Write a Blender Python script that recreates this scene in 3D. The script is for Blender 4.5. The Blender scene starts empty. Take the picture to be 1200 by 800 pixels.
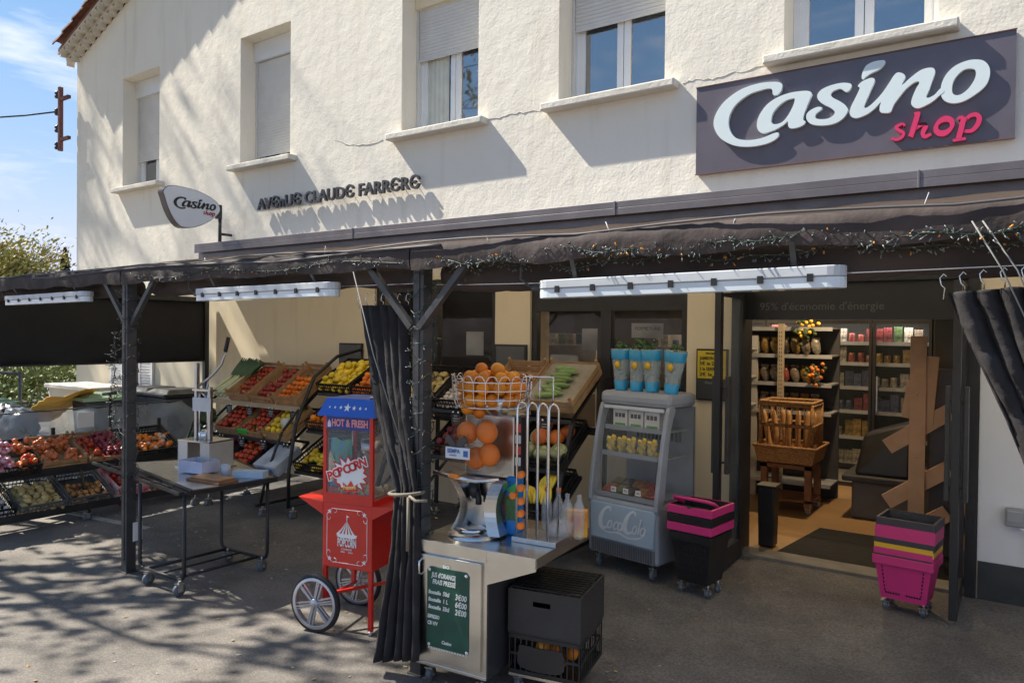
import bpy, bmesh, math, random
from mathutils import Vector, Matrix, Euler, noise
from mathutils.geometry import tessellate_polygon
random.seed(7)
R = math.radians
sc = bpy.context.scene
C = sc.collection

# ------------------------------------------------------------------ camera
F_PX, CAM_H, YAW, ROLL, PITCH = 866.0, 1.88, R(34.7), R(0.6), -math.atan(11/866)
_fw = Vector((-math.sin(YAW)*math.cos(PITCH), math.cos(YAW)*math.cos(PITCH), math.sin(PITCH)))
_r0 = Vector((math.cos(YAW), math.sin(YAW), 0)); _u0 = _r0.cross(_fw)
_r = _r0*math.cos(ROLL) + _u0*math.sin(ROLL); _u = _u0*math.cos(ROLL) - _r0*math.sin(ROLL)
CAM = Vector((0, 0, CAM_H))
cd = bpy.data.cameras.new('camera'); cam = bpy.data.objects.new('camera', cd); C.objects.link(cam)
cd.sensor_width = 36; cd.lens = F_PX/1200*36; cd.clip_start = .05; cd.clip_end = 2000
cam.matrix_world = Matrix(((_r.x, _u.x, -_fw.x, 0), (_r.y, _u.y, -_fw.y, 0), (_r.z, _u.z, -_fw.z, CAM_H), (0, 0, 0, 1)))
sc.camera = cam
def _ray(px, py): return _fw + _r*((px-600)/F_PX) - _u*((py-400)/F_PX)
def YP(px, py, y):
    d = _ray(px, py); return CAM + d*(y/d.y)
def XP(px, py, x):
    d = _ray(px, py); return CAM + d*(x/d.x)

# ------------------------------------------------------------------ light
SUN = Vector((.84, .21, -1.0)).normalized()          # direction the light travels
el = math.asin(-SUN.z); rot = math.atan2(-SUN.x, -SUN.y)
sd = bpy.data.lights.new('sun', 'SUN'); so = bpy.data.objects.new('sun', sd); C.objects.link(so)
sd.energy = 4.6; sd.angle = R(.5); sd.color = (1, .94, .83)
so.rotation_euler = SUN.to_track_quat('-Z', 'Y').to_euler(); so.location = (-10, 0, 14)
w = bpy.data.worlds.new('World'); sc.world = w; w.use_nodes = True
nt = w.node_tree; nt.nodes.clear()
out = nt.nodes.new('ShaderNodeOutputWorld'); bg = nt.nodes.new('ShaderNodeBackground')
sky = nt.nodes.new('ShaderNodeTexSky'); sky.sky_type = 'NISHITA'; sky.sun_disc = False
sky.sun_elevation = el; sky.sun_rotation = rot; sky.air_density = 1.0; sky.dust_density = .0; sky.ozone_density = 4
bg.inputs[1].default_value = .15
tc = nt.nodes.new('ShaderNodeTexCoord'); mp = nt.nodes.new('ShaderNodeMapping'); mp.inputs['Scale'].default_value = (1.2, 1.2, 6.5); mp.inputs['Rotation'].default_value = (0.16, .10, .5)
nz = nt.nodes.new('ShaderNodeTexNoise'); nz.inputs['Scale'].default_value = 2.6; nz.inputs['Detail'].default_value = 9; nz.inputs['Roughness'].default_value = .6; nz.inputs['Distortion'].default_value = .5
cr = nt.nodes.new('ShaderNodeValToRGB'); cr.color_ramp.elements[0].position = .50; cr.color_ramp.elements[1].position = .78
mx = nt.nodes.new('ShaderNodeMixRGB'); mx.inputs[2].default_value = (2.9, 3.0, 3.2, 1)
nt.links.new(tc.outputs['Generated'], mp.inputs[0]); nt.links.new(mp.outputs[0], nz.inputs[0]); nt.links.new(nz.outputs[0], cr.inputs[0])
hs = nt.nodes.new('ShaderNodeHueSaturation'); hs.inputs['Saturation'].default_value = 1.2
kk = 3.7; v1 = nt.nodes.new('ShaderNodeVectorMath'); v1.operation = 'MULTIPLY_ADD'; v1.inputs[1].default_value = (1/kk,)*3; v1.inputs[2].default_value = (1, 1, 1)
v2 = nt.nodes.new('ShaderNodeVectorMath'); v2.operation = 'DIVIDE'       # soft shoulder so the sky near the sun keeps its blue
nt.links.new(sky.outputs[0], hs.inputs['Color']); nt.links.new(hs.outputs[0], v1.inputs[0]); nt.links.new(hs.outputs[0], v2.inputs[0]); nt.links.new(v1.outputs[0], v2.inputs[1])
nt.links.new(cr.outputs[0], mx.inputs[0]); v3 = nt.nodes.new('ShaderNodeVectorMath'); v3.operation = 'MULTIPLY'; v3.inputs[1].default_value = (1.06, .96, 1.12)
nt.links.new(v2.outputs[0], v3.inputs[0]); nt.links.new(v3.outputs[0], mx.inputs[1]); nt.links.new(mx.outputs[0], bg.inputs[0]); nt.links.new(bg.outputs[0], out.inputs[0])
sc.view_settings.view_transform = 'Standard'; sc.view_settings.look = 'None'; sc.view_settings.gamma = 1
sc.view_settings.exposure = 1.3; sc.view_settings.use_curve_mapping = False

# ------------------------------------------------------------------ materials
_M = {}
def M(name, col=(.5, .5, .5), rough=.6, metal=0, var=.12, scale=6, bump=0, bscale=40, spec=.5, trans=0, alpha=1, emit=0, col2=None, detail=6, coat=0, objvar=0):
    if name in _M: return _M[name]
    m = bpy.data.materials.new(name); m.use_nodes = True; n = m.node_tree; b = n.nodes['Principled BSDF']
    b.inputs['Roughness'].default_value = rough; b.inputs['Metallic'].default_value = metal
    b.inputs['Specular IOR Level'].default_value = spec; b.inputs['Transmission Weight'].default_value = trans
    b.inputs['Alpha'].default_value = alpha; b.inputs['Coat Weight'].default_value = coat
    t = n.nodes.new('ShaderNodeTexCoord'); z = n.nodes.new('ShaderNodeTexNoise'); z.inputs['Scale'].default_value = scale; z.inputs['Detail'].default_value = detail
    r = n.nodes.new('ShaderNodeValToRGB'); r.color_ramp.elements[0].position = .3; r.color_ramp.elements[1].position = .7
    c2 = col2 or tuple(max(0, c*(1-var)) for c in col); c1 = col if col2 else tuple(min(1, c*(1+var*.6)) for c in col)
    r.color_ramp.elements[0].color = (*c2, 1); r.color_ramp.elements[1].color = (*c1, 1)
    n.links.new(t.outputs['Object'], z.inputs[0]); n.links.new(z.outputs[0], r.inputs[0]); n.links.new(r.outputs[0], b.inputs['Base Color'])
    if bump:
        z2 = n.nodes.new('ShaderNodeTexNoise'); z2.inputs['Scale'].default_value = bscale; z2.inputs['Detail'].default_value = 5
        bp = n.nodes.new('ShaderNodeBump'); bp.inputs['Strength'].default_value = bump; bp.inputs['Distance'].default_value = .02
        n.links.new(t.outputs['Object'], z2.inputs[0]); n.links.new(z2.outputs[0], bp.inputs['Height']); n.links.new(bp.outputs[0], b.inputs['Normal'])
    if emit:
        n.links.new(r.outputs[0], b.inputs['Emission Color']); b.inputs['Emission Strength'].default_value = emit
    if objvar:
        oi = n.nodes.new('ShaderNodeObjectInfo'); mr = n.nodes.new('ShaderNodeMapRange'); mr.inputs[3].default_value = 1-objvar; mr.inputs[4].default_value = 1+objvar*.4
        hv = n.nodes.new('ShaderNodeHueSaturation'); m3 = n.nodes.new('ShaderNodeMapRange'); m3.inputs[3].default_value = .498; m3.inputs[4].default_value = .512
        ml = n.nodes.new('ShaderNodeMath'); ml.operation = 'FRACT'; mk = n.nodes.new('ShaderNodeMath'); mk.operation = 'MULTIPLY'; mk.inputs[1].default_value = 17.3
        n.links.new(oi.outputs['Random'], mr.inputs[0]); n.links.new(oi.outputs['Random'], mk.inputs[0]); n.links.new(mk.outputs[0], ml.inputs[0]); n.links.new(ml.outputs[0], m3.inputs[0])
        n.links.new(m3.outputs[0], hv.inputs['Hue']); n.links.new(mr.outputs[0], hv.inputs['Value']); n.links.new(r.outputs[0], hv.inputs['Color']); n.links.new(hv.outputs[0], b.inputs['Base Color'])
    _M[name] = m; return m
def stucco(name, col, strength, grime=True):
    m = M(name, col, .95, var=.05, scale=.8); n = m.node_tree; b = n.nodes['Principled BSDF']
    t = [x for x in n.nodes if x.type == 'TEX_COORD'][0]; base = [x for x in n.nodes if x.type == 'VALTORGB'][0]
    za = n.nodes.new('ShaderNodeTexNoise'); za.inputs['Scale'].default_value = 5.5; za.inputs['Detail'].default_value = 7; za.inputs['Roughness'].default_value = .6; za.inputs['Distortion'].default_value = .1
    zb = n.nodes.new('ShaderNodeTexNoise'); zb.inputs['Scale'].default_value = 45; zb.inputs['Detail'].default_value = 4
    ma = n.nodes.new('ShaderNodeMath'); ma.operation = 'MULTIPLY_ADD'; ma.inputs[1].default_value = .22
    bp = n.nodes.new('ShaderNodeBump'); bp.inputs['Strength'].default_value = strength; bp.inputs['Distance'].default_value = .014
    n.links.new(t.outputs['Object'], za.inputs[0]); n.links.new(t.outputs['Object'], zb.inputs[0])
    n.links.new(zb.outputs[0], ma.inputs[0]); n.links.new(za.outputs[0], ma.inputs[2]); n.links.new(ma.outputs[0], bp.inputs['Height']); n.links.new(bp.outputs[0], b.inputs['Normal'])
    if grime:   # faint rain streaks and patches that belong to the paint
        mp = n.nodes.new('ShaderNodeMapping'); mp.inputs['Scale'].default_value = (3.5, 3.5, .35)
        zg = n.nodes.new('ShaderNodeTexNoise'); zg.inputs['Scale'].default_value = 1.6; zg.inputs['Detail'].default_value = 7
        rg = n.nodes.new('ShaderNodeValToRGB'); rg.color_ramp.elements[0].position = .55; rg.color_ramp.elements[1].position = .85
        rg.color_ramp.elements[0].color = (1, 1, 1, 1); rg.color_ramp.elements[1].color = (.79, .75, .69, 1)
        mm = n.nodes.new('ShaderNodeMixRGB'); mm.blend_type = 'MULTIPLY'; mm.inputs[0].default_value = .8
        n.links.new(t.outputs['Object'], mp.inputs[0]); n.links.new(mp.outputs[0], zg.inputs[0]); n.links.new(zg.outputs[0], rg.inputs[0])
        n.links.new(base.outputs[0], mm.inputs[1]); n.links.new(rg.outputs[0], mm.inputs[2]); n.links.new(mm.outputs[0], b.inputs['Base Color'])
    return m
STUC = stucco('cream_stucco', (.80, .745, .635), .6)
STUC_IN = stucco('smooth_plaster', (.76, .66, .48), .12)
WHITEW = stucco('white_plaster', (.72, .74, .76), .12)
SILL = stucco('sill_stone', (.66, .62, .54), .9)
TILE = M('terracotta', (.27, .13, .09), .9, var=.5, scale=5, bump=.4)
GENO = M('cream_plaster', (.66, .60, .50), .95, var=.12, bump=.4)
BLK = M('black_paint', (.018, .018, .02), .45, var=.3)
BLKM = M('black_plastic', (.014, .014, .016), .42, var=.3, scale=14)
GREYF = M('grey_steel', (.050, .050, .052), .45, var=.25, scale=12, bump=.1)
SILV = M('brushed_silver', (.55, .56, .58), .32, 1, var=.15, scale=20)
PALES = M('satin_steel', (.62, .62, .62), .38, .55, var=.08, scale=5)
STEEL = M('stainless', (.62, .61, .59), .26, 1, var=.12, scale=5, bump=.06, bscale=6)
CHROME = M('chrome_wire', (.75, .75, .76), .18, 1, var=.05)
PVC = M('white_pvc', (.72, .73, .74), .35, var=.04)
SHUT = M('shutter_slats', (.62, .61, .58), .5, var=.06)
GLASSD = M('window_glass', (.02, .035, .06), .03, var=.3, spec=1); GLASSD.node_tree.nodes['Principled BSDF'].inputs['IOR'].default_value = 2.3
AWN = M('brown_canvas', (.075, .052, .048), .9, var=.3, scale=5, bump=.5, bscale=9)
FLASH = M('grey_brown_metal', (.17, .15, .155), .42, .35, var=.2, scale=4)
def _translucent(m, col, fac):
    n = m.node_tree; b = n.nodes['Principled BSDF']; t = n.nodes.new('ShaderNodeBsdfTranslucent'); t.inputs[0].default_value = (*col, 1)
    x = n.nodes.new('ShaderNodeMixShader'); x.inputs[0].default_value = fac; n.links.new(b.outputs[0], x.inputs[1]); n.links.new(t.outputs[0], x.inputs[2]); n.links.new(x.outputs[0], n.nodes['Material Output'].inputs[0])
CANV = M('dark_canvas_roll', (.058, .043, .040), .9, var=.4, scale=4, bump=.8, bscale=8)
_translucent(AWN, (.80, .74, .64), .66)
CLOTH = M('black_cloth', (.024, .021, .022), .95, var=.35, scale=9, bump=.5, bscale=14)
RED = M('red_paint', (.62, .018, .012), .32, var=.08, coat=.3)
BLUE = M('blue_paint', (.015, .10, .50), .35, var=.08)
WHT = M('white_paint', (.8, .8, .8), .45, var=.03)
WOOD = M('crate_wood', (.42, .26, .13), .8, var=.3, scale=9)
WOODD = M('dark_wood', (.22, .10, .045), .7, var=.3, scale=9)
PINK = M('pink_plastic', (.62, .035, .20), .4, var=.06)
YEL = M('yellow_plastic', (.75, .45, .02), .45, var=.06)
RUB = M('rubber', (.02, .02, .022), .7, var=.2)
ALU = M('wheel_alloy', (.55, .56, .60), .35, .6, var=.08)
CARD = M('cardboard', (.30, .19, .10), .9, var=.15)
def clear(name, col, rough=.04, mixf=.2, milky=False):
    if name in _M: return _M[name]
    m = bpy.data.materials.new(name); m.use_nodes = True; n = m.node_tree; b = n.nodes['Principled BSDF']
    b.inputs['Base Color'].default_value = (*col, 1); b.inputs['Roughness'].default_value = rough
    t = n.nodes.new('ShaderNodeBsdfTransparent'); x = n.nodes.new('ShaderNodeMixShader'); o = n.nodes['Material Output']
    z = n.nodes.new('ShaderNodeTexNoise'); z.inputs['Scale'].default_value = 3; tcx = n.nodes.new('ShaderNodeTexCoord')
    ma = n.nodes.new('ShaderNodeMapRange'); ma.inputs[1].default_value = .3; ma.inputs[2].default_value = .7
    ma.inputs[3].default_value = mixf*.6; ma.inputs[4].default_value = mixf*1.4
    n.links.new(tcx.outputs['Object'], z.inputs[0]); n.links.new(z.outputs[0], ma.inputs[0]); n.links.new(ma.outputs[0], x.inputs[0])
    n.links.new(t.outputs[0], x.inputs[1]); n.links.new(b.outputs[0], x.inputs[2]); n.links.new(x.outputs[0], o.inputs[0])
    _M[name] = m; return m
CLEAR = clear('clear_glass', (.35, .4, .42), .03, .13)
PLAST = clear('clear_pvc_sheet', (.45, .52, .60), .10, .5)
SMOKE = clear('smoked_plastic', (.22, .13, .07), .06, .17)
POLY = clear('plastic_film', (.7, .72, .74), .15, .3)

# ------------------------------------------------------------------ mesh helpers
class MB:
    def __init__(s): s.v = []; s.f = []; s.m = []; s.mi = 0; s.sm = []; s.smooth = False; s.X = None
    def add(s, vs, fs):
        o = len(s.v)
        for p in vs:
            p = Vector(p); s.v.append(s.X @ p if s.X else p)
        for f in fs: s.f.append([i+o for i in f]); s.m.append(s.mi); s.sm.append(s.smooth)
        return s
    def box(s, c, d, rot=None, taper=None):
        x, y, z = d[0]/2, d[1]/2, d[2]/2; tx, ty = taper or (1, 1)
        vs = [Vector(p) for p in ((-x, -y, -z), (x, -y, -z), (x, y, -z), (-x, y, -z), (-x*tx, -y*ty, z), (x*tx, -y*ty, z), (x*tx, y*ty, z), (-x*tx, y*ty, z))]
        if rot: 
            e = Euler(rot).to_matrix(); vs = [e @ p for p in vs]
        c = Vector(c)
        return s.add([p+c for p in vs], [(0, 3, 2, 1), (4, 5, 6, 7), (0, 1, 5, 4), (1, 2, 6, 5), (2, 3, 7, 6), (3, 0, 4, 7)])
    def bx(s, x0, x1, y0, y1, z0, z1): return s.box(((x0+x1)/2, (y0+y1)/2, (z0+z1)/2), (x1-x0, y1-y0, z1-z0))
    def bar(s, a, b, w=.03, h=None, up=(0, 0, 1)):
        a, b = Vector(a), Vector(b); d = (b-a); L = d.length; d.normalize(); u = Vector(up)
        if abs(d.dot(u)) > .98: u = Vector((0, 1, 0))
        sx = d.cross(u).normalized(); uu = sx.cross(d); h = h or w
        vs = [p + sx*i*w/2 + uu*j*h/2 for p in (a, b) for i, j in ((-1, -1), (1, -1), (1, 1), (-1, 1))]
        return s.add(vs, [(0, 1, 2, 3), (7, 6, 5, 4), (0, 4, 5, 1), (1, 5, 6, 2), (2, 6, 7, 3), (3, 7, 4, 0)])
    def tube(s, pts, r=.01, n=8, closed=False, caps=True):
        pts = [Vector(p) for p in pts]; sm = s.smooth; s.smooth = True; N = len(pts); rs = r if isinstance(r, (list, tuple)) else [r]*N
        vs = []; prev = None
        for i, p in enumerate(pts):
            if closed: d = pts[(i+1) % N]-pts[i-1]
            else: d = pts[min(i+1, N-1)]-pts[max(i-1, 0)]
            d = d.normalized() if d.length > 1e-9 else Vector((0, 0, 1))
            if prev is None: u = Vector((0, 0, 1)) if abs(d.z) < .9 else Vector((1, 0, 0)); u = (u-d*u.dot(d)).normalized()
            else:
                u = prev-d*prev.dot(d); u = u.normalized() if u.length > 1e-6 else Vector((1, 0, 0))
            prev = u; q = d.cross(u)
            for k in range(n):
                a = 2*math.pi*k/n; vs.append(p+u*math.cos(a)*rs[i]+q*math.sin(a)*rs[i])
        fs = []
        for i in range(N if closed else N-1):
            for k in range(n):
                j = (i+1) % N; fs.append((i*n+k, i*n+(k+1) % n, j*n+(k+1) % n, j*n+k))
        if caps and not closed: fs += [tuple(range(n))[::-1], tuple((N-1)*n+k for k in range(n))]
        s.add(vs, fs); s.smooth = sm; return s
    def lathe(s, prof, c=(0, 0, 0), axis='z', n=20):
        sm = s.smooth; s.smooth = True; vs = []; c = Vector(c)
        for r_, h in prof:
            for k in range(n):
                a = 2*math.pi*k/n; x, y = r_*math.cos(a), r_*math.sin(a)
                p = {'z': (x, y, h), 'x': (h, x, y), 'y': (x, h, y)}[axis]; vs.append(c+Vector(p))
        fs = [(i*n+k, i*n+(k+1) % n, (i+1)*n+(k+1) % n, (i+1)*n+k) for i in range(len(prof)-1) for k in range(n)]
        s.add(vs, fs); s.smooth = sm; return s
    def sphere(s, c, r, n=10, sc3=(1, 1, 1), rot=None, jit=0):
        sm = s.smooth; s.smooth = True; vs = []; fs = []; m = max(5, n*2//3); c = Vector(c); e = Euler(rot).to_matrix() if rot else None
        for i in range(m+1):
            t = math.pi*i/m
            for k in range(n):
                a = 2*math.pi*k/n; p = Vector((math.sin(t)*math.cos(a)*sc3[0], math.sin(t)*math.sin(a)*sc3[1], math.cos(t)*sc3[2]))*r
                if jit: p *= 1+jit*noise.noise(p*9/r*.1+c*7)
                if e: p = e @ p
                vs.append(c+p)
        for i in range(m):
            for k in range(n): fs.append((i*n+k, (i+1)*n+k, (i+1)*n+(k+1) % n, i*n+(k+1) % n))
        s.add(vs, fs); s.smooth = sm; return s
    def plate(s, loops, f, depth):
        """loops: 2D outlines (first outer, others holes); f maps (x, y, d) to 3D; d = depth away from the viewer"""
        flat = [p for L in loops for p in L]
        tris = tessellate_polygon([[Vector((p[0], p[1], 0)) for p in L] for L in loops])
        n = len(flat); vs = [f(p[0], p[1], 0) for p in flat]+[f(p[0], p[1], depth) for p in flat]
        fs = [tuple(t) for t in tris]+[tuple(i+n for i in t[::-1]) for t in tris]; o = 0
        for L in loops:
            k = len(L)
            for i in range(k): fs.append((o+i, o+(i+1) % k, n+o+(i+1) % k, n+o+i))
            o += k
        return s.add(vs, fs)
    def build(s, name, mats, parent=None, bevel=0, recalc=True):
        me = bpy.data.meshes.new(name); me.from_pydata([tuple(p) for p in s.v], [], s.f)
        for m in (mats if isinstance(mats, (list, tuple)) else [mats]): me.materials.append(m)
        for p, mi, sm in zip(me.polygons, s.m, s.sm): p.material_index = mi; p.use_smooth = sm
        if recalc:
            b = bmesh.new(); b.from_mesh(me); bmesh.ops.recalc_face_normals(b, faces=b.faces); b.to_mesh(me); b.free()
        o = bpy.data.objects.new(name, me); C.objects.link(o)
        if parent: o.parent = parent
        if bevel:
            md = o.modifiers.new('bevel', 'BEVEL'); md.width = bevel; md.segments = 2; md.limit_method = 'ANGLE'; md.angle_limit = R(40)
        return o
def tag(o, label=None, cat=None, group=None, kind=None):
    if label: o['label'] = label
    if cat: o['category'] = cat
    if group: o['group'] = group
    if kind: o['kind'] = kind
    return o
def thing(name, label, cat, loc=(0, 0, 0), rz=0, group=None, rot=None):
    o = bpy.data.objects.new(name, None); C.objects.link(o); o.location = loc; o.rotation_euler = rot or (0, 0, rz)
    o.empty_display_size = .1
    return tag(o, label, cat, group)
def smoothloop(pts, k=5, closed=True):
    P = [Vector((p[0], p[1])) for p in pts]; N = len(P); o = []
    for i in range(N if closed else N-1):
        p0, p1, p2, p3 = (P[(i-1) % N], P[i], P[(i+1) % N], P[(i+2) % N]) if closed else (P[max(i-1, 0)], P[i], P[i+1], P[min(i+2, N-1)])
        for j in range(k):
            t = j/k; o.append(.5*((2*p1)+(p2-p0)*t+(2*p0-5*p1+4*p2-p3)*t*t+(3*p1-p0-3*p2+p3)*t**3))
    if not closed: o.append(P[-1])
    return o
def ribbon(pts, w, k=5, closed=False):
    """outline of a pen stroke through pts with half widths w"""
    c = smoothloop(pts, k, closed); n = len(c); L = []; Rr = []
    ws = w if isinstance(w, (list, tuple)) else [w]*len(pts)
    for i, p in enumerate(c):
        t = i/k; a = int(t) % len(ws); b = (a+1) % len(ws) if closed else min(a+1, len(ws)-1); ww = ws[a]*(1-(t-int(t)))+ws[b]*(t-int(t))
        d = (c[(i+1) % n]-c[i-1]) if closed else (c[min(i+1, n-1)]-c[max(i-1, 0)])
        d.normalize(); q = Vector((-d.y, d.x)); L.append(p+q*ww); Rr.append(p-q*ww)
    return [L, Rr] if closed else [L+Rr[::-1]]
def text_mesh(body, size, extrude=.002, shear=0, offset=0, spacing=1, align='LEFT', width=None):
    cu = bpy.data.curves.new('t', 'FONT'); cu.body = body; cu.size = size; cu.extrude = extrude; cu.shear = shear; cu.offset = offset
    cu.space_character = spacing; cu.align_x = align; cu.resolution_u = 3
    o = bpy.data.objects.new('t', cu); C.objects.link(o); bpy.context.view_layer.update()
    me = bpy.data.meshes.new_from_object(o.evaluated_get(bpy.context.evaluated_depsgraph_get()))
    bpy.data.objects.remove(o)
    if width:
        xs = [v.co.x for v in me.vertices]; k = width/(max(xs)-min(xs))
        for v in me.vertices: v.co.x *= k
    return me
def text(name, body, size, origin, xdir, ydir, mat, parent=None, **k):
    me = text_mesh(body, size, **k); me.name = name; me.materials.clear(); me.materials.append(mat)
    x = Vector(xdir).normalized(); y = Vector(ydir).normalized(); z = x.cross(y); o3 = Vector(origin)
    for v in me.vertices: v.co = o3 + x*v.co.x + y*v.co.y + z*v.co.z
    o = bpy.data.objects.new(name, me); C.objects.link(o)
    if parent: o.parent = parent
    return o
def text_into(mb, body, size, origin, xdir, ydir, **k):
    me = text_mesh(body, size, **k); x = Vector(xdir).normalized(); y = Vector(ydir).normalized(); z = x.cross(y); o3 = Vector(origin)
    mb.add([o3 + x*v.co.x + y*v.co.y + z*v.co.z for v in me.vertices], [tuple(p.vertices) for p in me.polygons]); bpy.data.meshes.remove(me)
def gz(y): return 0.0 if y < 3.2 else min(.115, (y-3.2)*.115/2.7)
def caster(parent, x, y, z0=0, r=.035, h=.09):
    """swivel caster whose wheel rests at z0 (parent space)"""
    m = MB(); m.smooth = True; m.lathe([(0, -.013), (r, -.013), (r, .013), (0, .013)], (x, y, z0+r), 'x', 16); wh = m.build('wheel', M('caster_grey', (.13, .15, .17), .5, var=.2))
    f = MB(); f.box((x-.019, y, z0+r*1.35), (.004, r*.9, r*1.3)); f.box((x+.019, y, z0+r*1.35), (.004, r*.9, r*1.3)); f.box((x, y, z0+r*2.03), (.05, .05, .006)); f.tube([(x, y, z0+r*2), (x, y, z0+h)], .009)
    f.tube([(x-.024, y, z0+r), (x+.024, y, z0+r)], .006)
    fo = f.build('caster', SILV, parent); wh.parent = fo; return fo
NPC = {}

# ================================================================== SETTING
# ground: one sheet, level road side, gentle fall away from the shop front
def ground_mat():
    m = M('asphalt', (.205, .185, .16), .95, var=.3, scale=2.2, detail=10); n = m.node_tree; b = n.nodes['Principled BSDF']
    t = [x for x in n.nodes if x.type == 'TEX_COORD'][0]; base = [x for x in n.nodes if x.type == 'VALTORGB'][0]
    v = n.nodes.new('ShaderNodeTexVoronoi'); v.inputs['Scale'].default_value = 95
    r = n.nodes.new('ShaderNodeValToRGB'); r.color_ramp.elements[0].color = (1.35, 1.3, 1.22, 1); r.color_ramp.elements[0].position = .05; r.color_ramp.elements[1].color = (.62, .62, .64, 1); r.color_ramp.elements[1].position = .6
    mm = n.nodes.new('ShaderNodeMixRGB'); mm.blend_type = 'MULTIPLY'; mm.inputs[0].default_value = .75
    z = n.nodes.new('ShaderNodeTexNoise'); z.inputs['Scale'].default_value = 260; z.inputs['Detail'].default_value = 3
    bp = n.nodes.new('ShaderNodeBump'); bp.inputs['Strength'].default_value = .7; bp.inputs['Distance'].default_value = .006
    # darker mottled band: the awning's shade painted into the asphalt colour
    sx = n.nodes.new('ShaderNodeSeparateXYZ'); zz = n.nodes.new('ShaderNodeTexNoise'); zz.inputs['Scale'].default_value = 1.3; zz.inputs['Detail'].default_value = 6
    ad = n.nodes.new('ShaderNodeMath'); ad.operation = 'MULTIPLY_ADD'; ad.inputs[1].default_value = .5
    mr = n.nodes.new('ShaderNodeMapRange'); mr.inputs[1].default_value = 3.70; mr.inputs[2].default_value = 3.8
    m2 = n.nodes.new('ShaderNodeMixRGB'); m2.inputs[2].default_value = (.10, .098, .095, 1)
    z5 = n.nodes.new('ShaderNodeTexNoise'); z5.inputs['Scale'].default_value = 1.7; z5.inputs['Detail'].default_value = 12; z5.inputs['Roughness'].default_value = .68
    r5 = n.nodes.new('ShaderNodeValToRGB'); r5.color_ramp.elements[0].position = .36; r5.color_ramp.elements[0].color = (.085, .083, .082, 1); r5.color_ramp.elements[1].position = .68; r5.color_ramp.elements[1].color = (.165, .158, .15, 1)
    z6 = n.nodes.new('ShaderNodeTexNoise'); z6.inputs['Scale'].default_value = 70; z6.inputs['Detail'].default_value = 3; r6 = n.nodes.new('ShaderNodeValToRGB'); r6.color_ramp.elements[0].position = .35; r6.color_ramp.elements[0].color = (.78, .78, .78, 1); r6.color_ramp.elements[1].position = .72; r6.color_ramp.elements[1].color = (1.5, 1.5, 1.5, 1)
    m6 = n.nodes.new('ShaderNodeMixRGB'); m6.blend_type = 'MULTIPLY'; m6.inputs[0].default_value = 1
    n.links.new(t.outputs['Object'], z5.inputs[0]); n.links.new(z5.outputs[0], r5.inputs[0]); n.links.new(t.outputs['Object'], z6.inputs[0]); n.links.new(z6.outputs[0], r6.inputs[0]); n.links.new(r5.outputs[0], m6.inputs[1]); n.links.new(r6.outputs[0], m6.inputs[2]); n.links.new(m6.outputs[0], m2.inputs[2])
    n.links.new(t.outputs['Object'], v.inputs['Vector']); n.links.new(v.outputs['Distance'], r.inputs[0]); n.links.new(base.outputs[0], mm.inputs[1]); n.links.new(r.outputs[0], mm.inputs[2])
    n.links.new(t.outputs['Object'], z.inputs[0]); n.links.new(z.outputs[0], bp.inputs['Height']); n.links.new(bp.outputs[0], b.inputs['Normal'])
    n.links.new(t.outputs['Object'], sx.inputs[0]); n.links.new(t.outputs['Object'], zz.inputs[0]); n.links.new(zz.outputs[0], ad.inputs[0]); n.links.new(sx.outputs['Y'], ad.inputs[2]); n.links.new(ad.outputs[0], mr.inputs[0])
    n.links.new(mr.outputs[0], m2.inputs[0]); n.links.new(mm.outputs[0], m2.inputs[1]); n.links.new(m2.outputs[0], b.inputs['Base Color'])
    return m
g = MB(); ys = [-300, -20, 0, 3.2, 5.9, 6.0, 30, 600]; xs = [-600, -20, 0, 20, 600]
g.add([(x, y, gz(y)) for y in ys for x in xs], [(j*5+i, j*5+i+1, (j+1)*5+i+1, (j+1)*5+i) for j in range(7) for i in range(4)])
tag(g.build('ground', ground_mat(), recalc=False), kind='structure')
g = MB(); g.box((-7.4, 3.62, .0225), (1.5, .07, .010), (0, 0, .12)); g.box((-6.6, 2.25, .006), (.35, .02, .006), (0, 0, .3))
tag(g.build('concrete_strip', M('pale_concrete', (.33, .32, .30), .9, var=.25, bump=.3)), kind='structure')
# interior floor, laid in the doorway and the shop
g = MB(); g.bx(-9, 2.6, 6.12, 10.6, .04, .119); tag(g.build('shop_floor', M('brown_tiles', (.36, .22, .10), .45, var=.2, scale=2)), kind='structure')
g = MB(); g.bx(-1.93, -.24, 5.90, 6.12, .09, .135); tag(g.build('door_sill', M('worn_concrete', (.2, .19, .17), .8, var=.2)), kind='structure')

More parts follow.
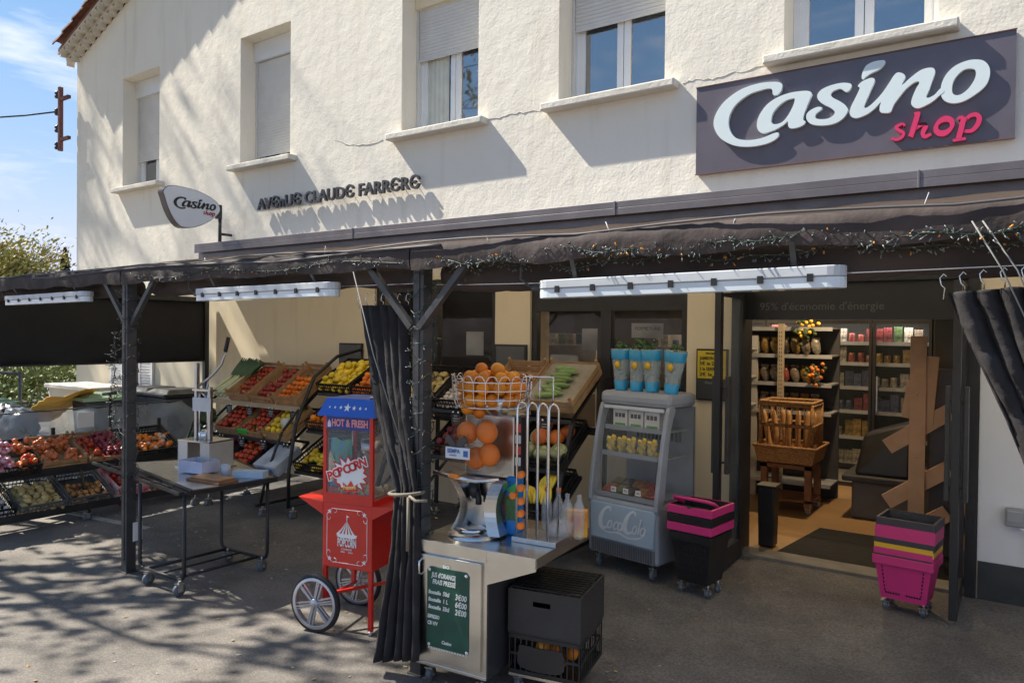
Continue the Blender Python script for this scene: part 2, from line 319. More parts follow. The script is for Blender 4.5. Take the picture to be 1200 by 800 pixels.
# ------------------------------------------------------------------ the building
B = thing('shop_building', 'two storey cream stucco house with the shop on its ground floor', 'building', (-4, 5.9, 0))
def bb(m, name, mats, parent=B, **k):       # builds world-space geometry as a part of the building
    m.X = None
    m.v = [p-Vector((-4, 5.9, 0)) for p in m.v]; return m.build(name, mats, parent, **k)
Y0, YT = 5.9, 6.25
W_UP = [(-11.35, -10.33, 4.0, 5.67), (-8.42, -7.42, 4.0, 5.65), (-5.57, -4.53, 4.0, 5.66), (-3.59, -2.54, 4.0, 5.67), (-1.56, -.52, 4.03, 5.66)]
W_DN = [(-11.22, -10.81, .9, 1.4), (-5.95, -4.29, .95, 2.42), (-3.88, -2.31, .95, 2.42), (-1.93, -.24, .0, 2.42)]
def wall_grid(x0, x1, z0, z1, holes, mat, name, y0=Y0, y1=YT, topf=None, bumpy=0):
    xs = sorted({x0, x1, *[h[0] for h in holes], *[h[1] for h in holes]}); zs = sorted({z0, z1, *[h[2] for h in holes], *[h[3] for h in holes]})
    m = MB(); hole = lambda x, z: any(h[0] < x < h[1] and h[2] < z < h[3] for h in holes)
    solid = [[not hole((xs[i]+xs[i+1])/2, (zs[j]+zs[j+1])/2) for j in range(len(zs)-1)] for i in range(len(xs)-1)]
    S = lambda i, j: 0 <= i < len(xs)-1 and 0 <= j < len(zs)-1 and solid[i][j]
    for i in range(len(xs)-1):
        for j in range(len(zs)-1):
            if not solid[i][j]: continue
            a, b_, c, d = xs[i], xs[i+1], zs[j], zs[j+1]
            m.add([(a, y0, c), (b_, y0, c), (b_, y0, d), (a, y0, d)], [(0, 1, 2, 3)]); m.add([(a, y1, c), (b_, y1, c), (b_, y1, d), (a, y1, d)], [(3, 2, 1, 0)])
            if not S(i-1, j): m.add([(a, y0, c), (a, y1, c), (a, y1, d), (a, y0, d)], [(3, 2, 1, 0)])
            if not S(i+1, j): m.add([(b_, y0, c), (b_, y1, c), (b_, y1, d), (b_, y0, d)], [(0, 1, 2, 3)])
            if not S(i, j-1): m.add([(a, y0, c), (b_, y0, c), (b_, y1, c), (a, y1, c)], [(3, 2, 1, 0)])
            if not S(i, j+1): m.add([(a, y0, d), (b_, y0, d), (b_, y1, d), (a, y1, d)], [(0, 1, 2, 3)])
    return bb(m, name, mat, recalc=False)
wall_grid(-12.78, 4, -.2, 2.46, W_DN, STUC_IN, 'ground_floor_wall', Y0, YT)
wall_grid(-12.78, 4, 2.46, 6.2, W_UP, STUC, 'upper_wall', Y0, 6.30)
RS = .39; AP = -4.0
def rz_(x): return 6.2+RS*(min(x, 2*AP-x)+12.78)
m = MB(); m.add([(-12.78, 5.9, 6.2), (4, 5.9, 6.2), (4, 5.9, rz_(4)), (AP, 5.9, rz_(AP)), (-12.78, 6.30, 6.2), (4, 6.30, 6.2), (4, 6.30, rz_(4)), (AP, 6.30, rz_(AP))], [(0, 1, 2, 3), (7, 6, 5, 4), (0, 3, 7, 4), (3, 2, 6, 7)])
bb(m, 'gable_wall', STUC, recalc=False)
m = MB(); m.bx(-12.78, -12.48, 6.3, 14, -.2, 6.2); bb(m, 'side_wall', STUC)
m = MB(); m.bx(3.7, 4, 6.3, 14, -.2, 6.2); m.bx(-12.48, 3.7, 13.7, 14, -.2, 6.2); bb(m, 'rear_wall', STUC)
# roof with rows of barrel tiles, and the two stepped scalloped eaves courses under the gable edge
u = Vector((1, 0, RS)).normalized(); nrm = Vector((-RS, 0, 1)).normalized(); x0r = -12.90
rf = MB(); P0 = Vector((x0r, 5.62, 6.2+RS*(x0r+12.78)+.245)); L = (AP-x0r)/u.x
rf.smooth = True
for side in (1, -1):
    U = Vector((u.x*side, 0, u.z)); Nn = Vector((nrm.x*side, 0, nrm.z)); O = Vector((x0r if side > 0 else 2*AP-x0r, 0, P0.z))
    rf.smooth = False
    rf.add([O+Vector((0, 5.66, -.03)), O+U*L+Vector((0, 5.66, -.03)), O+U*L+Vector((0, 14.3, -.03)), O+Vector((0, 14.3, -.03)), O+Vector((0, 5.66, -.07)), O+U*L+Vector((0, 5.66, -.07)), O+U*L+Vector((0, 14.3, -.07)), O+Vector((0, 14.3, -.07))], [(0, 1, 2, 3), (7, 6, 5, 4), (0, 4, 5, 1), (1, 5, 6, 2), (2, 6, 7, 3), (3, 7, 4, 0)])
    nrow = 42
    for k in range(nrow):
        y = 5.60+k*.21; nt_ = 28 if k < 2 else 1
        for j in range(nt_):
            a = O+U*(L*j/nt_)+Vector((0, y+.07, 0)); b_ = O+U*(L*(j+1)/nt_+.03)+Vector((0, y+.07, 0)); dz = Nn*(.018 if nt_ > 1 else 0)
            vs = []; 
            for p, rr, off in ((a, .098, dz), (b_, .08, Vector())):
                for q in range(7):
                    an = math.pi*q/6; vs.append(p+off+Vector((0, -math.cos(an)*rr, 0))+Nn*math.sin(an)*rr)
                for q in range(7):
                    an = math.pi*(6-q)/6; vs.append(p+off+Vector((0, -math.cos(an)*rr*.84, 0))+Nn*(math.sin(an)*rr*.84))
            rf.smooth = False; rf.add(vs, [(q, q+1, q+15 if q < 13 else 14, q+14) for q in range(13)]+[tuple(range(14))[::-1], tuple(range(14, 28))])
roof = bb(rf, 'roof', TILE)
ge = MB()
for course in range(2):
    yb = 5.9; yf = 5.78-.11*course; zo = -.03+.095*course; st = .18; n = int((L-.3)/st)
    for k in range(n):
        c0 = Vector((-12.80-.06*course, 0, 6.2+RS*(-12.80-.06*course+12.78)+zo))+u*(k*st+.1*course)
        vs = []
        for y in (yf, yb):
            for rr in (.086, .066):
                for q in range(8):
                    an = math.pi*q/7; vs.append(c0+Vector((0, y, 0))+u*(-math.cos(an)*rr)+nrm*(math.sin(an)*rr))
        fs = []
        for q in range(7): fs += [(q, q+1, q+9, q+8), (q+16, q+24, q+25, q+17), (q, q+16, q+17, q+1), (q+8, q+9, q+25, q+24)]
        fs += [(0, 8, 24, 16), (7, 23, 31, 15)]
        ge.add(vs, fs)
    # thin mortar bed over the course
    c0 = Vector((-12.88-.05*course, 0, 6.2+RS*(-12.88-.05*course+12.78)+zo+.082)); Ln = L-.15
    ge.add([c0+Vector((0, y, 0))+nrm*h+U_ for y in (yf-.004, yb) for h in (0, .03) for U_ in (Vector(), u*Ln)], [(0, 1, 3, 2), (4, 6, 7, 5), (0, 4, 5, 1), (2, 3, 7, 6), (0, 2, 6, 4), (1, 5, 7, 3)])
bb(ge, 'eaves_course', GENO)
# upper windows
def upper_window(x0, x1, z0, z1, shut, curtain=False):
    yf = 6.17; f = MB(); t = .055
    f.bx(x0+.002, x0+t, yf, yf+.06, z0, z1-.002); f.bx(x1-t, x1-.002, yf, yf+.06, z0, z1-.002); f.bx(x0+t, x1-t, yf, yf+.06, z1-.25, z1-.002); f.bx(x0+t, x1-t, yf, yf+.06, z0, z0+.045)
    xm = (x0+x1)/2
    for a, b_ in ((x0+t, xm-.004), (xm+.004, x1-t)):
        f.bx(a, a+.062, yf+.012, yf+.056, z0+.045, z1-.25); f.bx(b_-.062, b_, yf+.012, yf+.056, z0+.045, z1-.25)
        f.bx(a+.062, b_-.062, yf+.012, yf+.056, z0+.045, z0+.11); f.bx(a+.062, b_-.062, yf+.012, yf+.056, z1-.32, z1-.25)
    fo = bb(f, 'window', PVC)
    p = MB(); p.bx(x0+t+.06, x1-t-.06, yf+.034, yf+.040, z0+.10, z1-.3); po = bb(p, 'pane', GLASSD, B); po.parent = fo
    s = MB(); s.box(((x0+x1)/2, 5.88, z0-.035), (x1-x0+.26, .20, .07)); s.bx(x0+.002, x1-.002, 5.98, yf-.002, z0-.07, z0-.004)
    so_ = bb(s, 'sill', SILL, B, bevel=.012); so_.parent = fo
    if shut < z1-.3:
        q = MB(); z = shut; q.bx(x0+.03, x1-.03, yf-.03, yf-.012, z-.02, z)
        while z < z1-.26:
            zt = min(z+.036, z1-.25); q.box(((x0+x1)/2, yf-.02, z+.018), (x1-x0-.07, .011, .033), (.22, 0, 0)); z += .037
        q.bx(x0+.03, x1-.03, yf-.004, yf-.001, shut, z1-.25)
        q.bx(x0+.003, x0+.03, yf-.04, yf-.002, z0, z1-.25); q.bx(x1-.03, x1-.003, yf-.04, yf-.002, z0, z1-.25)
        o = bb(q, 'roller_shutter', SHUT, B); o.parent = fo
    q = MB(); q.bx(x0+.003, x1-.003, yf-.07, yf-.001, z1-.25, z1-.003); o = bb(q, 'shutter_box', STUC_IN if shut > 4.6 else PVC, B); o.parent = fo
    if curtain:
        q = MB(); q.smooth = True; vs = []; n = 24
        for i in range(n+1):
            a = i/n; x = x0+.12+a*.30; yy = yf+.02-.0+.012*math.sin(a*30)
            vs += [(x, yf+.030+.003*math.sin(a*30), z0+.1), (x, yf+.030+.003*math.sin(a*30), z1-.3)]
        q.add(vs, [(2*i, 2*i+2, 2*i+3, 2*i+1) for i in range(n)]); o = bb(q, 'curtain', M('net_curtain', (.55, .56, .5), .9), B); o.parent = fo
for (a, b_, c, d), sh, cu in zip(W_UP, (4.46, 4.17, 4.86, 4.75, 9), (0, 0, 1, 0, 0)): upper_window(a, b_, c, d, sh, cu)
# cracks in the render (thin dark grooves standing just proud)
for pts in ([(800, 97), (815, 93), (835, 92), (855, 86), (880, 82), (905, 74)], [(565, 142), (585, 138), (600, 134), (618, 131), (645, 128)], [(392, 165), (410, 170), (430, 169), (455, 163)]):
    P = []; m = MB()
    for i in range(len(pts)-1):
        for k in range(4):
            t = k/4; p = YP(pts[i][0]*(1-t)+pts[i+1][0]*t, pts[i][1]*(1-t)+pts[i+1][1]*t, 5.899); P.append(p+Vector((0, 0, random.uniform(-.012, .012))))
    m.tube(P, [random.uniform(.0015, .0045) for _ in P], 5)
    bb(m, 'wall_crack', M('crack_shadow', (.46, .42, .35), 1))
# ground-floor trims
m = MB()
for i in range(9): m.bx(-.232+i*.50, -.232+i*.50+.492, 5.886, 5.898, .10, .37)
bb(m, 'skirting_tiles', M('dark_tile', (.045, .05, .055), .35, var=.3))
m = MB(); m.bx(-.236, 4, 5.889, 5.899, .372, 2.05); bb(m, 'lower_wall_paint', WHITEW)
# louvred shutters of the ground-floor window beyond the awning
for xa in (-11.62, -10.80):
    m = MB(); m.bx(xa, xa+.04, 5.86, 5.895, .84, 1.42); m.bx(xa+.33, xa+.37, 5.86, 5.895, .84, 1.42); m.bx(xa+.04, xa+.33, 5.86, 5.895, .84, .88); m.bx(xa+.04, xa+.33, 5.86, 5.895, 1.38, 1.42)
    for k in range(12): m.box((xa+.185, 5.878, .905+k*.041), (.29, .006, .045), (.6, 0, 0))
    bb(m, 'louvred_shutter', WHT)
m = MB(); m.bx(-11.22, -10.81, 6.0, 6.03, .9, 1.4); bb(m, 'pane', GLASSD)

# shop front frames: dark aluminium
def shopwin(x0, x1, z0, z1, split, band):
    f = MB(); y = 5.93; t = .06
    f.bx(x0+.002, x0+t, y, y+.07, z0, z1-.003); f.bx(x1-t, x1-.002, y, y+.07, z0, z1-.003); f.bx(x0+t, x1-t, y, y+.07, z1-band, z1-.003); f.bx(x0+t, x1-t, y, y+.07, z0, z0+.07)
    for s in split: f.bx(s-.05, s+.05, y-.01, y+.07, z0+.07, z1-band)
    o = bb(f, 'shop_window', BLK); p = MB(); p.bx(x0+t, x1-t, y+.03, y+.036, z0+.07, z1-band); q = bb(p, 'pane', M('shop_glass', (.03, .035, .04), .02, spec=.9), B); q.parent = o
    return o
GLS = clear('shop_glass_clear', (.05, .05, .055), .015, .28)
_M['shop_glass'] = GLS
shopwin(-5.95, -4.29, .95, 2.42, [-5.1], .12)
shopwin(-3.88, -2.31, .95, 2.42, [-3.08], .34)
# dark boards on the cream piers
for x0, x1, z0, z1 in ((-4.27, -3.90, 1.35, 1.76), (-6.49, -6.12, 1.40, 1.735)):
    m = MB(); m.bx(x0, x1, 5.872, 5.897, z0, z1); m.mi = 1; m.bx(x0+.02, x1-.02, 5.868, 5.873, z0+.02, z1-.02)
    tag(m.build('pinboard', [BLK, M('grey_board', (.10, .105, .11), .6)]), 'dark grey empty pinboard on the cream pier between the shop windows' if x0 > -5 else 'dark grey empty pinboard on the wall above the lemons', 'pinboard')

# doorway
m = MB(); m.bx(-1.93, -1.86, 5.88, 6.2, .12, 2.41); m.bx(-.31, -.242, 5.87, 6.2, .12, 2.41); m.bx(-1.86, -.31, 5.90, 6.2, 2.28, 2.41); bb(m, 'door_frame', BLK)
m = MB(); m.bx(-1.86, -.31, 5.99, 6.02, 2.0, 2.28); bb(m, 'transom_panel', M('transom_black', (.012, .012, .013), .3))
text_o = text('transom_lettering', "95% d'économie d'énergie", .085, (-1.74, 5.985, 2.075), (1, 0, 0), (0, 0, 1), M('grey_lettering', (.10, .10, .10), .6), extrude=.001)
text_o.location = (4, -5.9, 0); text_o.parent = B
for i, (xa, yo, yi) in enumerate(((-1.835, 5.28, 5.86), (-.335, 5.28, 5.86))):
    d = thing('glass_door', ('black framed glass door leaf swung out on the left of the shop entrance', 'black framed glass door leaf swung out on the right behind the pink baskets')[i], 'door', (xa, yi, .13))
    m = MB(); y1 = yo-yi
    m.bx(-.022, .022, y1, y1+.065, 0, 2.1); m.bx(-.022, .022, -.065, 0, 0, 2.1); m.bx(-.02, .02, y1+.065, -.065, 0, .14); m.bx(-.02, .02, y1+.065, -.065, 2.03, 2.1)
    m.build('door_frame', BLK, d); m = MB(); m.bx(-.004, .004, y1+.065, -.065, .14, 2.03); m.build('pane', CLEAR, d)
    for sx_ in (-1, 1):
        m = MB(); m.box((sx_*.05, y1+.11, 1.08), (.028, .07, .72)); m.tube([(0, y1+.11, .8), (sx_*.05, y1+.11, .8)], .009); m.tube([(0, y1+.11, 1.35), (sx_*.05, y1+.11, 1.35)], .009)
        m.build('handle', GREYF, d, bevel=.006)
# ceiling, interior walls
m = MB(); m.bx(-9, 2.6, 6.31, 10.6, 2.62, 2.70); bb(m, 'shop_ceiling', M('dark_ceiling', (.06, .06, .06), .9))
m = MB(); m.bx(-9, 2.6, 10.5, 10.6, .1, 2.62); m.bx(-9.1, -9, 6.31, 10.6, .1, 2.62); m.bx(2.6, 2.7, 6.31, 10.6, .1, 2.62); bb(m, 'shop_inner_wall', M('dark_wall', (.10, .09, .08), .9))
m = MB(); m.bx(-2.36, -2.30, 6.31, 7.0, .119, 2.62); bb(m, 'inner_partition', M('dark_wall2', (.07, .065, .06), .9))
LAMP = M('lamp_diffuser', (1, .86, .66), emit=6, var=0)
def ceiling_spot(x, y, e, label):
    t = thing('ceiling_spotlight', label, 'spotlight', (x, y, 2.62))
    m = MB(); m.lathe([(0, 0), (.07, 0), (.07, -.05), (.0, -.05)], n=16); m.build('housing', SILV, t)
    m = MB(); m.lathe([(0, -.053), (.055, -.053), (.055, -.056), (0, -.056)], n=16); m.build('lens', LAMP, t)
    l = bpy.data.lights.new('spot', 'AREA'); l.shape = 'DISK'; l.size = .1; l.energy = e; l.color = (1, .72, .42)
    o = bpy.data.objects.new('spot', l); C.objects.link(o); o.parent = t; o.location = (0, 0, -.07)
ceiling_spot(-1.40, 7.6, 12, 'round warm ceiling spotlight just inside the shop entrance')
ceiling_spot(-2.6, 8.6, 11, 'round warm ceiling spotlight above the bread stand')
ceiling_spot(-4.2, 8.4, 6, 'round warm ceiling spotlight behind the shop windows')
# added glowing tubes behind the panes, standing for bright lines reflected in the glass
for i, (x, y) in enumerate(((-5.0, 7.6), (-3.55, 7.6), (-2.9, 7.9))):
    t = thing('reflection_tube', ('added glowing tube standing for a reflected line in the left shop window', 'added glowing tube standing for a reflected line in the left pane of the double shop window', 'added glowing tube standing for a reflected line in the right pane of the double shop window')[i], 'lamp', (x, y, 2.18))
    m = MB(); m.bx(-.45, .45, -.05, .05, .03, .06); m.tube([(-.4, 0, .06), (-.4, 0, .44)], .004); m.tube([(.4, 0, .06), (.4, 0, .44)], .004); m.build('housing', WHT, t)
    m = MB(); m.tube([(-.44, 0, .012), (.44, 0, .012)], .017); m.build('tube', M('tube_glow', (1, .85, .6), emit=3, var=0), t)

# big shop sign
_sg = lambda px, py: YP(px, py, 5.83)
S = thing('shop_sign', 'large dark grey fascia sign with white Casino and pink shop lettering', 'sign', (-1.15, 5.9, 3.2))
m = MB(); m.bx(-2.235, -.07, 5.85, 5.898, 3.185, 3.89); m.X = None
def inb(m, off): m.v = [p-Vector(off) for p in m.v]; return m
inb(m, (-1.15, 5.9, 3.2)).build('sign_panel', M('aubergine_panel', (.115, .098, .12), .35, var=.1, coat=.2), S)
m = MB(); m.bx(-2.24, -.065, 5.842, 5.852, 3.180, 3.186); m.bx(-2.24, -.065, 5.842, 5.852, 3.889, 3.895); inb(m, (-1.15, 5.9, 3.2)).build('sign_edge', M('rusty_edge', (.16, .07, .05), .6), S)
c1 = lambda L: [(820+x/5.717, 50+y/5.717) for x, y in L]
c2 = lambda L: [(980+x/5.715, 50+y/5.715) for x, y in L]
OUT = {'C': [c1([(555,290),(545,328),(520,352),(492,350),(482,312),(420,318),(330,350),(250,410),(205,480),(195,550),(215,610),(255,645),(330,655),(420,640),(500,608),(530,607),(522,638),(460,675),(350,698),(240,692),(150,650),(105,590),(95,530),(120,460),(180,385),(280,315),(400,275),(500,265),(543,272)])],
 'a': [c1([(725,326),(752,342),(738,385),(715,440),(698,490),(696,520),(710,530),(700,550),(660,570),(612,577),(594,560),(590,530),(560,555),(500,588),(430,607),(395,592),(384,550),(400,490),(450,420),(520,370),(600,340),(670,328)]), c1([(630,375),(560,400),(500,460),(480,515),(490,545),(530,545),(570,520),(610,460),(635,400)])],
 's': [c1([(1018,285),(1010,312),(988,332),(970,328),(945,312),(905,322),(880,345),(892,370),(940,395),(980,425),(992,460),(960,510),(900,545),(820,557),(750,548),(718,518),(718,480),(750,450),(795,432),(822,440),(800,462),(778,482),(778,507),(812,515),(860,510),(895,490),(905,465),(880,440),(830,415),(795,385),(790,350),(820,315),(880,288),(950,272),(1000,274)])],
 'in': [c2([(145,292),(175,262),(225,240),(252,241),(258,262),(228,330),(198,400),(188,430),(202,438),(240,412),(300,350),(350,280),(385,225),(410,203),(445,208),(463,232),(442,285),(500,235),(560,190),(610,172),(650,173),(663,195),(650,240),(622,318),(604,362),(620,371),(660,350),(700,308),(722,330),(690,358),(640,400),(570,436),(530,439),(505,418),(505,385),(530,320),(557,272),(545,262),(518,272),(470,310),(420,370),(385,420),(362,468),(310,472),(292,460),(292,430),(298,402),(250,450),(200,485),(140,507),(102,498),(90,470),(100,430),(130,370),(158,308)])],
 'dot': [c2([(320,120),(324,142),(290,180),(230,210),(182,244),(171,238),(177,200),(202,155),(255,128)])],
 'o': [c2([(990,125),(1025,165),(1028,225),(1000,290),(930,350),(850,395),(780,408),(725,390),(702,350),(705,280),(740,210),(800,155),(880,122),(940,115)]), c2([(925,180),(935,215),(920,260),(880,315),(830,350),(790,350),(775,320),(785,260),(820,210),(870,178)])]}
def ell(cx, cy, rx, ry, a, n=10, t0=0, t1=2*math.pi):
    return [(cx+rx*math.cos(t)*math.cos(a)-ry*math.sin(t)*math.sin(a), cy+rx*math.cos(t)*math.sin(a)+ry*math.sin(t)*math.cos(a)) for t in [t0+(t1-t0)*i/n for i in range(n)]]
STR = [([(458,560),(450,545),(428,550),(402,568),(420,588),(450,605),(440,635),(400,652),(372,640)], [9,7,9,11,12,11,9,8,9], 0),
 ([(548,472),(525,550),(498,632)], 17, 0), ([(522,476),(562,471)], 8, 0), ([(520,585),(560,555),(592,548),(598,562),(580,605),(592,630),(636,612)], [10,12,14,16,15,13,9], 0),
 (ell(722, 560, 60, 43, -.6, 12)[:12], [20, 16, 12, 16, 20, 20, 20, 16, 12, 16, 20, 20], 1),
 ([(856,498),(838,570),(818,645)], 18, 0), ([(780,656),(868,642)], 9, 0), ([(812,512),(850,494)], 8, 0),
 ([(852,535),(892,492),(935,482),(958,505),(945,550),(905,590),(850,592)], [10,12,15,18,16,13,10], 0)]
for k, (nm, loops) in enumerate(OUT.items()):
    L3 = [[(v.x, v.y) for v in smoothloop(l, 4)] for l in loops]
    f = lambda x, y, d, dy=.0006*k: (lambda p: Vector((p.x, 5.818+dy+d, p.z))-Vector((-1.15, 5.9, 3.2)))(YP(x, y, 5.825))
    m = MB(); m.plate(L3, f, .031); m.build('letter', M('letter_white', (.70, .78, .78), .3, var=.03), S, bevel=.004)
m = MB()
for k, (p, wd, cl) in enumerate(STR):
    L3 = [[(v.x, v.y) for v in q] for q in ribbon(c2(p) if True else p, [q/5.715 for q in (wd if isinstance(wd, list) else [wd]*len(p))], 4, bool(cl))]
    f = lambda x, y, d, dy=.0007*k: (lambda p: Vector((p.x, 5.820+dy+d, p.z))-Vector((-1.15, 5.9, 3.2)))(YP(x, y, 5.825))
    m.plate(L3, f, .029)
m.build('small_lettering', M('letter_pink', (.68, .035, .13), .35, var=.03), S)

# street name in dark raised letters
T = thing('street_name_lettering', 'dark raised capital letters reading AVENUE CLAUDE FARRERE on the stucco', 'lettering', (-7.96, 5.9, 3.385))
me = text_mesh('AV\u0404nU\u0404 CLAUD\u0404 FARR\u0404R\u0404', .17, extrude=.016, offset=.003, spacing=1.02, width=2.72)
zs_ = [v.co.y for v in me.vertices]
for v in me.vertices: v.co = Vector((v.co.x, -.055-v.co.z, v.co.y/max(zs_)*.145))
me.materials.clear(); me.materials.append(M('letter_grey', (.045, .045, .055), .45)); o = bpy.data.objects.new('letters', me); C.objects.link(o); o.parent = T
m = MB()
for k in range(14): m = MB(); m.tube([(.08+k*.195, -.045, .06), (.08+k*.195, 0, .06)], .004); m.build('fixing_pin', GREYF, T)

# oval projecting sign, perpendicular to the wall
S2 = thing('projecting_sign', 'small white egg shaped sign reading Casino shop on a bracket', 'sign', (-8.5, 5.72, 3.06))
prof = [(.02, .40), (.00, .47), (.05, .53), (.14, .555), (.28, .555), (.45, .54), (.60, .50), (.71, .445), (.765, .38), (.76, .315), (.70, .245), (.58, .155), (.43, .085), (.30, .06), (.22, .07), (.14, .14), (.07, .26)]
loop = [(v.x, v.y) for v in smoothloop(prof, 4)]
ff = lambda off: (lambda x, y, d: Vector((off-d, -.82+x, y)))
m = MB(); m.plate([loop], ff(-.0), .11); m.build('sign_rim', M('rim_grey', (.13, .11, .11), .35, .5), S2)
m = MB(); m.plate([[(a*.975+.01, b_*.97+.01) for a, b_ in loop]], ff(.006), .012); m.plate([[(a*.975+.01, b_*.97+.01) for a, b_ in loop]], ff(-.105), .012); m.build('sign_face', WHT, S2)
AX = lambda x, y: ((x-838)/318.0, (195-y-.172*0-((x-838)*-.18*0))/100.0)
def to_sign(px, py, d, k=0):
    p = YP(px, py, 5.825); a = (p.x+2.235)/2.165; b_ = (p.z-3.185)/.705           # sign panel units
    return Vector((.0125+.0003*k-d, -.82+.085+a*.66, .235+b_*.215-a*.0))
m = MB()
for k, (nm, loops) in enumerate(OUT.items()): m.plate([[(v.x, v.y) for v in smoothloop(l, 3)] for l in loops], lambda x, y, d, k=k: to_sign(x, y, d, k), .006)
m.build('lettering', BLK, S2)
m = MB()
for k, (p, wd, cl) in enumerate(STR): m.plate([[(v.x, v.y) for v in q] for q in ribbon(c2(p), [q/5.715 for q in (wd if isinstance(wd, list) else [wd]*len(p))], 3, bool(cl))], lambda x, y, d, k=k: to_sign(x, y, d, k), .006)
m.build('small_lettering', M('letter_crimson', (.45, .02, .04), .4), S2)
m = MB(); m.box((-.08, -.02, .33), (.05, .07, .18)); m.tube([(-.08, .0, .26), (-.08, .0, -.06)], .022); m.tube([(-.08, .0, .05), (-.08, .17, .05)], .018); m.build('bracket', GREYF, S2)

# insulator bracket and cables at the corner of the house
I = thing('insulator_bracket', 'rusty red electrical bracket with dark insulators on the corner of the house', 'bracket', (-12.78, 5.78, 5.2))
m = MB(); m.bx(-.33, -.27, -.03, .03, -.42, .62); m.bar((-.3, 0, .42), (0, 0, .42), .05); m.bar((-.3, 0, -.24), (0, 0, -.24), .05); m.build('frame', M('rust_red', (.13, .045, .04), .8, var=.4), I)
for k in range(4):
    m = MB(); z = -.32+k*.28; m.lathe([(0, -.06), (.035, -.06), (.045, -.03), (.022, -.01), (.045, .01), (.03, .05), (0, .06)], (-.41, 0, z), 'z', 12); m.bar((-.41, 0, z), (-.3, 0, z), .015); m.build('insulator', M('insulator_dark', (.03, .025, .03), .3), I)
def sag(a, b_, s, n=14): 
    a, b_ = Vector(a), Vector(b_); return [a.lerp(b_, i/n)-Vector((0, 0, s*4*(i/n)*(1-i/n))) for i in range(n+1)]
m = MB(); m.tube(sag((-13.19, 5.78, 5.44), (-24, 3.2, 8.2), .7), .014, 6); tag(m.build('power_cable', BLK), 'black overhead cable running from the insulator bracket into the sky', 'cable')
m = MB(); m.tube(sag((-12.8, 5.95, 3.35), (-30, 19, 3.6), .3), .012, 6); m.tube(sag((-12.8, 5.95, 3.5), (-30, 24, 4.5), .2), .010, 6); tag(m.build('telephone_cable', BLK), 'pair of thin low cables leaving the corner of the house above the awning', 'cable')
m = MB(); m.bx(-12.87, -12.785, 5.95, 6.05, 3.28, 3.46); m.tube([(-12.83, 6.0, 3.3), (-12.83, 6.0, 2.2)], .014); tag(m.build('junction_box', SILV), 'small grey junction box on the house corner where low cables end', 'junction box')

# ================================================================== AWNING, LAMPS, CURTAINS
A = thing('shop_awning', 'brown canvas awning on a dark steel frame across the shop front', 'awning', (-4, 3, 0))
AO = (-4, 3, 0)
def ap(m, name, mats, **k): return inb(m, AO).build(name, mats, A, **k)
m = MB(); m.bx(-8.96, 2.5, 5.60, 5.885, 2.93, 2.985); m.bx(-8.96, 2.5, 5.60, 5.612, 2.87, 2.93); m.bx(-8.96, 2.5, 5.66, 5.885, 2.80, 2.88)
for x in (-6.0, -2.85, -.6): m.bx(x, x+.015, 5.594, 5.60, 2.868, 2.99)
ap(m, 'flashing', FLASH, bevel=.004)
m = MB(); n = 46; vs = []        # canvas, sagging a little between the ribs
for j in range(9):
    t = j/8; y = 2.97+(5.64-2.97)*t; z = 2.335+(2.80-2.335)*t
    for i in range(n*2+1):
        x = -9.05+(11.4)*i/(n*2); s = .018*math.sin(t*math.pi)*(.5+.5*math.cos((x+2.665)*2*math.pi/1.5))+.006*math.sin(x*9+t*6)
        vs.append((x, y, z-s))
W_ = n*2+1; m.smooth = True; m.add(vs, [(j*W_+i, j*W_+i+1, (j+1)*W_+i+1, (j+1)*W_+i) for j in range(8) for i in range(n*2)])
o = ap(m, 'canvas', AWN); sm_ = o.modifiers.new('thick', 'SOLIDIFY'); sm_.thickness = .008
m = MB()
m.bx(-9.08, 2.4, 2.965, 3.035, 2.235, 2.328); m.bx(-9.08, -9.02, 3.035, 5.8, 2.24, 2.30)
ap(m, 'front_beam', GREYF)
for x in (-7.16, -5.66, -4.16, -2.665, -1.16, .33):
    m = MB(); m.bar((x, 3.03, 2.285), (x, 5.66, 2.745), .04, .05); ap(m, 'rafter', GREYF)
m = MB(); m.bx(-2.80, -2.55, 3.036, 3.10, 2.235, 2.30); ap(m, 'post_bracket', GREYF)
for x in (-8.66, -5.66, -2.713, .33):
    q_ = .055 if x == -2.713 else 0
    m = MB(); m.bx(x-.038, x+.038, 2.962+q_, 3.038+q_, .006, 2.235); m.bx(x-.05, x+.05, 2.95+q_, 3.05+q_, 0, .008); m.bx(x-.012, x+.012, 2.956+q_, 2.962+q_, .1, 2.2); ap(m, 'post', GREYF, bevel=.004)
    for s in (-1, 1):
        if x+s*.34 > -9: m = MB(); m.bar((x+s*.03, 3, 1.90), (x+s*.36, 3, 2.245), .035, .035, (0, 1, 0)); ap(m, 'brace', GREYF)
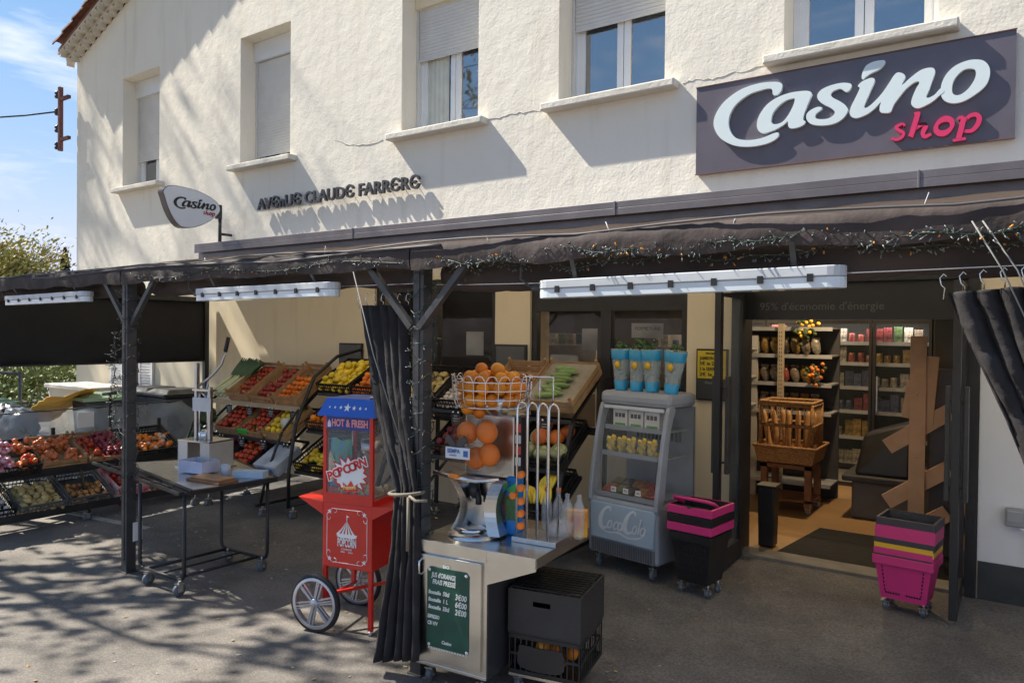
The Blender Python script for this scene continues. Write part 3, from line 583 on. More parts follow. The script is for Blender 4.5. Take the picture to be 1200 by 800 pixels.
# rolled brown valance tied up under the beam
def roll(x0, x1, y, z, r, mat, name, seed):
    random.seed(seed); m = MB(); m.smooth = True; n = max(12, int((x1-x0)/.05)); k = 14; vs = []
    for i in range(n+1):
        x = x0+(x1-x0)*i/n; tie = abs(math.sin(math.pi*(x-x0)/.75))**.35; rr = r*(.72+.28*tie)
        for q in range(k):
            a = 2*math.pi*q/k; w_ = 1+.16*noise.noise(Vector((x*5, q*.9, seed)))+.1*noise.noise(Vector((x*17, q*2.1, seed)))
            vs.append((x, y+rr*w_*math.cos(a)*.8, z+rr*w_*math.sin(a)*1.0-.012*tie))
    m.add(vs, [(i*k+q, i*k+(q+1) % k, (i+1)*k+(q+1) % k, (i+1)*k+q) for i in range(n) for q in range(k)]+[tuple(range(k)), tuple(n*k+q for q in range(k))])
    return ap(m, name, mat)
roll(-8.95, -5.75, 3.13, 2.20, .065, CANV, 'rolled_valance', 1); roll(-5.57, -2.80, 3.13, 2.20, .065, CANV, 'rolled_valance', 2); roll(-2.62, .3, 3.145, 2.19, .088, CANV, 'rolled_valance', 3)
for x0_, x1_, sd_ in ((-9.06, -5.70, 7), (-5.69, -2.72, 8), (-2.71, 2.3, 9)):       # canvas wrapped round the front beam
    m = MB(); m.smooth = True; n = int((x1_-x0_)/.04); vs = []
    for i in range(n+1):
        x = x0_+(x1_-x0_)*i/n
        for q, (yy, zz_) in enumerate(((2.955, 2.229), (2.948, 2.26), (2.95, 2.30), (2.958, 2.336), (3.0, 2.345), (3.06, 2.352))):
            k1 = noise.noise(Vector((x*4, q*.8, sd_)))*.010+noise.noise(Vector((x*14, q*1.7, sd_)))*.006; vs.append((x, yy-abs(k1)*.8, zz_+k1+(.010*math.cos(x*2*math.pi/.75) if q < 2 else 0)-(.012 if q < 1 else 0)))
    m.add(vs, [(i*6+q, i*6+q+1, i*6+7+q, i*6+6+q) for i in range(n) for q in range(5)]); ap(m, 'beam_wrap', CANV, recalc=False)
random.seed(11)
for x in [-8.2, -7.3, -6.1, -4.6, -3.4, -2.2, -1.53, -.97, -.3]:
    m = MB(); m.tube([(x, 2.958, 2.23), (x+.004, 2.956, 2.335), (x+random.uniform(-.02, .02), 2.96, 2.345+random.random()*.04)], .002, 5)
    ap(m, 'cable_tie', M('tie_white', (.42, .42, .42), .5))
m = MB()
m.tube([(x, 2.945+.012*math.sin(x*3), 2.33+.022*abs(math.sin(x*2.1+.4))) for x in [-9+i*.1 for i in range(115)]], .005, 6)
m.tube([(x, 2.95, 2.30+.03*abs(math.sin(x*1.05+.9))) for x in [-7.2+i*.1 for i in range(48)]], .007, 6)
ap(m, 'cable', M('grey_cable', (.07, .07, .075), .6))

# string lights
def string_lights(name_label, path, seed, density=34, spread=.045, amber=True):
    random.seed(seed); m = MB(); P = [Vector(p) for p in path]
    m.tube(P, .0028, 5)
    for i in range(len(P)-1):
        L_ = (P[i+1]-P[i]).length
        for k in range(max(1, int(L_*density))):
            p = P[i].lerp(P[i+1], random.random()); d = Vector((random.uniform(-1, 1), random.uniform(-.8, .3), random.uniform(-1, .8))).normalized()*random.uniform(.4, 1)*spread
            m.mi = 0; m.tube([p, p+d*.6], .002, 4); m.mi = 1 if random.random() < .93 else 2
            m.tube([p+d*.6, p+d], .0023 if m.mi == 1 else .0028, 4)
    m.mi = 0
    o = m.build('string_lights', [M('dark_green_wire', (.012, .03, .022), .5), M('bulb_clear', (.17, .19, .19), .25, var=.3), M('bulb_amber', (.75, .30, .03), .3)])
    tag(o, name_label, 'string lights')
def helix(x, y, z0, z1, r, turns): return [(x+r*math.cos(2*math.pi*turns*i/(turns*12)), y+r*math.sin(2*math.pi*turns*i/(turns*12)), z0+(z1-z0)*i/(turns*12)+.02*math.sin(i*1.7)) for i in range(turns*12+1)]
string_lights('string of fairy lights wound round the left awning post', helix(-5.66, 3, .55, 2.2, .068, 15), 1, 20)
string_lights('string of fairy lights wound round the post by the black curtain', helix(-2.713, 3.055, .3, 2.2, .068, 20), 2, 34)
string_lights('tangle of fairy lights along the right part of the awning beam', [(x, 2.95+.01*math.sin(x*9), 2.245+.016*math.sin(x*6.3)+.012*math.sin(x*17)) for x in [-2.6+i*.03 for i in range(95)]], 3, 150, .045)
string_lights('second tangle of fairy lights draped low over the rolled brown valance', [(x, 3.03+.01*math.sin(x*5), 2.205+.014*math.sin(x*8.3)+.01*math.sin(x*19)) for x in [-2.5+i*.03 for i in range(88)]], 5, 120, .045)
string_lights('sparse fairy lights along the middle part of the awning beam', [(x, 2.945, 2.26+.016*math.sin(x*5.3)) for x in [-5.5+i*.05 for i in range(56)]], 4, 70, .04)
string_lights('loose bunch of fairy lights hanging off the left post', [(-5.76+.03*math.sin(i*2.3), 2.94+.02*math.cos(i*3.1), 1.85-.035*i) for i in range(26)], 6, 80, .06)

# waterproof tube lamps hung on the frame
def tube_lamp(xa, xb, y, z, dz, label):
    t = thing('fluorescent_lamp', label, 'lamp', ((xa+xb)/2, y, z)); L_ = (xb-xa)/2
    def hull(zlo, zhi, wy, e=0):
        m = MB(); k = 8; lp = []
        for s, x0 in ((1, L_-.06), (-1, -L_+.06)):
            for q in range(k+1):
                a = -math.pi/2+math.pi*q/k; lp.append((s*(L_-.06+.06*math.cos(a))+0, s*wy*math.sin(a)))
        m.plate([lp], lambda a, b_, d: Vector((a, b_, zhi-d+a*dz)), zhi-zlo); return m
    hull(.005, .045, .052).build('housing', M('lamp_grey', (.52, .54, .56), .45), t, bevel=.008)
    hull(-.04, .004, .046).build('diffuser', M('lamp_cover', (.62, .68, .72), .12, var=.05, coat=.4), t, bevel=.012)
    for i in range(7):
        x = -L_+.12+i*(2*L_-.24)/6
        for s in (-1, 1): m = MB(); m.box((x, s*.052, .0+x*dz), (.022, .010, .03)); m.build('clip', BLKM, t)
    for x in (-L_*.72, L_*.72):
        m = MB(); m.bar((x, .0, .045+x*dz), (x, -.05, 2.24-z), .022, .006, (0, 1, 0)); m.build('bracket', GREYF, t)
    m = MB(); m.tube([(-L_, 0, .01-L_*dz), (-L_-.05, 0, .012-L_*dz)], .016); m.tube([(-L_-.05, 0, .012-L_*dz), (-L_-.12, 0, .05), (-L_-.1, -.02, .12)], .006); m.build('cable', GREYF, t)
    return t
tube_lamp(-7.80, -6.27, 3.0, 2.125, .01, 'long white tube lamp under the awning beam at the far left')
tube_lamp(-4.74, -3.33, 3.0, 2.115, .006, 'long white tube lamp under the beam between the two posts')
tube_lamp(-1.91, -.55, 3.0, 2.09, .014, 'long white tube lamp under the beam in front of the shop windows')

# black drop panel closing the left end of the awning, clear sheet below
t = thing('side_screen', 'wide black fabric screen closing the left end of the awning', 'screen', (-9.05, 3, 0))
m = MB(); m.smooth = True; n = 30; vs = []
for i in range(n+1):
    y = .04+i*2.78/n; w_ = .012*math.sin(y*7)
    vs += [(w_, y, 1.46+.004*math.sin(y*9)), (w_*.6, y, 1.8), (0, y, 2.27+y*.0)]
m.add(vs, [(3*i+k, 3*i+3+k, 3*i+4+k, 3*i+1+k) for i in range(n) for k in (0, 1)])
o = m.build('fabric', M('screen_black', (.02, .021, .024), .85, var=.15), t); md = o.modifiers.new('thick', 'SOLIDIFY'); md.thickness = .004
m = MB(); m.bx(-.03, .03, 2.80, 2.86, .1, 2.3); m.build('upright', BLK, t)
m = MB(); m.tube([(0, .03, 1.455), (0, 2.82, 1.455)], .012); m.build('hem_bar', BLK, t)
t2 = thing('windbreak_sheet', 'torn clear plastic windbreak sheet behind the potato crates', 'plastic sheet', (-8.75, 3, 0))
m = MB(); m.smooth = True; vs = []; n = 40
for i in range(n+1):
    y = -.6+i*3.4/n; zt = .96+(.0 if i < 34 else -.05*(i-34))+.012*math.sin(i*1.9)
    for k in range(6):
        t_ = k/5; vs.append((.03*math.sin(y*5+t_*2)+.02*math.sin(y*13+t_*5), y, .25+(zt-.25)*t_))
m.add(vs, [(6*i+k, 6*i+6+k, 6*i+7+k, 6*i+1+k) for i in range(n) for k in range(5)])
m.build('sheet', PLAST, t2, recalc=False)
m = MB(); m.tube([(0, -.6, .97), (0, 2.3, .97)], .008); m.build('rail', GREYF, t2)

# curtains
def curtain(label, pts_top, pts_mid, pts_bot, folds, seed, depth=.05, y0=3.05, thick=.006, mat=CLOTH, lean=0):
    """vertical cloth between lists of (x, z) rows; each row has a left and a right end"""
    random.seed(seed); t = thing('black_curtain', label, 'curtain', (pts_top[0][0], y0, 0)); m = MB(); m.smooth = True
    rows = [pts_top]+pts_mid+[pts_bot]; nv = 36; nu = folds*8; vs = []
    rr = []
    for k in range(nv+1):
        tt = k/nv*(len(rows)-1); i = min(int(tt), len(rows)-2); f = tt-i; f = f*f*(3-2*f)*.5+f*.5
        a = [Vector(rows[i][q]).lerp(Vector(rows[i+1][q]), f) for q in (0, 1)]; rr.append(a)
    for k, (a, b_) in enumerate(rr):
        wid = (b_-a).length
        for j in range(nu+1):
            s = j/nu; ph = s*folds*2*math.pi; am = depth*min(1, wid/.3+.35)
            p = a.lerp(b_, s); ph += 1.1*noise.noise(Vector((s*3, k*.07, seed+3))); w2 = am*((.8+.5*noise.noise(Vector((s*5, k*.1, seed+9))))*math.sin(ph)+.3*math.sin(ph*2+k*.12+seed))+.010*noise.noise(Vector((s*30, k*.5, seed)))+.006*noise.noise(Vector((s*60, k*1.3, seed))); vs.append((p.x-pts_top[0][0]+.15*wid/folds*math.cos(ph), w2+lean*(1-k/nv)+.015*noise.noise(Vector((s*4, k*.15, seed))), p.y))
    m.add(vs, [(k*(nu+1)+j, k*(nu+1)+j+1, (k+1)*(nu+1)+j+1, (k+1)*(nu+1)+j) for k in range(nv) for j in range(nu)])
    o = m.build('cloth', mat, t, recalc=False); md = o.modifiers.new('thick', 'SOLIDIFY'); md.thickness = thick
    h = MB()
    for j in range(folds+2):
        a, b_ = rr[0]; p = a.lerp(b_, j/(folds+1)); x = p.x-pts_top[0][0]
        h.X = Matrix.Translation((0, lean, 0)); h.tube([(x, 0, p.y-.02), (x+.004, 0, p.y+.02), (x-.006, -.01, p.y+.03), (x-.012, 0, p.y+.055), (x, .0, p.y+.07), (x+.009, 0, p.y+.06)], .0022, 6)
    h.build('hooks', CHROME, t); return t
def _rw(py, xa, xb, y=2.90): a = YP(xa, py, y); b_ = YP(xb, py, y); return [(a.x, a.z), (b_.x, b_.z)]
ct = curtain('long black curtain tied back at the post beside the red popcorn cart', _rw(358, 421, 478, 3.08), [_rw(450, 436, 481, 3.05), _rw(520, 450, 485, 3.02), _rw(575, 466, 490, 2.99), _rw(650, 458, 493, 2.96)], _rw(772, 438, 491, 2.92), 5, 3, .035, 2.92, lean=.16)
m = MB(); m.tube([(.482+.105*math.cos(a), .06+.075*math.sin(a), 1.0+.012*math.cos(a)) for a in [2*math.pi*i/20 for i in range(20)]], .010, 8, True); m.tube([(.56, .0, 1.0), (.63, -.03, .99), (.70, -.02, 1.0)], .008); m.tube([(.57, -.02, 1.0), (.58, -.03, .85), (.575, -.03, .72)], .009)
m.build('tieback', M('beige_webbing', (.20, .17, .13), .9), ct)
curtain('black curtain gathered to the right above the lower white wall', [(-.235, 2.03), (.12, 2.06)], [[(-.16, 1.85), (.16, 1.85)], [(-.06, 1.62), (.2, 1.62)]], [(.02, 1.40), (.24, 1.40)], 5, 8, .035, 3.0)
m = MB(); m.tube(sag((-4.2, 3.08, 2.16), (-2.76, 3.08, 2.145), .006), .003, 5); m.tube(sag((-2.62, 3.06, 2.13), (.3, 3.06, 2.13), .012), .003, 5)
tag(m.build('curtain_wire', CHROME), 'thin tight steel curtain wire running under the awning beam', 'wire')
m = MB(); m.tube([(-3.02, 2.83, 2.20), (-2.86, 2.83, 1.75), (-2.62, 2.83, 1.22)], .003, 6); tag(m.build('white_cord', M('cord_white', (.22, .22, .21), .8)), 'white cord running from the awning beam down over the black curtain', 'cord')
m = MB(); m.tube([(-.15, 2.93, 2.27), (-.06, 2.93, 2.1), (.02, 2.93, 1.9)], .0025, 6); m.tube([(-.12, 2.94, 2.27), (-.02, 2.94, 2.1), (.05, 2.94, 1.9)], .0025, 6); tag(m.build('white_cord', M('cord_white')), 'pair of white cords hanging over the gathered curtain on the right', 'cord')

# notice board and wall socket
N = thing('notice_board', 'black framed notice with yellow hand written price sheet beside the entrance', 'notice', (-2.215, 5.9, 1.34))
m = MB(); m.bx(0, .26, -.03, -.003, 0, .42); m.build('frame', BLK, N)
m = MB(); m.bx(.012, .248, -.034, -.031, .178, .405); m.build('yellow_sheet', M('yellow_paper', (.62, .47, .03), .8), N)
m = MB()
for i, (s, sz) in enumerate((('PROMO', .022), ('JAMBON entier', .038), ('5€ le 2,50€', .042), ('3 le SERRANO', .038), ('2€ le 11€', .042))):
    text_into(m, s, sz, (.13, -.0355, .375-i*.044), (1, 0, 0), (0, 0, 1), extrude=.0004, align='CENTER', width=.2 if i else .1, offset=.001)
m.build('handwriting', M('ink', (.03, .03, .03)), N)
m = MB(); m.bx(.012, .248, -.034, -.031, .012, .168); m.build('dark_sheet', M('dark_sheet', (.05, .05, .055), .5), N)
m = MB(); text_into(m, 'Horaires', .03, (.13, -.0355, .135), (1, 0, 0), (0, 0, 1), extrude=.0004, align='CENTER'); m.build('lettering', M('pale_ink', (.35, .35, .35)), N)
K = thing('wall_socket', 'small grey weatherproof socket box on the white lower wall', 'socket', (-.03, 5.886, .70))
m = MB(); m.box((0, -.03, 0), (.11, .055, .12)); m.build('box', M('socket_grey', (.30, .31, .33), .5), K, bevel=.01)
m = MB(); m.box((0, -.062, .012), (.085, .012, .075), (.2, 0, 0)); m.build('lid', M('socket_lid', (.40, .41, .43), .4), K, bevel=.005)
m = MB(); m.tube([(.02, -.04, -.06), (.05, -.04, -.075), (.12, -.02, -.075)], .01); m.build('conduit', WHT, K)

# ================================================================== TREES AND THINGS BEYOND THE AWNING
def leafmat(name, a, b_): return M(name, a, .7, col2=b_, scale=1.5, var=.3)
BARK = M('bark', (.16, .13, .10), .95, var=.3, scale=8, bump=.6)
def tree(label, loc, H_, crown_r, trunk_r, seed, leaves, lsize, lmat, levels=4, name='tree', lean=(0, 0), first=None, spread=.75, group=None, xmax=99, ymin=-99):
    random.seed(seed); t = thing(name, label, 'tree', loc, group=group); m = MB(); tips = []
    def grow(p, d, L_, r_, lv):
        if lv > 1 and (p.x + 2.75*p.y > xmax or p.y < ymin): return
        n = 4; pts = [p]; q = p; dd = d.copy()
        for i in range(n):
            dd = (dd+Vector((random.uniform(-1, 1), random.uniform(-1, 1), random.uniform(-.3, .6)))*.16).normalized(); q = q+dd*L_/n; pts.append(q)
        m.tube(pts, [r_*(1-.45*i/n) for i in range(n+1)], 7 if lv < 2 else 4)
        if lv >= 2: tips.extend(pts[1:])
        if lv < levels:
            for k in range(random.choice((3, 4)) if lv < levels-1 else 3):
                a = random.uniform(0, 2*math.pi); ax = dd.orthogonal().normalized(); ax.rotate(Matrix.Rotation(a, 3, dd)); nd = (dd+ax*random.uniform(.5, 1.1)*spread*1.3).normalized(); nd.z += .12
                grow(pts[-1] if k < 2 else pts[random.choice((2, 3))], nd.normalized(), L_*random.uniform(.58, .8), r_*.52, lv+1)
    if first:
        grow(Vector((0, 0, -.1)), Vector((lean[0], lean[1], 1)).normalized(), H_*.5, trunk_r, 0)
    else: grow(Vector((0, 0, -.1)), Vector((lean[0], lean[1], 1)).normalized(), H_*.42, trunk_r, 0)
    m.build('trunk', BARK, t)
    f = MB()
    for i in range(leaves):
        c = random.choice(tips)+Vector([random.gauss(0, 1) for _ in range(3)])*crown_r*.10
        if c.x + 2.75*c.y > xmax+1: continue
        a = Vector([random.gauss(0, 1) for _ in range(3)]).normalized(); b_ = a.orthogonal().normalized()*lsize*random.uniform(.6, 1.2); cc = a.cross(b_).normalized()*lsize*random.uniform(.5, .9)
        f.mi = random.choice((0, 0, 1)); f.add([c-b_, c-cc*.6, c+b_, c+cc*.6], [(0, 1, 2, 3)])
    f.build('crown', lmat, t, recalc=False); return t
LG = [leafmat('leaf_spring', (.42, .35, .06), (.24, .23, .045)), leafmat('leaf_spring_pale', (.55, .45, .12), (.36, .31, .08))]
LD = [leafmat('leaf_green', (.17, .21, .06), (.09, .12, .03)), leafmat('leaf_pale', (.32, .34, .13), (.2, .23, .08))]
tree('yellow green spring tree rising behind the left end of the awning', (-41.2, 15.0, 0), 6.0, 5.0, .25, 5, 6500, .12, LG, 5)
random.seed(3)
cy = thing('cypress', 'small dark pointed cypress far off beyond the house corner', 'tree', (-42, 18.8, 0)); m = MB(); m.tube([(0, 0, 0), (0, 0, 2)], .12); m.build('trunk', BARK, cy)
f = MB()
for i in range(1500):
    z = random.random(); a = random.uniform(0, 6.28); rr = .75*(1-z)**.7*random.uniform(.6, 1); c = Vector((rr*math.cos(a), rr*math.sin(a), .8+z*5.3)); b_ = Vector([random.gauss(0, 1) for _ in range(3)]).normalized()*.1; d = b_.orthogonal().normalized()*.06
    f.add([c-b_, c-d, c+b_, c+d], [(0, 1, 2, 3)])
f.build('crown', M('cypress_leaf', (.03, .045, .03), .9, var=.4), cy, recalc=False)
# street plane trees just outside the photograph: their thin spring branches dapple the ground and the house
P1 = tree('tall spring plane tree left of the shop whose branches shade the gable', (-20.3, 3.3, 0), 17.5, 3.6, .28, 21, 4500, .08, LG, 5, 'plane_tree', spread=.6, xmax=8.5, ymin=-1.0)
P2 = tree('spring plane tree at the kerb left of the shop', (-12.6, -.3, 0), 10.5, 3.6, .2, 33, 4600, .10, LG, 4, 'plane_tree', spread=.9, xmax=10.5)
P3 = tree('spring plane tree across the lane reflected in the shop windows', (2.5, -9, 0), 9, 4, .22, 41, 3500, .10, LG, 5, 'plane_tree')
P4 = tree('spring plane tree nearest the corner across the lane', (-5.5, -9.5, 0), 8.5, 4, .22, 47, 3500, .10, LG, 5, 'plane_tree')

# hedge, railing, masonry and bins beyond the left end
def bushes(label, c, d, n, seed, ls=.05):
    random.seed(seed); t = thing('bush', label, 'bush', c); f = MB()
    for i in range(n):
        v = Vector([random.gauss(0, .38) for _ in range(3)]); 
        k = 1+.35*noise.noise(v*2.3+Vector((seed, 0, 0))); v = v.normalized()*min(v.length, 1)*k
        p = Vector((v.x*d[0], v.y*d[1], d[2]*(.5+.5*v.z))); b_ = Vector([random.gauss(0, 1) for _ in range(3)]).normalized()*ls; e = b_.orthogonal().normalized()*ls*.6
        f.mi = random.choice((0, 0, 1)); f.add([p-b_, p-e, p+b_, p+e], [(0, 1, 2, 3)])
    f.build('foliage', LD, t, recalc=False); m = MB()
    for k in range(5): m.tube([(0, 0, 0), (random.uniform(-.4, .4)*d[0], random.uniform(-.4, .4)*d[1], d[2]*.7)], .02, 5)
    m.build('stems', BARK, t); return t
bushes('bright green bush seen low between awning screen and bins at the far left', (-18.6, 7.2, -.1), (2.2, 1.3, 1.75), 6500, 1)
bushes('second green bush further left past the grey railing', (-22.5, 7.2, -.1), (2.4, 1.5, 1.9), 6500, 2, .06)
bushes('low green bush behind the others along the far lane', (-26, 12, -.1), (4, 2, 2.1), 6000, 3, .09)
m = thing('railing', 'grey tubular railing in front of the green bushes', 'railing', (-16, 5.4, 0))
for z in (.62, 1.1): q = MB(); q.tube([(-7, 0, z), (2.4, 0, z)], .028); q.build('rail', GREYF, m)
for x in (-6, -3, 0, 2.4): q = MB(); q.tube([(x, 0, 0), (x, 0, 1.12)], .028); q.build('upright', GREYF, m)
wl = thing('garden_wall', 'low pale rendered wall with a coping beyond the house corner', 'wall', (-11.45, 5.15, 0))
q = MB(); q.bx(-.55, .75, 0, .5, 0, .98); q.build('wall', STUC_IN, wl); q = MB(); q.bx(-.6, .8, -.05, .55, .98, 1.04); q.build('coping', SILL, wl, bevel=.01)
nb = thing('annexe_building', 'pale low annexe building glimpsed past the house corner', 'building', (-15.5, 10, 0))
q = MB(); q.bx(-1.5, 2.6, 0, 6, 0, 2.4); q.build('wall', STUC_IN, nb); q = MB(); q.bx(-1.7, 2.7, -.2, 6.2, 2.4, 2.5); q.build('roof', TILE, nb)
fb = thing('village_house', 'far small house with orange roof beyond the bushes', 'building', (-40, 18, 0))
q = MB(); q.bx(-6, 6, 0, 6, 0, 2.1); q.build('wall', STUC_IN, fb); q = MB(); q.add([(-6.4, -.4, 2.1), (6.4, -.4, 2.1), (6.4, 6.4, 2.1), (-6.4, 6.4, 2.1), (-6.4, 3, 2.7), (6.4, 3, 2.7)], [(0, 1, 5, 4), (2, 3, 4, 5), (0, 4, 3), (1, 2, 5), (0, 3, 2, 1)]); q.build('roof', TILE, fb)
for x in (-4, 0, 3): q = MB(); q.bx(x, x+.8, -.02, .02, .8, 1.7); q.build('window', GREYF, fb)
def bin_(label, loc, col, lid, rz=0, s=1, open_=False):
    t = thing('wheeled_bin', label, 'bin', loc, rz); q = MB(); q.box((0, 0, .47*s), (.46*s, .5*s, .8*s)); q.v = [Vector((v.x*(.8+.25*v.z/s), v.y*(.8+.25*v.z/s), v.z)) for v in q.v]; q.build('body', M('bin_'+col[0], col[1], .5), t, bevel=.02)
    q = MB(); q.smooth = False; q.box((0, 0, .90*s), (.56*s, .6*s, .05)); q.box((0, .0, .94*s), (.5*s, .52*s, .05), None, (.7, .7)); q.build('lid', M('bin_'+lid[0], lid[1], .45), t, bevel=.015)
    for x in (-.2*s, .2*s): q = MB(); q.lathe([(0, -.02), (.08, -.02), (.08, .02), (0, .02)], (x, .22*s, .08), 'x', 14); q.build('wheel', RUB, t)
G_ = ('green', (.03, .10, .05)); GY = ('grey', (.045, .05, .06)); BK = ('black', (.008, .008, .009)); LGn = ('lightgreen', (.28, .38, .22))
bin_('dark green wheeled bin at the far left behind the plastic sheet', (-11.3, 4.1, 0), G_, G_, .2, .95)
bin_('small dark wheeled bin under the rubbish bags', (-10.45, 4.12, 0), GY, BK, 0, .66)
bin_('grey wheeled bin with pale green lid behind the plastic sheet', (-10.05, 4.95, 0), GY, LGn, -.1, 1.06)
bin_('black lidded wheeled bin nearest the house wall, left of its twin', (-9.78, 5.5, 0), GY, BK, .1, 1.13)
bin_('black lidded wheeled bin right of its twin, beside the screen upright', (-9.22, 5.52, 0), GY, BK, -.05, 1.13)
for i, (lab, loc, s, mt) in enumerate((('shiny black rubbish bag lying on the small dark bin', (-10.75, 4.1, .76), (.27, .22, .13), BLKM), ('greyish plastic rubbish bag slumped beside the black one', (-10.2, 4.05, .68), (.24, .2, .19), M('grey_film', (.10, .115, .14), .3, var=.5)))):
    q = MB(); q.sphere((0, 0, 0), 1, 30, s); 
    for k, v in enumerate(q.v): q.v[k] = v*(1+.35*noise.noise(v*6+Vector((i*9, 0, 0)))+.22*noise.noise(v*17))
    o = q.build('rubbish_bag', mt); o.location = loc; tag(o, lab, 'rubbish bag')
q = MB(); q.smooth = False; vs = []; 
for i in range(13):
    for k in range(5): a = i/12; vs.append((-.55+1.1*a, -.3+.15*k, .30*a+.008*((i % 2)*2-1)+(-.04*k)+.03*math.sin(k*1.7+a*3)))
q.add(vs, [(i*5+k, i*5+k+1, (i+1)*5+k+1, (i+1)*5+k) for i in range(12) for k in range(4)])
o = q.build('folded_tarpaulin', M('yellow_tarp', (.85, .55, .10), .6, col2=(.75, .30, .04), scale=5, detail=1)); o.location = (-10.35, 4.55, .78); o.rotation_euler = (.35, -.15, .1); tag(o, 'yellow and orange pleated tarpaulin lying across the bins', 'tarpaulin'); md = o.modifiers.new('t', 'SOLIDIFY'); md.thickness = .008
q = MB(); q.tube([(0, 0, 0), (0, 0, 1.06)], .018); q.tube([(-.16, 0, 1.06), (.12, 0, 1.09)], .018); o = q.build('post_stand', BLK); o.location = (-8.62, 4.35, .05); tag(o, 'thin black T shaped stand behind the shallot crate', 'stand')
q = MB(); q.bx(-.002, .002, -.09, .09, 0, .17); o = q.build('paper_notice', WHT); o.location = (-8.66, 4.1, .76); tag(o, 'white paper sheet fixed on the clear windbreak', 'paper')

# ================================================================== THINGS IN FRONT OF THE SHOP
# ---- red popcorn cart: local x along its front (left to right), y away from the viewer
pcx, pcy = -3.62, 3.15
PC = thing('popcorn_cart', 'red popcorn cart with blue star canopy and big spoked wheels', 'popcorn cart', (pcx, pcy, gz(pcy)), math.atan2(.08, .36))
PW, PD = .365, .34
def pc(m, n, mt, par=PC, **k): return m.build(n, mt, par, **k)
m = MB(); m.bx(0, PW, 0, PD, .395, .80); pc(m, 'lower_cabinet', RED, bevel=.006)
m = MB(); m.add([(0, .0, .80), (0, PD, .80), (-.19, PD, .815), (-.19, 0, .815), (0, 0, .72), (0, PD, .72)], [(0, 1, 2, 3), (4, 5, 2, 3), (0, 3, 4), (1, 5, 2), (0, 4, 5, 1)]); pc(m, 'side_tray', RED)
m = MB(); m.add([(PW, .0, .80), (PW, PD, .80), (PW+.17, PD, .815), (PW+.17, 0, .815), (PW, 0, .72), (PW, PD, .72)], [(3, 2, 1, 0), (3, 2, 5, 4), (4, 3, 0), (2, 5, 1), (1, 5, 4, 0)]); pc(m, 'side_tray', RED)
for x in (.014, PW-.014):
    for y in (.014, PD-.014):
        fr = (x > .1); m = MB(); m.bx(x-.013, x+.013, y-.013, y+.013, .03 if fr else .19, .395); l = pc(m, 'leg', RED)
        if fr: q = MB(); q.lathe([(.0, 0), (.016, 0), (.016, .03), (0, .03)], (x, y, 0)); q.build('foot', SILV, l)
m = MB(); m.bar((.014, .014, .21), (PW-.014, PD-.014, .25), .018); pc(m, 'cross_bar', RED)
m = MB(); m.tube([(.0, -.075, .178), (.0, PD+.075, .178)], .01); pc(m, 'axle', RED)
for y in (-.07, PD+.06):
    m = MB(); m.smooth = True; m.lathe([(.158, -.017), (.172, -.018), (.181, -.009), (.181, .009), (.172, .018), (.158, .017), (.158, -.017)], (0, y, .181), 'y', 40); w_ = pc(m, 'wheel', RUB)
    m = MB(); m.lathe([(.140, -.016), (.159, -.018), (.159, .018), (.140, .016), (.140, -.016)], (0, y, .181), 'y', 40); m.lathe([(0, -.022), (.024, -.022), (.03, -.012), (.03, .012), (.024, .022), (0, .022)], (0, y, .181), 'y', 20)
    for k in range(6):
        a = k*math.pi/3+.26; d = Vector((math.cos(a), 0, math.sin(a))); q = Vector((-math.sin(a), 0, math.cos(a))); c = Vector((0, y, .181))
        for sg in (-1, 1): m.bar(c+d*.02+q*.012*sg, c+d*.146+q*.019*sg, .010, .012, (0, 1, 0))
        m.bar(c+d*.02, c+d*.146, .008, .03, (0, 1, 0))
    m.build('rim', ALU, w_)
# glass case
m = MB()
for x in (.012, PW-.012):
    for y in (.012, PD-.012): m.bx(x-.012, x+.012, y-.012, y+.012, .83, 1.345)
m.bx(0, PW, 0, PD, .80, .83); m.bx(.024, PW-.024, 0, .02, .83, .862); pc(m, 'case_frame', RED)
for n_, a in (('front', (.024, PW-.024, .004, .008, .862, 1.262)), ('back', (.024, PW-.024, PD-.008, PD-.004, .83, 1.262)), ('l', (.004, .008, .024, PD-.024, .83, 1.345)), ('r', (PW-.008, PW-.004, .024, PD-.024, .83, 1.345))):
    m = MB(); m.bx(*a); pc(m, 'glass_pane', CLEAR)
m = MB(); m.bx(.024, PW-.024, .0, .018, 1.262, 1.345); pc(m, 'header_band', M('navy', (.02, .05, .28), .4))
m = MB(); m.bx(.03, PW-.03, .03, PD-.03, .832, .838); pc(m, 'case_floor', STEEL)
m = MB(); m.add([(-.03, -.03, 1.345), (PW+.03, -.03, 1.345), (PW+.03, PD+.03, 1.345), (-.03, PD+.03, 1.345), (.01, .02, 1.455), (PW-.01, .02, 1.455), (PW-.01, PD-.02, 1.455), (.01, PD-.02, 1.455)], [(0, 3, 2, 1), (4, 5, 6, 7), (0, 1, 5, 4), (1, 2, 6, 5), (2, 3, 7, 6), (3, 0, 4, 7)]); pc(m, 'canopy', BLUE, bevel=.004)
cf = lambda x, z: Vector((x, -.03+(z-1.345)*.05/.11-.003, z))
m = MB()
for i, (dx, rr) in enumerate(((-.13, .008), (-.09, .010), (-.048, .012), (0, .026), (.05, .015), (.094, .012), (.135, .009))):
    lp = []
    for k in range(10): a = math.pi/2+k*math.pi/5; r_ = rr if k % 2 == 0 else rr*.42; lp.append((PW/2+dx+r_*math.cos(a), 1.40+r_*math.sin(a)))
    m.plate([lp], lambda x, y, d: cf(x, y)+Vector((0, d, 0)), .003)
pc(m, 'canopy_stars', WHT)
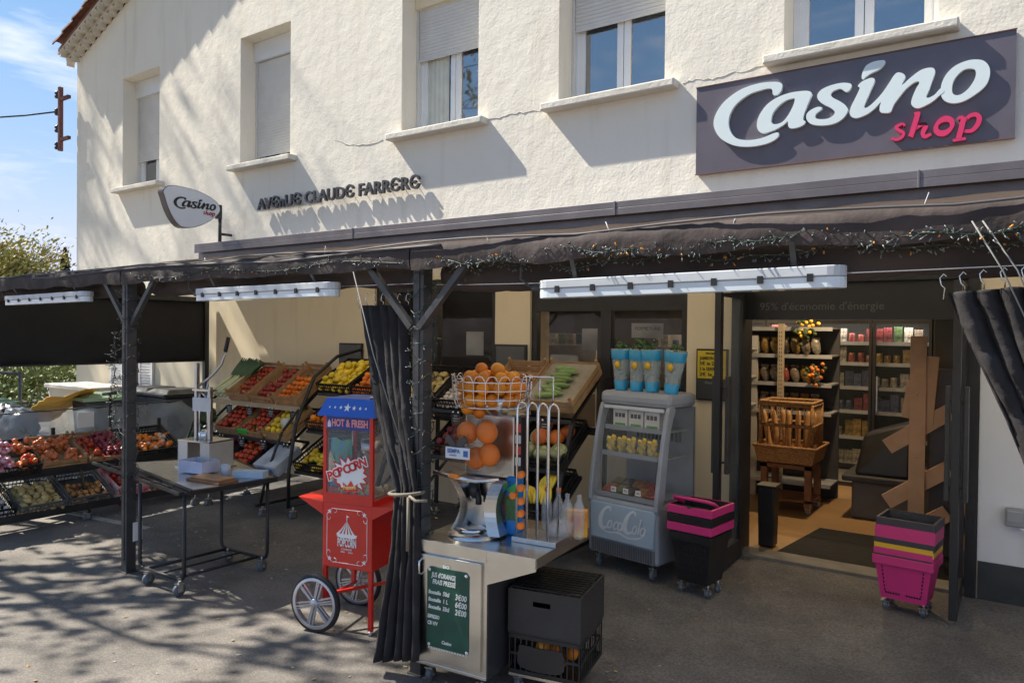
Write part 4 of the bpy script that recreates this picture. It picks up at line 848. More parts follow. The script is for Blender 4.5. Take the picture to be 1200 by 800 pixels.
m = MB(); text_into(m, 'HOT & FRESH', .062, (.065, -.004, 1.283), (1, 0, 0), (0, 0, 1), extrude=.0012, offset=.0025, width=.265); pc(m, 'header_lettering', M('red_lettering', (.75, .30, .33), .5))
m = MB(); m.plate([[(.035, 1.275), (.058, 1.275), (.058, 1.30), (.0465, 1.325), (.035, 1.30)]], lambda x, y, d: Vector((x, -.004+d, y)), .003); pc(m, 'header_emblem', M('pale_paint', (.7, .7, .75)))
# kettle inside
m = MB(); m.lathe([(0, .0), (.055, .0), (.062, .02), (.062, .085), (.0, .085)], (.24, .17, 1.10)); m.tube([(.24, .17, 1.18), (.24, .17, 1.30)], .010); m.tube([(.30, .17, 1.13), (.34, .17, 1.13)], .006); m.tube([(.15, .1, 1.30), (.15, .1, 1.2), (.16, .09, 1.15)], .005); pc(m, 'kettle', SILV)
m = MB(); m.bx(.1, PW-.03, .1, .25, 1.27, 1.31); pc(m, 'kettle_support', GREYF)
random.seed(4); m = MB()
for k in range(46): m.sphere((random.uniform(.05, PW-.05), random.uniform(.05, PD-.05), .852+random.random()*.02), random.uniform(.010, .017), 6, jit=.3)
pc(m, 'popcorn', M('popcorn', (.8, .68, .40), .9))
# starburst and lettering on the glass (words kept, the printed cartoon figure left out)
m = MB(); lp = []; n = 30
for k in range(n):
    a = 2*math.pi*k/n; r_ = 1.0 if k % 2 == 0 else .74; r_ *= 1+.1*math.sin(k*2.7); lp.append((.20+.148*r_*math.cos(a), .985+.12*r_*math.sin(a)))
m.plate([lp], lambda x, y, d: Vector((x, -.001+d, y)), .002); bst = pc(m, 'starburst', RED)
m = MB(); m.plate([[(.20+(x-.20)*.86, .985+(y-.985)*.86) for x, y in lp]], lambda x, y, d: Vector((x, -.0025+d, y)), .0014); m.build('starburst_fill', WHT, PC)
m = MB()
for i, ch in enumerate('POPCORN'):
    a = .32+.05*math.sin(i); text_into(m, ch, .074, (.046+i*.0385, -.0036, .938+i*.0165), (math.cos(a), 0, math.sin(a)), (-math.sin(a), 0, math.cos(a)), extrude=.0005, offset=.009)
pc(m, 'lettering_outline', WHT)
m = MB(); xs_ = 0
for i, ch in enumerate('POPCORN'):
    a = .32+.05*math.sin(i); x0 = .046+i*.0385; z0 = .938+i*.0165; sz = .074
    text_into(m, ch, sz, (x0, -.0045, z0), (math.cos(a), 0, math.sin(a)), (-math.sin(a), 0, math.cos(a)), extrude=.001, offset=.003)
pc(m, 'glass_lettering', M('lettering_red', (.6, .03, .03), .4))
m = MB(); m.plate([[(.16, .885), (.205, .88), (.25, .885), (.262, .935), (.235, .915), (.21, .95), (.185, .915), (.15, .935)]], lambda x, y, d: Vector((x, -.0048+d, y)), .001); pc(m, 'popcorn_box_print', M('print_red', (.6, .05, .03), .5))
m = MB(); text_into(m, 'Popcorn', .032, (.158, -.0062, .893), (1, 0, .1), (-.1, 0, 1), extrude=.0006, offset=.001, width=.088); pc(m, 'small_print', M('print_yellow', (.75, .6, .25), .5))
# tent emblem, words and scroll border on the lower cabinet
def onf(x, z, d=0): return Vector((x, -.0035+d, z))
CXp, Wp = PW/2, WHT
m = MB()
for k in range(5):
    a0, a1 = -1+k*.4, -1+k*.4+.22; m.plate([[(CXp+a0*.075, .600+.012*a0*a0), (CXp+a1*.075, .600+.012*a1*a1), (CXp+a1*.038, .645), (CXp+(a0+a1)/2*.004, .690), (CXp+a0*.038, .645)]], lambda x, y, d: onf(x, y, d), .003)
m.plate([[(CXp-.075, .612), (CXp+.075, .612), (CXp+.07, .594), (CXp+.035, .586), (CXp, .590), (CXp-.035, .586), (CXp-.07, .594)]], lambda x, y, d: onf(x, y, d-.0006), .003)
m.plate([[(CXp-.002, .69), (CXp+.002, .69), (CXp+.002, .73), (CXp-.002, .73)]], lambda x, y, d: onf(x, y, d), .003); m.plate([[(CXp, .715), (CXp+.018, .722), (CXp, .73)]], lambda x, y, d: onf(x, y, d-.0004), .003)
pc(m, 'tent_emblem', Wp)
m = MB(); text_into(m, 'POPCORN', .072, (CXp-.068, -.0035, .535), (1, 0, 0), (0, 0, 1), extrude=.001, offset=.002, width=.137); text_into(m, 'COMPANY', .018, (CXp-.04, -.0035, .512), (1, 0, 0), (0, 0, 1), extrude=.001, width=.08); pc(m, 'lettering', Wp)
m = MB()
for z in (.498, .502): m.bx(CXp-.045, CXp-.012, -.004, -.001, z, z+.0015); m.bx(CXp+.012, CXp+.045, -.004, -.001, z, z+.0015)
brd = []
for (sx_, sz_) in ((1, 1), (-1, 1), (-1, -1), (1, -1)): pass
x0, x1, z0, z1 = .035, PW-.035, .43, .765
for a, b_ in (((x0+.05, z0), (x1-.05, z0)), ((x0+.05, z1), (x1-.05, z1)), ((x0, z0+.05), (x0, z1-.05)), ((x1, z0+.05), (x1, z1-.05))): m.bar((a[0], -.002, a[1]), (b_[0], -.002, b_[1]), .0028, .0028)
for cx_, cz_, sx_, sz_ in ((x0, z0, 1, 1), (x1, z0, -1, 1), (x0, z1, 1, -1), (x1, z1, -1, -1)):
    m.tube([(cx_+sx_*(.05+.0-.022*math.cos(t)), -.002, cz_+sz_*(.012-.014*math.sin(t))) for t in [i*.5 for i in range(10)]], .0018, 4); m.tube([(cx_+sx_*(.012-.014*math.sin(t)), -.002, cz_+sz_*(.05-.022*math.cos(t))) for t in [i*.5 for i in range(10)]], .0018, 4)
    lp = []
    for k in range(10): a = math.pi/2+k*math.pi/5; r_ = .017 if k % 2 == 0 else .007; lp.append((cx_+sx_*.02+r_*math.cos(a), cz_+sz_*.02+r_*math.sin(a)))
    m.plate([lp], lambda x, y, d: onf(x, y, d), .003)
pc(m, 'scroll_border', Wp)
m = MB(); m.lathe([(.0, 0), (.012, 0), (.016, .01), (0, .014)], (PW-.05, .06, 1.456)); pc(m, 'canopy_screw', SILV)
# colourful bags hanging on the left side of the case
t = thing('snack_bag', 'blue and green printed snack bag with white creature-free label hanging left of the cart', 'bag', (-3.76, 3.42, 0)); t['label'] = 'bright blue and green printed carrier bag standing on the left tray of the red cart'
m = MB(); m.smooth = True; vs = []
for j in range(9):
    for i in range(9): u_, v_ = i/8, j/8; vs.append((-.09+.20*u_+.02*(1-v_)*(u_-.5), -.05*math.sin(u_*math.pi)*math.sin(v_*math.pi)*1.2, .82+.33*v_+.01*math.sin(u_*9)))
for j in range(9):
    for i in range(9): u_, v_ = i/8, j/8; vs.append((-.09+.20*u_+.02*(1-v_)*(u_-.5), .05*math.sin(u_*math.pi)*math.sin(v_*math.pi)+.002, .82+.33*v_+.01*math.sin(u_*9)))
m.add(vs, [(j*9+i, j*9+i+1, j*9+i+10, j*9+i+9) for j in range(8) for i in range(8)]+[(81+j*9+i, 81+j*9+i+9, 81+j*9+i+10, 81+j*9+i+1) for j in range(8) for i in range(8)])
m.build('bag', M('printed_bag', (.02, .25, .60), .35, col2=(.10, .42, .08), scale=9, detail=1), t)
m = MB(); m.plate([[(-.05, .9), (.0, .87), (.02, 1.0), (-.03, 1.08), (-.06, 1.0)]], lambda x, y, d: Vector((x, -.062+d, y)), .004); m.build('white_print', M('print_white', (.65, .68, .45), .4, var=.4, scale=30), t)
m = MB(); m.plate([[(.02, .88), (.08, .90), (.075, .95), (.03, .94)]], lambda x, y, d: Vector((x, -.060+d, y)), .004); m.build('yellow_print', YEL, t)

# ---- wheeled stainless serving counter with the price board
ca = math.atan2(.044, .44)
CT = thing('serving_counter', 'stainless steel wheeled juice counter with a green price board on its door', 'counter', (-2.660, 2.96, 0), ca); CT.scale = (1, 1, 1.028)
CW, CD_ = .44, .60; TW = .72
def c_(m, n, mt, par=CT, **k): return m.build(n, mt, par, **k)
m = MB(); m.bx(0, TW, 0, .66, .745, .752); m.bx(0, CW, -.004, 0, .69, .752); m.bx(CW, TW, -.004, 0, .705, .752); m.bx(TW, TW+.003, 0, .66, .70, .752); m.bx(-.003, 0, 0, .66, .70, .752)
c_(m, 'worktop', STEEL, bevel=.002)
m = MB(); m.add([(CW, 0, .705), (TW, 0, .705), (TW, 0, .69), (CW, 0, .58), (CW, .012, .705), (TW, .012, .705), (TW, .012, .69), (CW, .012, .58)], [(0, 3, 2, 1), (4, 5, 6, 7), (2, 3, 7, 6), (0, 4, 7, 3), (1, 2, 6, 5)]); c_(m, 'apron', STEEL)
m = MB(); m.bx(.004, CW, .006, CD_, .11, .69); m.bx(0, CW+.002, .002, CD_, .10, .118); c_(m, 'cabinet', [STEEL], bevel=.003)
m = MB(); m.bx(CW+.0015, CW+.006, .01, CD_, .11, .69); c_(m, 'shaded_side', M('side_shade', (.05, .05, .055), .4, .3))  # dark sheet over the steel's right side, painting the shade that falls there
m = MB(); m.bx(.02, CW-.025, -.012, .005, .14, .68); dr = c_(m, 'door', STEEL, bevel=.003)
m = MB(); m.tube([(.045, -.012, .655), (.045, -.035, .645), (.045, -.035, .585), (.045, -.012, .575)], .006); m.build('handle', CHROME, dr)
m = MB(); rc = .018; bx0, bx1, bz0, bz1 = .085, .345, .215, .625
lp = [(bx0, bz0+rc), (bx0, bz1-rc), (bx0+rc, bz1), (bx1-rc, bz1), (bx1, bz1-rc), (bx1, bz0+rc), (bx1-rc, bz0), (bx0+rc, bz0)]
m.plate([lp], lambda x, y, d: Vector((x, -.0165+d, y)), .004); bo = c_(m, 'price_board', M('board_green', (.008, .07, .045), .5, var=.3, scale=10))
CH = M('chalk_white', (.72, .74, .70), .8)
m = MB()
def wl_(s, sz, x, z, wd, sh=.15): text_into(m, s, sz, (x, -.0178, z), (1, 0, 0), (0, 0, 1), extrude=.0004, offset=.0009, width=wd, shear=sh)
wl_('BIO', .022, .185, .628, .04, 0)
wl_("JUS d'ORANGE", .034, .115, .575, .155); wl_('FRAIS PRESSÉ', .034, .12, .540, .145)
for i, (a, b_, c) in enumerate((('Bouteille', '50cl', '3€00'), ('Bouteille', '1 L', '6€00'), ('Bouteille', '33cl', '2€00'))):
    z = .487-i*.038; wl_(a, .027, .095, z, .078); wl_(b_, .030, .185, z, .042 if i != 1 else .03); wl_(c, .040, .262, z-.006, .07)
wl_('ESPRESSO', .026, .09, .362, .075); wl_('CB V/V', .026, .09, .328, .065)
m.build('handwriting', CH, CT)
m = MB(); text_into(m, 'Casino', .024, (.18, -.018, .242), (1, 0, 0), (0, 0, 1), extrude=.0004, offset=.0008, width=.06, shear=.25)
for k in range(15): m.bx(.095+k*.0165, .1045+k*.0165, -.0178, -.0165, .206+.0, .214)
for x, z in ((.10, .61), (.33, .61), (.1, .225), (.335, .225)): m.lathe([(0, -.0006), (.009, -.0006), (.009, .0006), (0, .0006)], (x, -.0175, z), 'y', 8)
m.build('board_trim', CH, CT)
for x, y in ((.06, .06), (CW-.05, .05), (.06, CD_-.06), (CW-.05, CD_-.06)): caster(CT, x, y, 0, .034, .10)
m = MB(); m.bar((CW, .30, .69), (TW-.05, .30, .72), .03); c_(m, 'support_bracket', STEEL)

# ---- orange juice machine (stands on the counter)
JM = thing('juice_machine', 'chrome orange juicing machine with see-through cover on the counter', 'juice machine', (-2.425, 3.28, .762), ca)
m = MB(); m.lathe([(0, 0), (.155, 0), (.155, .012), (.145, .028), (0, .03)], (-.05, -.06, 0), n=36); m.build('base', STEEL, JM)
m = MB(); m.smooth = True; vs = []; nz_ = 12
for j in range(nz_+1):
    t_ = j/nz_; hw = .150-.050*math.sin(t_*math.pi)*1.0+.015*t_; z = .025+.285*t_
    for x, y in ((-hw, -.02), (hw, -.02), (hw, .16), (-hw, .16)): vs.append((x-.02, y, z))
m.smooth = False; m.add(vs, [(j*4+k, j*4+(k+1) % 4, j*4+4+(k+1) % 4, j*4+4+k) for j in range(nz_) for k in range(4)]+[(3, 2, 1, 0), (nz_*4, nz_*4+1, nz_*4+2, nz_*4+3)]); m.build('body', STEEL, JM)
for sx_ in (-1, 1):
    m = MB(); vs = []
    for j in range(nz_+1):
        t_ = j/nz_; hw = .158-.050*math.sin(t_*math.pi)+.015*t_; z = .025+.285*t_
        for x, y in ((hw-.062, -.12+.03*math.sin(t_*math.pi)), (hw, -.10+.03*math.sin(t_*math.pi)), (hw, -.021), (hw-.062, -.021)): vs.append((sx_*x-.02, y, z))
    m.add(vs, [(j*4+k, j*4+(k+1) % 4, j*4+4+(k+1) % 4, j*4+4+k) for j in range(nz_) for k in range(4)]+[(0, 1, 2, 3), (nz_*4, nz_*4+1, nz_*4+2, nz_*4+3)]); m.build('side_fin', STEEL, JM)
m = MB(); m.tube([(-.05, -.06, .21), (-.05, -.06, .29)], .03, 14); m.tube([(-.02, -.06, .175), (-.02, -.06, .2), (-.03, -.06, .25)], .018); m.build('spout', BLKM, JM)
m = MB(); m.lathe([(.0, .0), (.07, .0), (.085, .012), (.06, .02), (0, .02)], (-.05, -.08, .032), n=24); m.build('drip_tray', CHROME, JM)
m = MB(); m.lathe([(0, 0), (.10, 0), (.15, .02), (.165, .035), (.16, .035), (.14, .022), (0, .01)], (-.05, -.07, .305), n=30); m.build('collector', SMOKE, JM)
m = MB(); m.tube([(-.25, -.16, .345), (-.1, -.175, .33), (.02, -.17, .325), (.14, -.12, .335)], .011); m.build('lock_bar', CHROME, JM)
m = MB(); m.box((-.10, -.185, .342), (.06, .02, .022)); m.build('lock_knob', M('orange_plastic', (.85, .22, .01), .35), JM, bevel=.006)
m = MB(); m.bx(-.17, .13, -.16, .02, .355, .655); m.build('cover', SMOKE, JM, bevel=.06)
m = MB(); m.bx(-.165, .155, .022, .19, .31, .66); m.build('housing', STEEL, JM, bevel=.01)
m = MB(); m.smooth = True; m.lathe([(0, 0), (.125, 0), (.125, .006), (0, .006)], (-.07, -.180, .44), 'y', 32); m.build('front_disc', SMOKE, JM)
for x, z in ((-.085, .565), (.040, .575), (.055, .455), (-.03, .43)):
    m = MB(); m.sphere((x, -.08, z), .062, 18, (1, .8, 1)); m.build('press_ball', M('press_orange', (.90, .20, .01), .35), JM)
m = MB(); m.box((-.055, -.19, .52), (.035, .008, .09), (0, .75, 0)); m.box((-.115, -.19, .52), (.035, .008, .09), (0, -.75, 0)); m.build('squeezer_arms', GREYF, JM)
m = MB(); m.box((-.075, -.192, .468), (.155, .006, .062)); lb = m.build('maker_label', M('label_white', (.62, .66, .72), .3), JM, bevel=.003)
m = MB(); text_into(m, 'SEMPA', .030, (-.138, -.1965, .468), (1, 0, 0), (0, 0, 1), extrude=.0005, offset=.0008, width=.08); m.box((-.022, -.1962, .468), (.028, .002, .032)); text_into(m, 'ORANGE', .011, (-.125, -.1965, .452), (1, 0, 0), (0, 0, 1), extrude=.0005); m.build('label_lettering', M('label_blue', (.05, .12, .35), .5), JM)
m = MB(); m.tube([(-.15, -.0, .655), (-.14, -.02, .69), (-.1, -.02, .72), (.0, -.02, .72)], .010); m.tube([(-.1, .02, .655), (-.08, .02, .70), (.0, .02, .72)], .010); m.build('feed_rail', CHROME, JM)
m = MB(); m.smooth = False; m.lathe([(.03, 0), (.15, .10), (.155, .10), (.04, -.01)], (.02, .07, .655), n=6); m.build('hopper', STEEL, JM)
m = MB(); m.box((.185, .05, .50), (.045, .10, .32)); m.build('control_box', BLKM, JM, bevel=.005)
for i, z in enumerate((.60, .54, .48, .42)): m = MB(); m.box((.19, -.003, z), (.034, .003, .045)); m.build('sticker', M(('stk_red', 'stk_white')[i % 2], ((.6, .05, .05), (.6, .6, .6))[i % 2], .5), JM)
# wire basket and oranges on top
WB = thing('wire_basket', 'round chrome wire basket full of oranges on top of the juice machine', 'basket', (-2.455, 3.35, 1.465), ca)
m = MB(); rb = .225
for z, r_ in ((0, rb*.93), (.045, rb), (.095, rb*1.04), (.14, rb*1.04)): m.tube([(r_*math.cos(a), r_*math.sin(a)*.85, z) for a in [2*math.pi*i/32 for i in range(32)]], .0035, 6, True)
for k in range(20):
    a = 2*math.pi*k/20; 
    m.tube([(rb*.3*math.cos(a), rb*.25*math.sin(a), 0), (rb*.93*math.cos(a), rb*.79*math.sin(a), 0), (rb*1.0*math.cos(a), rb*.85*math.sin(a), .045), (rb*1.04*math.cos(a), rb*.88*math.sin(a), .14), (rb*1.04*math.cos(a+.08), rb*.88*math.sin(a+.08), .17), (rb*1.04*math.cos(a+.157), rb*.88*math.sin(a+.157), .175), (rb*1.04*math.cos(a+.235), rb*.88*math.sin(a+.235), .17), (rb*1.04*math.cos(a+.314), rb*.88*math.sin(a+.314), .14)], .0028, 5)
m.build('wire_frame', CHROME, WB)
# shared fruit meshes ------------------------------------------------
def proto(name, mat, r, s=(1, 1, 1), jit=0, n=14, extra=None, rough=0):
    m = MB(); m.sphere((0, 0, 0), r, n, s, jit=jit)
    if extra: m.mi = 1; extra(m, r)
    me_o = m.build(name, [mat, M('stalk', (.10, .16, .04), .8)]); me = me_o.data; bpy.data.objects.remove(me_o); NPC[name] = (me, r, s); return me
skin = lambda nm, c, **k: M(nm, c, k.pop('rough', .42), bump=k.pop('bump', .25), bscale=k.pop('bscale', 160), objvar=.32, **k)
proto('orange', skin('orange_skin', (.86, .26, .012), var=.15), .037, extra=lambda m, r: m.lathe([(0, r*.99), (.004, r), (0, r*1.03)], n=5))
proto('mandarin', skin('mandarin_skin', (.86, .20, .012), var=.15), .029, (1, 1, .85), extra=lambda m, r: m.lathe([(0, r*.84), (.003, r*.85), (0, r*.9)], n=5))
proto('lemon', skin('lemon_skin', (.85, .60, .04), var=.12), .029, (1.32, 1, 1))
proto('potato', skin('potato_skin', (.52, .38, .16), rough=.8, var=.3, scale=25), .030, (1.45, 1, .85), .5)
proto('onion', skin('onion_skin', (.50, .22, .08), rough=.5, var=.4, scale=20), .028, (1, 1, .95), .2, extra=lambda m, r: m.tube([(0, 0, r*.9), (.002, 0, r*1.45)], [.006, .002], 5))
proto('shallot', skin('shallot_skin', (.27, .03, .05), rough=.35, var=.4, scale=20), .022, (1.6, 1, 1), .2)
proto('tomato', skin('tomato_skin', (.50, .03, .015), rough=.18, bump=.02, var=.15), .033, (1, 1, .85), .15, extra=lambda m, r: [m.tube([(0, 0, r*.82), (r*.5*math.cos(a), r*.5*math.sin(a), r*.82)], [.003, .001], 4) for a in (0, 1.26, 2.5, 3.77, 5.03)])
proto('red_apple', skin('apple_skin', (.42, .03, .03), rough=.25, bump=.02, var=.5, scale=14), .034, (1, 1, .92), .12, extra=lambda m, r: m.tube([(0, 0, r*.8), (.003, 0, r*1.15)], .0018, 4))
proto('beetroot', skin('beet_skin', (.16, .02, .035), rough=.6, var=.4), .036, (1, 1, .9), .3)
proto('pale_squash', skin('squash_skin', (.62, .60, .36), rough=.5, col2=(.16, .24, .07), scale=26, detail=1), .075, (1.1, 1, .78), .15)
proto('red_squash', skin('red_squash_skin', (.66, .13, .03), rough=.5, var=.2), .07, (1, 1, .75), .2)
proto('courgette', skin('courgette_skin', (.13, .23, .05), rough=.35, col2=(.30, .42, .14), scale=12), .024, (4.2, 1, 1), .1)
proto('aubergine', skin('aubergine_skin', (.10, .02, .03), rough=.25, var=.5), .026, (2.3, 1, 1), .1)
proto('garlic', skin('garlic_skin', (.66, .60, .55), rough=.7, var=.2), .024, (1, 1, .8), .3)
def fruit(kind, mat4, label, cat, group):
    me = NPC[kind][0]; o = bpy.data.objects.new(kind, me); C.objects.link(o); o.matrix_world = mat4; tag(o, label, cat, group); return o
def rrot(full=False): return Euler((random.uniform(0, 6.28) if full else random.gauss(0, .35), random.gauss(0, .35), random.uniform(0, 6.28))).to_matrix().to_4x4()
def fill(kind, base, w, d, z0, layers, label, cat, group, gap=1.03, skip=.05, full=False, along=None, mound=0):
    """rows of single fruits packed in a w x d tray whose near left corner is base (matrix)"""
    _, r, s = NPC[kind]; a = 2*r*max(s[0], s[1])*(gap if along is None else 1); px_ = 2*r*s[0]*gap if along is not None else 2*r*gap*(1+s[0])/2; py_ = 2*r*s[1]*gap; n = 0
    for L_ in range(layers):
        ins = L_*r*.9; ww, dd = w-2*r-2*ins, d-2*r-2*ins; nx = max(1, int(ww/px_)+1); ny = max(1, int(dd/py_)+1)
        for j in range(ny):
            for i in range(nx):
                if random.random() < skip*(1+2*L_): continue
                x = r+ins+(ww*(i+.5*(j % 2)*.5)/max(1, nx-1) if nx > 1 else ww/2); y = r+ins+(dd*j/max(1, ny-1) if ny > 1 else dd/2)
                if x > w-r*.8: continue
                m4 = base @ Matrix.Translation((x+random.uniform(-.1, .1)*r, y+random.uniform(-.1, .1)*r, z0+r*s[2]+L_*r*1.45*s[2]+random.uniform(-.1, .1)*r)) @ (Euler((random.gauss(0, .2), random.gauss(0, .15), (along or 0)+random.gauss(0, .12))).to_matrix().to_4x4() if along is not None else rrot(full))
                fruit(kind, m4 @ Matrix.Scale(random.uniform(.88, 1.1), 4), label, cat, group); n += 1
    return n
random.seed(12)
bm4 = Matrix.Translation((-2.455, 3.35, 1.465)) @ Matrix.Rotation(ca, 4, 'Z')
for z, rr, n_ in ((.04, .155, 12), (.04, .07, 5), (.105, .165, 13), (.105, .085, 6), (.16, .13, 9), (.165, .04, 2), (.205, .06, 3)):
    for k in range(n_):
        a = 2*math.pi*(k+.5*random.random())/n_+rr*20; fruit('orange', bm4 @ Matrix.Translation((rr*math.cos(a), rr*.85*math.sin(a), z)) @ rrot(True), 'round orange heaped with others in the wire basket on the juicer', 'orange', 'oranges in the wire basket')
for x, y, z in ((-2.54, 3.24, 1.455), (-2.50, 3.30, 1.428)): 
    fruit('orange', Matrix.Translation((x, y, z)) @ rrot(True), 'single orange on the feed rail just under the wire basket' if z > 1.44 else 'lower single orange rolling into the top of the juice machine', 'orange', 'oranges on the juicer feed rail')

# ---- bottle-cap rack of bent chrome rods
BR = thing('bottle_rack', 'tall rack of bent chrome rods with orange caps standing on the counter', 'rack', (-2.215, 3.21, .773), ca)
m = MB(); m.bx(0, .26, 0, .20, 0, .028); m.build('base_plate', SILV, BR, bevel=.004)
for i in range(4):
    x = .02+i*.062; z = .735
    m = MB(); m.tube([(x, .02, .028), (x, .02, z-.03), (x+.003, .028, z-.010), (x+.012, .045, z), (x+.024, .060, z-.010), (x+.030, .072, z-.03), (x+.031, .075, .028)], .0062, 8); m.build('rod', CHROME, BR)
m = MB(); m.tube([(.03, .10, .73), (.03, .10, .87), (.19, .10, .87), (.19, .10, .73)], .005); m.tube([(.11, .10, .73), (.11, .10, .87)], .004); m.build('top_loop', CHROME, BR)
OC = M('cap_orange', (.88, .20, .01), .35)
for x, z in ((.047, .09), (.047, .155), (.047, .22), (.047, .29), (.047, .36), (.0, .245)):
    m = MB(); m.smooth = True; m.lathe([(0, -.012), (.019, -.012), (.019, .012), (0, .012)], (x+.01, .0, z), 'y', 18); m.build('bottle_cap', OC, BR)
# plastic bottles behind, blue pack and bananas
t = thing('cleaning_pack', 'blue plastic refill pack of green leaves beside the juice machine', 'packet', (-2.275, 3.33, .773), ca)
m = MB(); m.box((0, 0, .16), (.085, .06, .32)); m.build('pack', M('pack_blue', (.02, .22, .62), .25), t, bevel=.012)
m = MB(); m.box((-.0, -.032, .15), (.078, .004, .13)); m.build('green_print', M('print_green', (.03, .14, .04), .3, var=.5, scale=40), t)
m = MB(); m.plate([[(-.038, .25), (.038, .30), (.038, .21), (0, .23)]], lambda x, y, d: Vector((x, -.036+d, y)), .004); m.build('green_leaf_mark', M('mark_green', (.05, .45, .12), .4), t)
for i in range(4):
    t = thing('empty_bottle', ('clear empty plastic bottle standing behind the chrome rods, nearest the blue pack', 'clear empty plastic bottle behind the rods, second from the blue pack', 'clear empty plastic bottle behind the rods, third from the blue pack', 'clear empty plastic bottle behind the rods, farthest from the blue pack')[i], 'bottle', (-2.15+i*.065, 3.46+.015*(i % 2), .773))
    m = MB(); m.lathe([(0, 0), (.028, 0), (.03, .02), (.03, .15), (.028, .17), (.012, .21), (.012, .235), (0, .235)], n=16); m.build('bottle', POLY, t)
    if i < 2: m = MB(); m.lathe([(0, .235), (.014, .235), (.014, .255), (0, .255)], n=14); m.build('cap', OC, t)
t = thing('cardboard_packet', 'small yellow printed carton at the right end of the counter', 'packet', (-1.99, 3.52, .773), .4); m = MB(); m.box((0, 0, .07), (.11, .06, .14)); m.build('box', M('carton_yellow', (.78, .46, .03), .6, col2=(.55, .12, .03), scale=14, detail=1), t); 
o = MB(); o.smooth = True; o.sphere((0, 0, 0), 1, 14, (.07, .10, .055)); 
for k, v in enumerate(o.v): o.v[k] = v*(1+.2*noise.noise(v*30))
o = o.build('plastic_bag', POLY); o.location = (-2.04, 3.42, .825); tag(o, 'crumpled clear plastic bag on the counter behind the bottle caps', 'plastic bag')

# ---- crates: styles
def crate(label, w, d, h, style, group=None, cat='crate', name=None):
    """tray with its near left bottom corner at the origin"""
    t = thing(name or {'wood': 'wooden_crate', 'black': 'plastic_crate', 'card': 'cardboard_box', 'grey': 'plastic_crate', 'solid': 'plastic_crate'}[style], label, cat, group=group)
    m = MB(); th = .008
    if style == 'wood':
        for i in range(4): m.bx(.004, w-.004, i*d/4+.004, (i+1)*d/4-.004, 0, .006)
        m.build('base', WOOD, t); m = MB()
        for k in range(2):
            z0 = .012+k*(h-.01)/2; z1 = z0+(h-.03)/2; m.bx(0, w, 0, .005, z0, z1); m.bx(0, w, d-.005, d, z0, z1); m.bx(0, .005, .005, d-.005, z0, z1); m.bx(w-.005, w, .005, d-.005, z0, z1)
        m.build('slatted_sides', WOOD, t); m = MB()
        for x in (.006, w-.026):
            for y in (.006, d-.026): m = MB(); m.bx(x, x+.02, y, y+.02, .006, h+.03); m.build('corner_post', WOOD, t)
    elif style in ('black', 'grey'):
        mt = BLKM if style == 'black' else M('crate_grey', (.10, .115, .12), .5)
        m.bx(0, w, 0, d, 0, .006); m.build('base', mt, t); m = MB()
        for z in (.006, h/2-.006, h-.022):
            hh = .014 if z < h-.03 else .022; m.bx(0, w, 0, .006, z, z+hh); m.bx(0, w, d-.006, d, z, z+hh); m.bx(0, .006, .006, d-.006, z, z+hh); m.bx(w-.006, w, .006, d-.006, z, z+hh)
        nx = int(w/.032)
        for i in range(nx+1): x = i*(w-.007)/nx; m.bx(x, x+.007, .001, .005, .01, h-.01); m.bx(x, x+.007, d-.005, d-.001, .01, h-.01)
        ny = int(d/.032)
        for i in range(ny+1): y = i*(d-.007)/ny; m.bx(.001, .005, y, y+.007, .01, h-.01); m.bx(w-.005, w-.001, y, y+.007, .01, h-.01)
        m.build('lattice_sides', mt, t)
    else:
        mt = {'card': CARD, 'solid': BLKM}[style] if isinstance(style, str) else style
        m.bx(0, w, 0, d, 0, .006); m.bx(0, w, 0, th, .006, h); m.bx(0, w, d-th, d, .006, h); m.bx(0, th, th, d-th, .006, h); m.bx(w-th, w, th, d-th, .006, h); m.build('tray', mt, t)
    return t
# two black crates on a dolly beside the counter
DL = thing('dolly', 'low wheeled dolly carrying two black boxes in front of the fridge', 'dolly', (-2.195, 3.17, 0), .2)
m = MB(); m.bx(0, .36, 0, .40, .085, .10); m.build('deck', STEEL, DL)
for x, y in ((.04, .05), (.32, .05), (.04, .35), (.32, .35)): caster(DL, x, y, 0, .032, .088)
c1_ = crate('lower black lattice crate holding a few oranges on the dolly', .39, .40, .205, 'black'); c1_.location = (-2.195, 3.17, .102); c1_.rotation_euler = (0, 0, .2)
m = MB(); m.plate([[(v.x, v.y) for v in smoothloop([(.06, .14), (.08, .155), (.18, .15), (.28, .155), (.30, .14), (.29, .04), (.07, .04)], 4)]], lambda x, y, d: Vector((x, -.006+d, y)), .006); m.build('front_plate', M('plate_black', (.02, .02, .024), .35), c1_)
b4 = Matrix.Translation((-2.195, 3.17, .11)) @ Matrix.Rotation(.2, 4, 'Z'); random.seed(5)
for x, y, z in ((.10, .05, .06), (.17, .05, .13), (.25, .08, .05), (.2, .12, .10), (.12, .14, .06), (.28, .2, .06)): fruit('orange', b4 @ Matrix.Translation((x, y, z)) @ rrot(), 'orange lying in the lower black lattice crate', 'orange', 'oranges in the lattice crate')
B2 = thing('black_box', 'upper black folding box with hand slot on top of the lattice crate', 'crate', (-2.20, 3.165, .31), .2)
w_, d_, h_ = .40, .42, .235; m = MB()
m.bx(0, w_, 0, d_, 0, .008); m.bx(0, w_, d_-.01, d_, .008, h_); m.bx(0, .01, .01, d_-.01, .008, h_); m.bx(w_-.01, w_, .01, d_-.01, .008, h_)
m.plate([[(0, .008), (w_, .008), (w_, h_), (0, h_)], [(.14, .155), (.235, .155), (.235, .18), (.14, .18)]], lambda x, y, d: Vector((x, d, y)), .01); m.build('body', M('box_black', (.028, .028, .030), .5, var=.2, bump=.1), B2, bevel=.002)
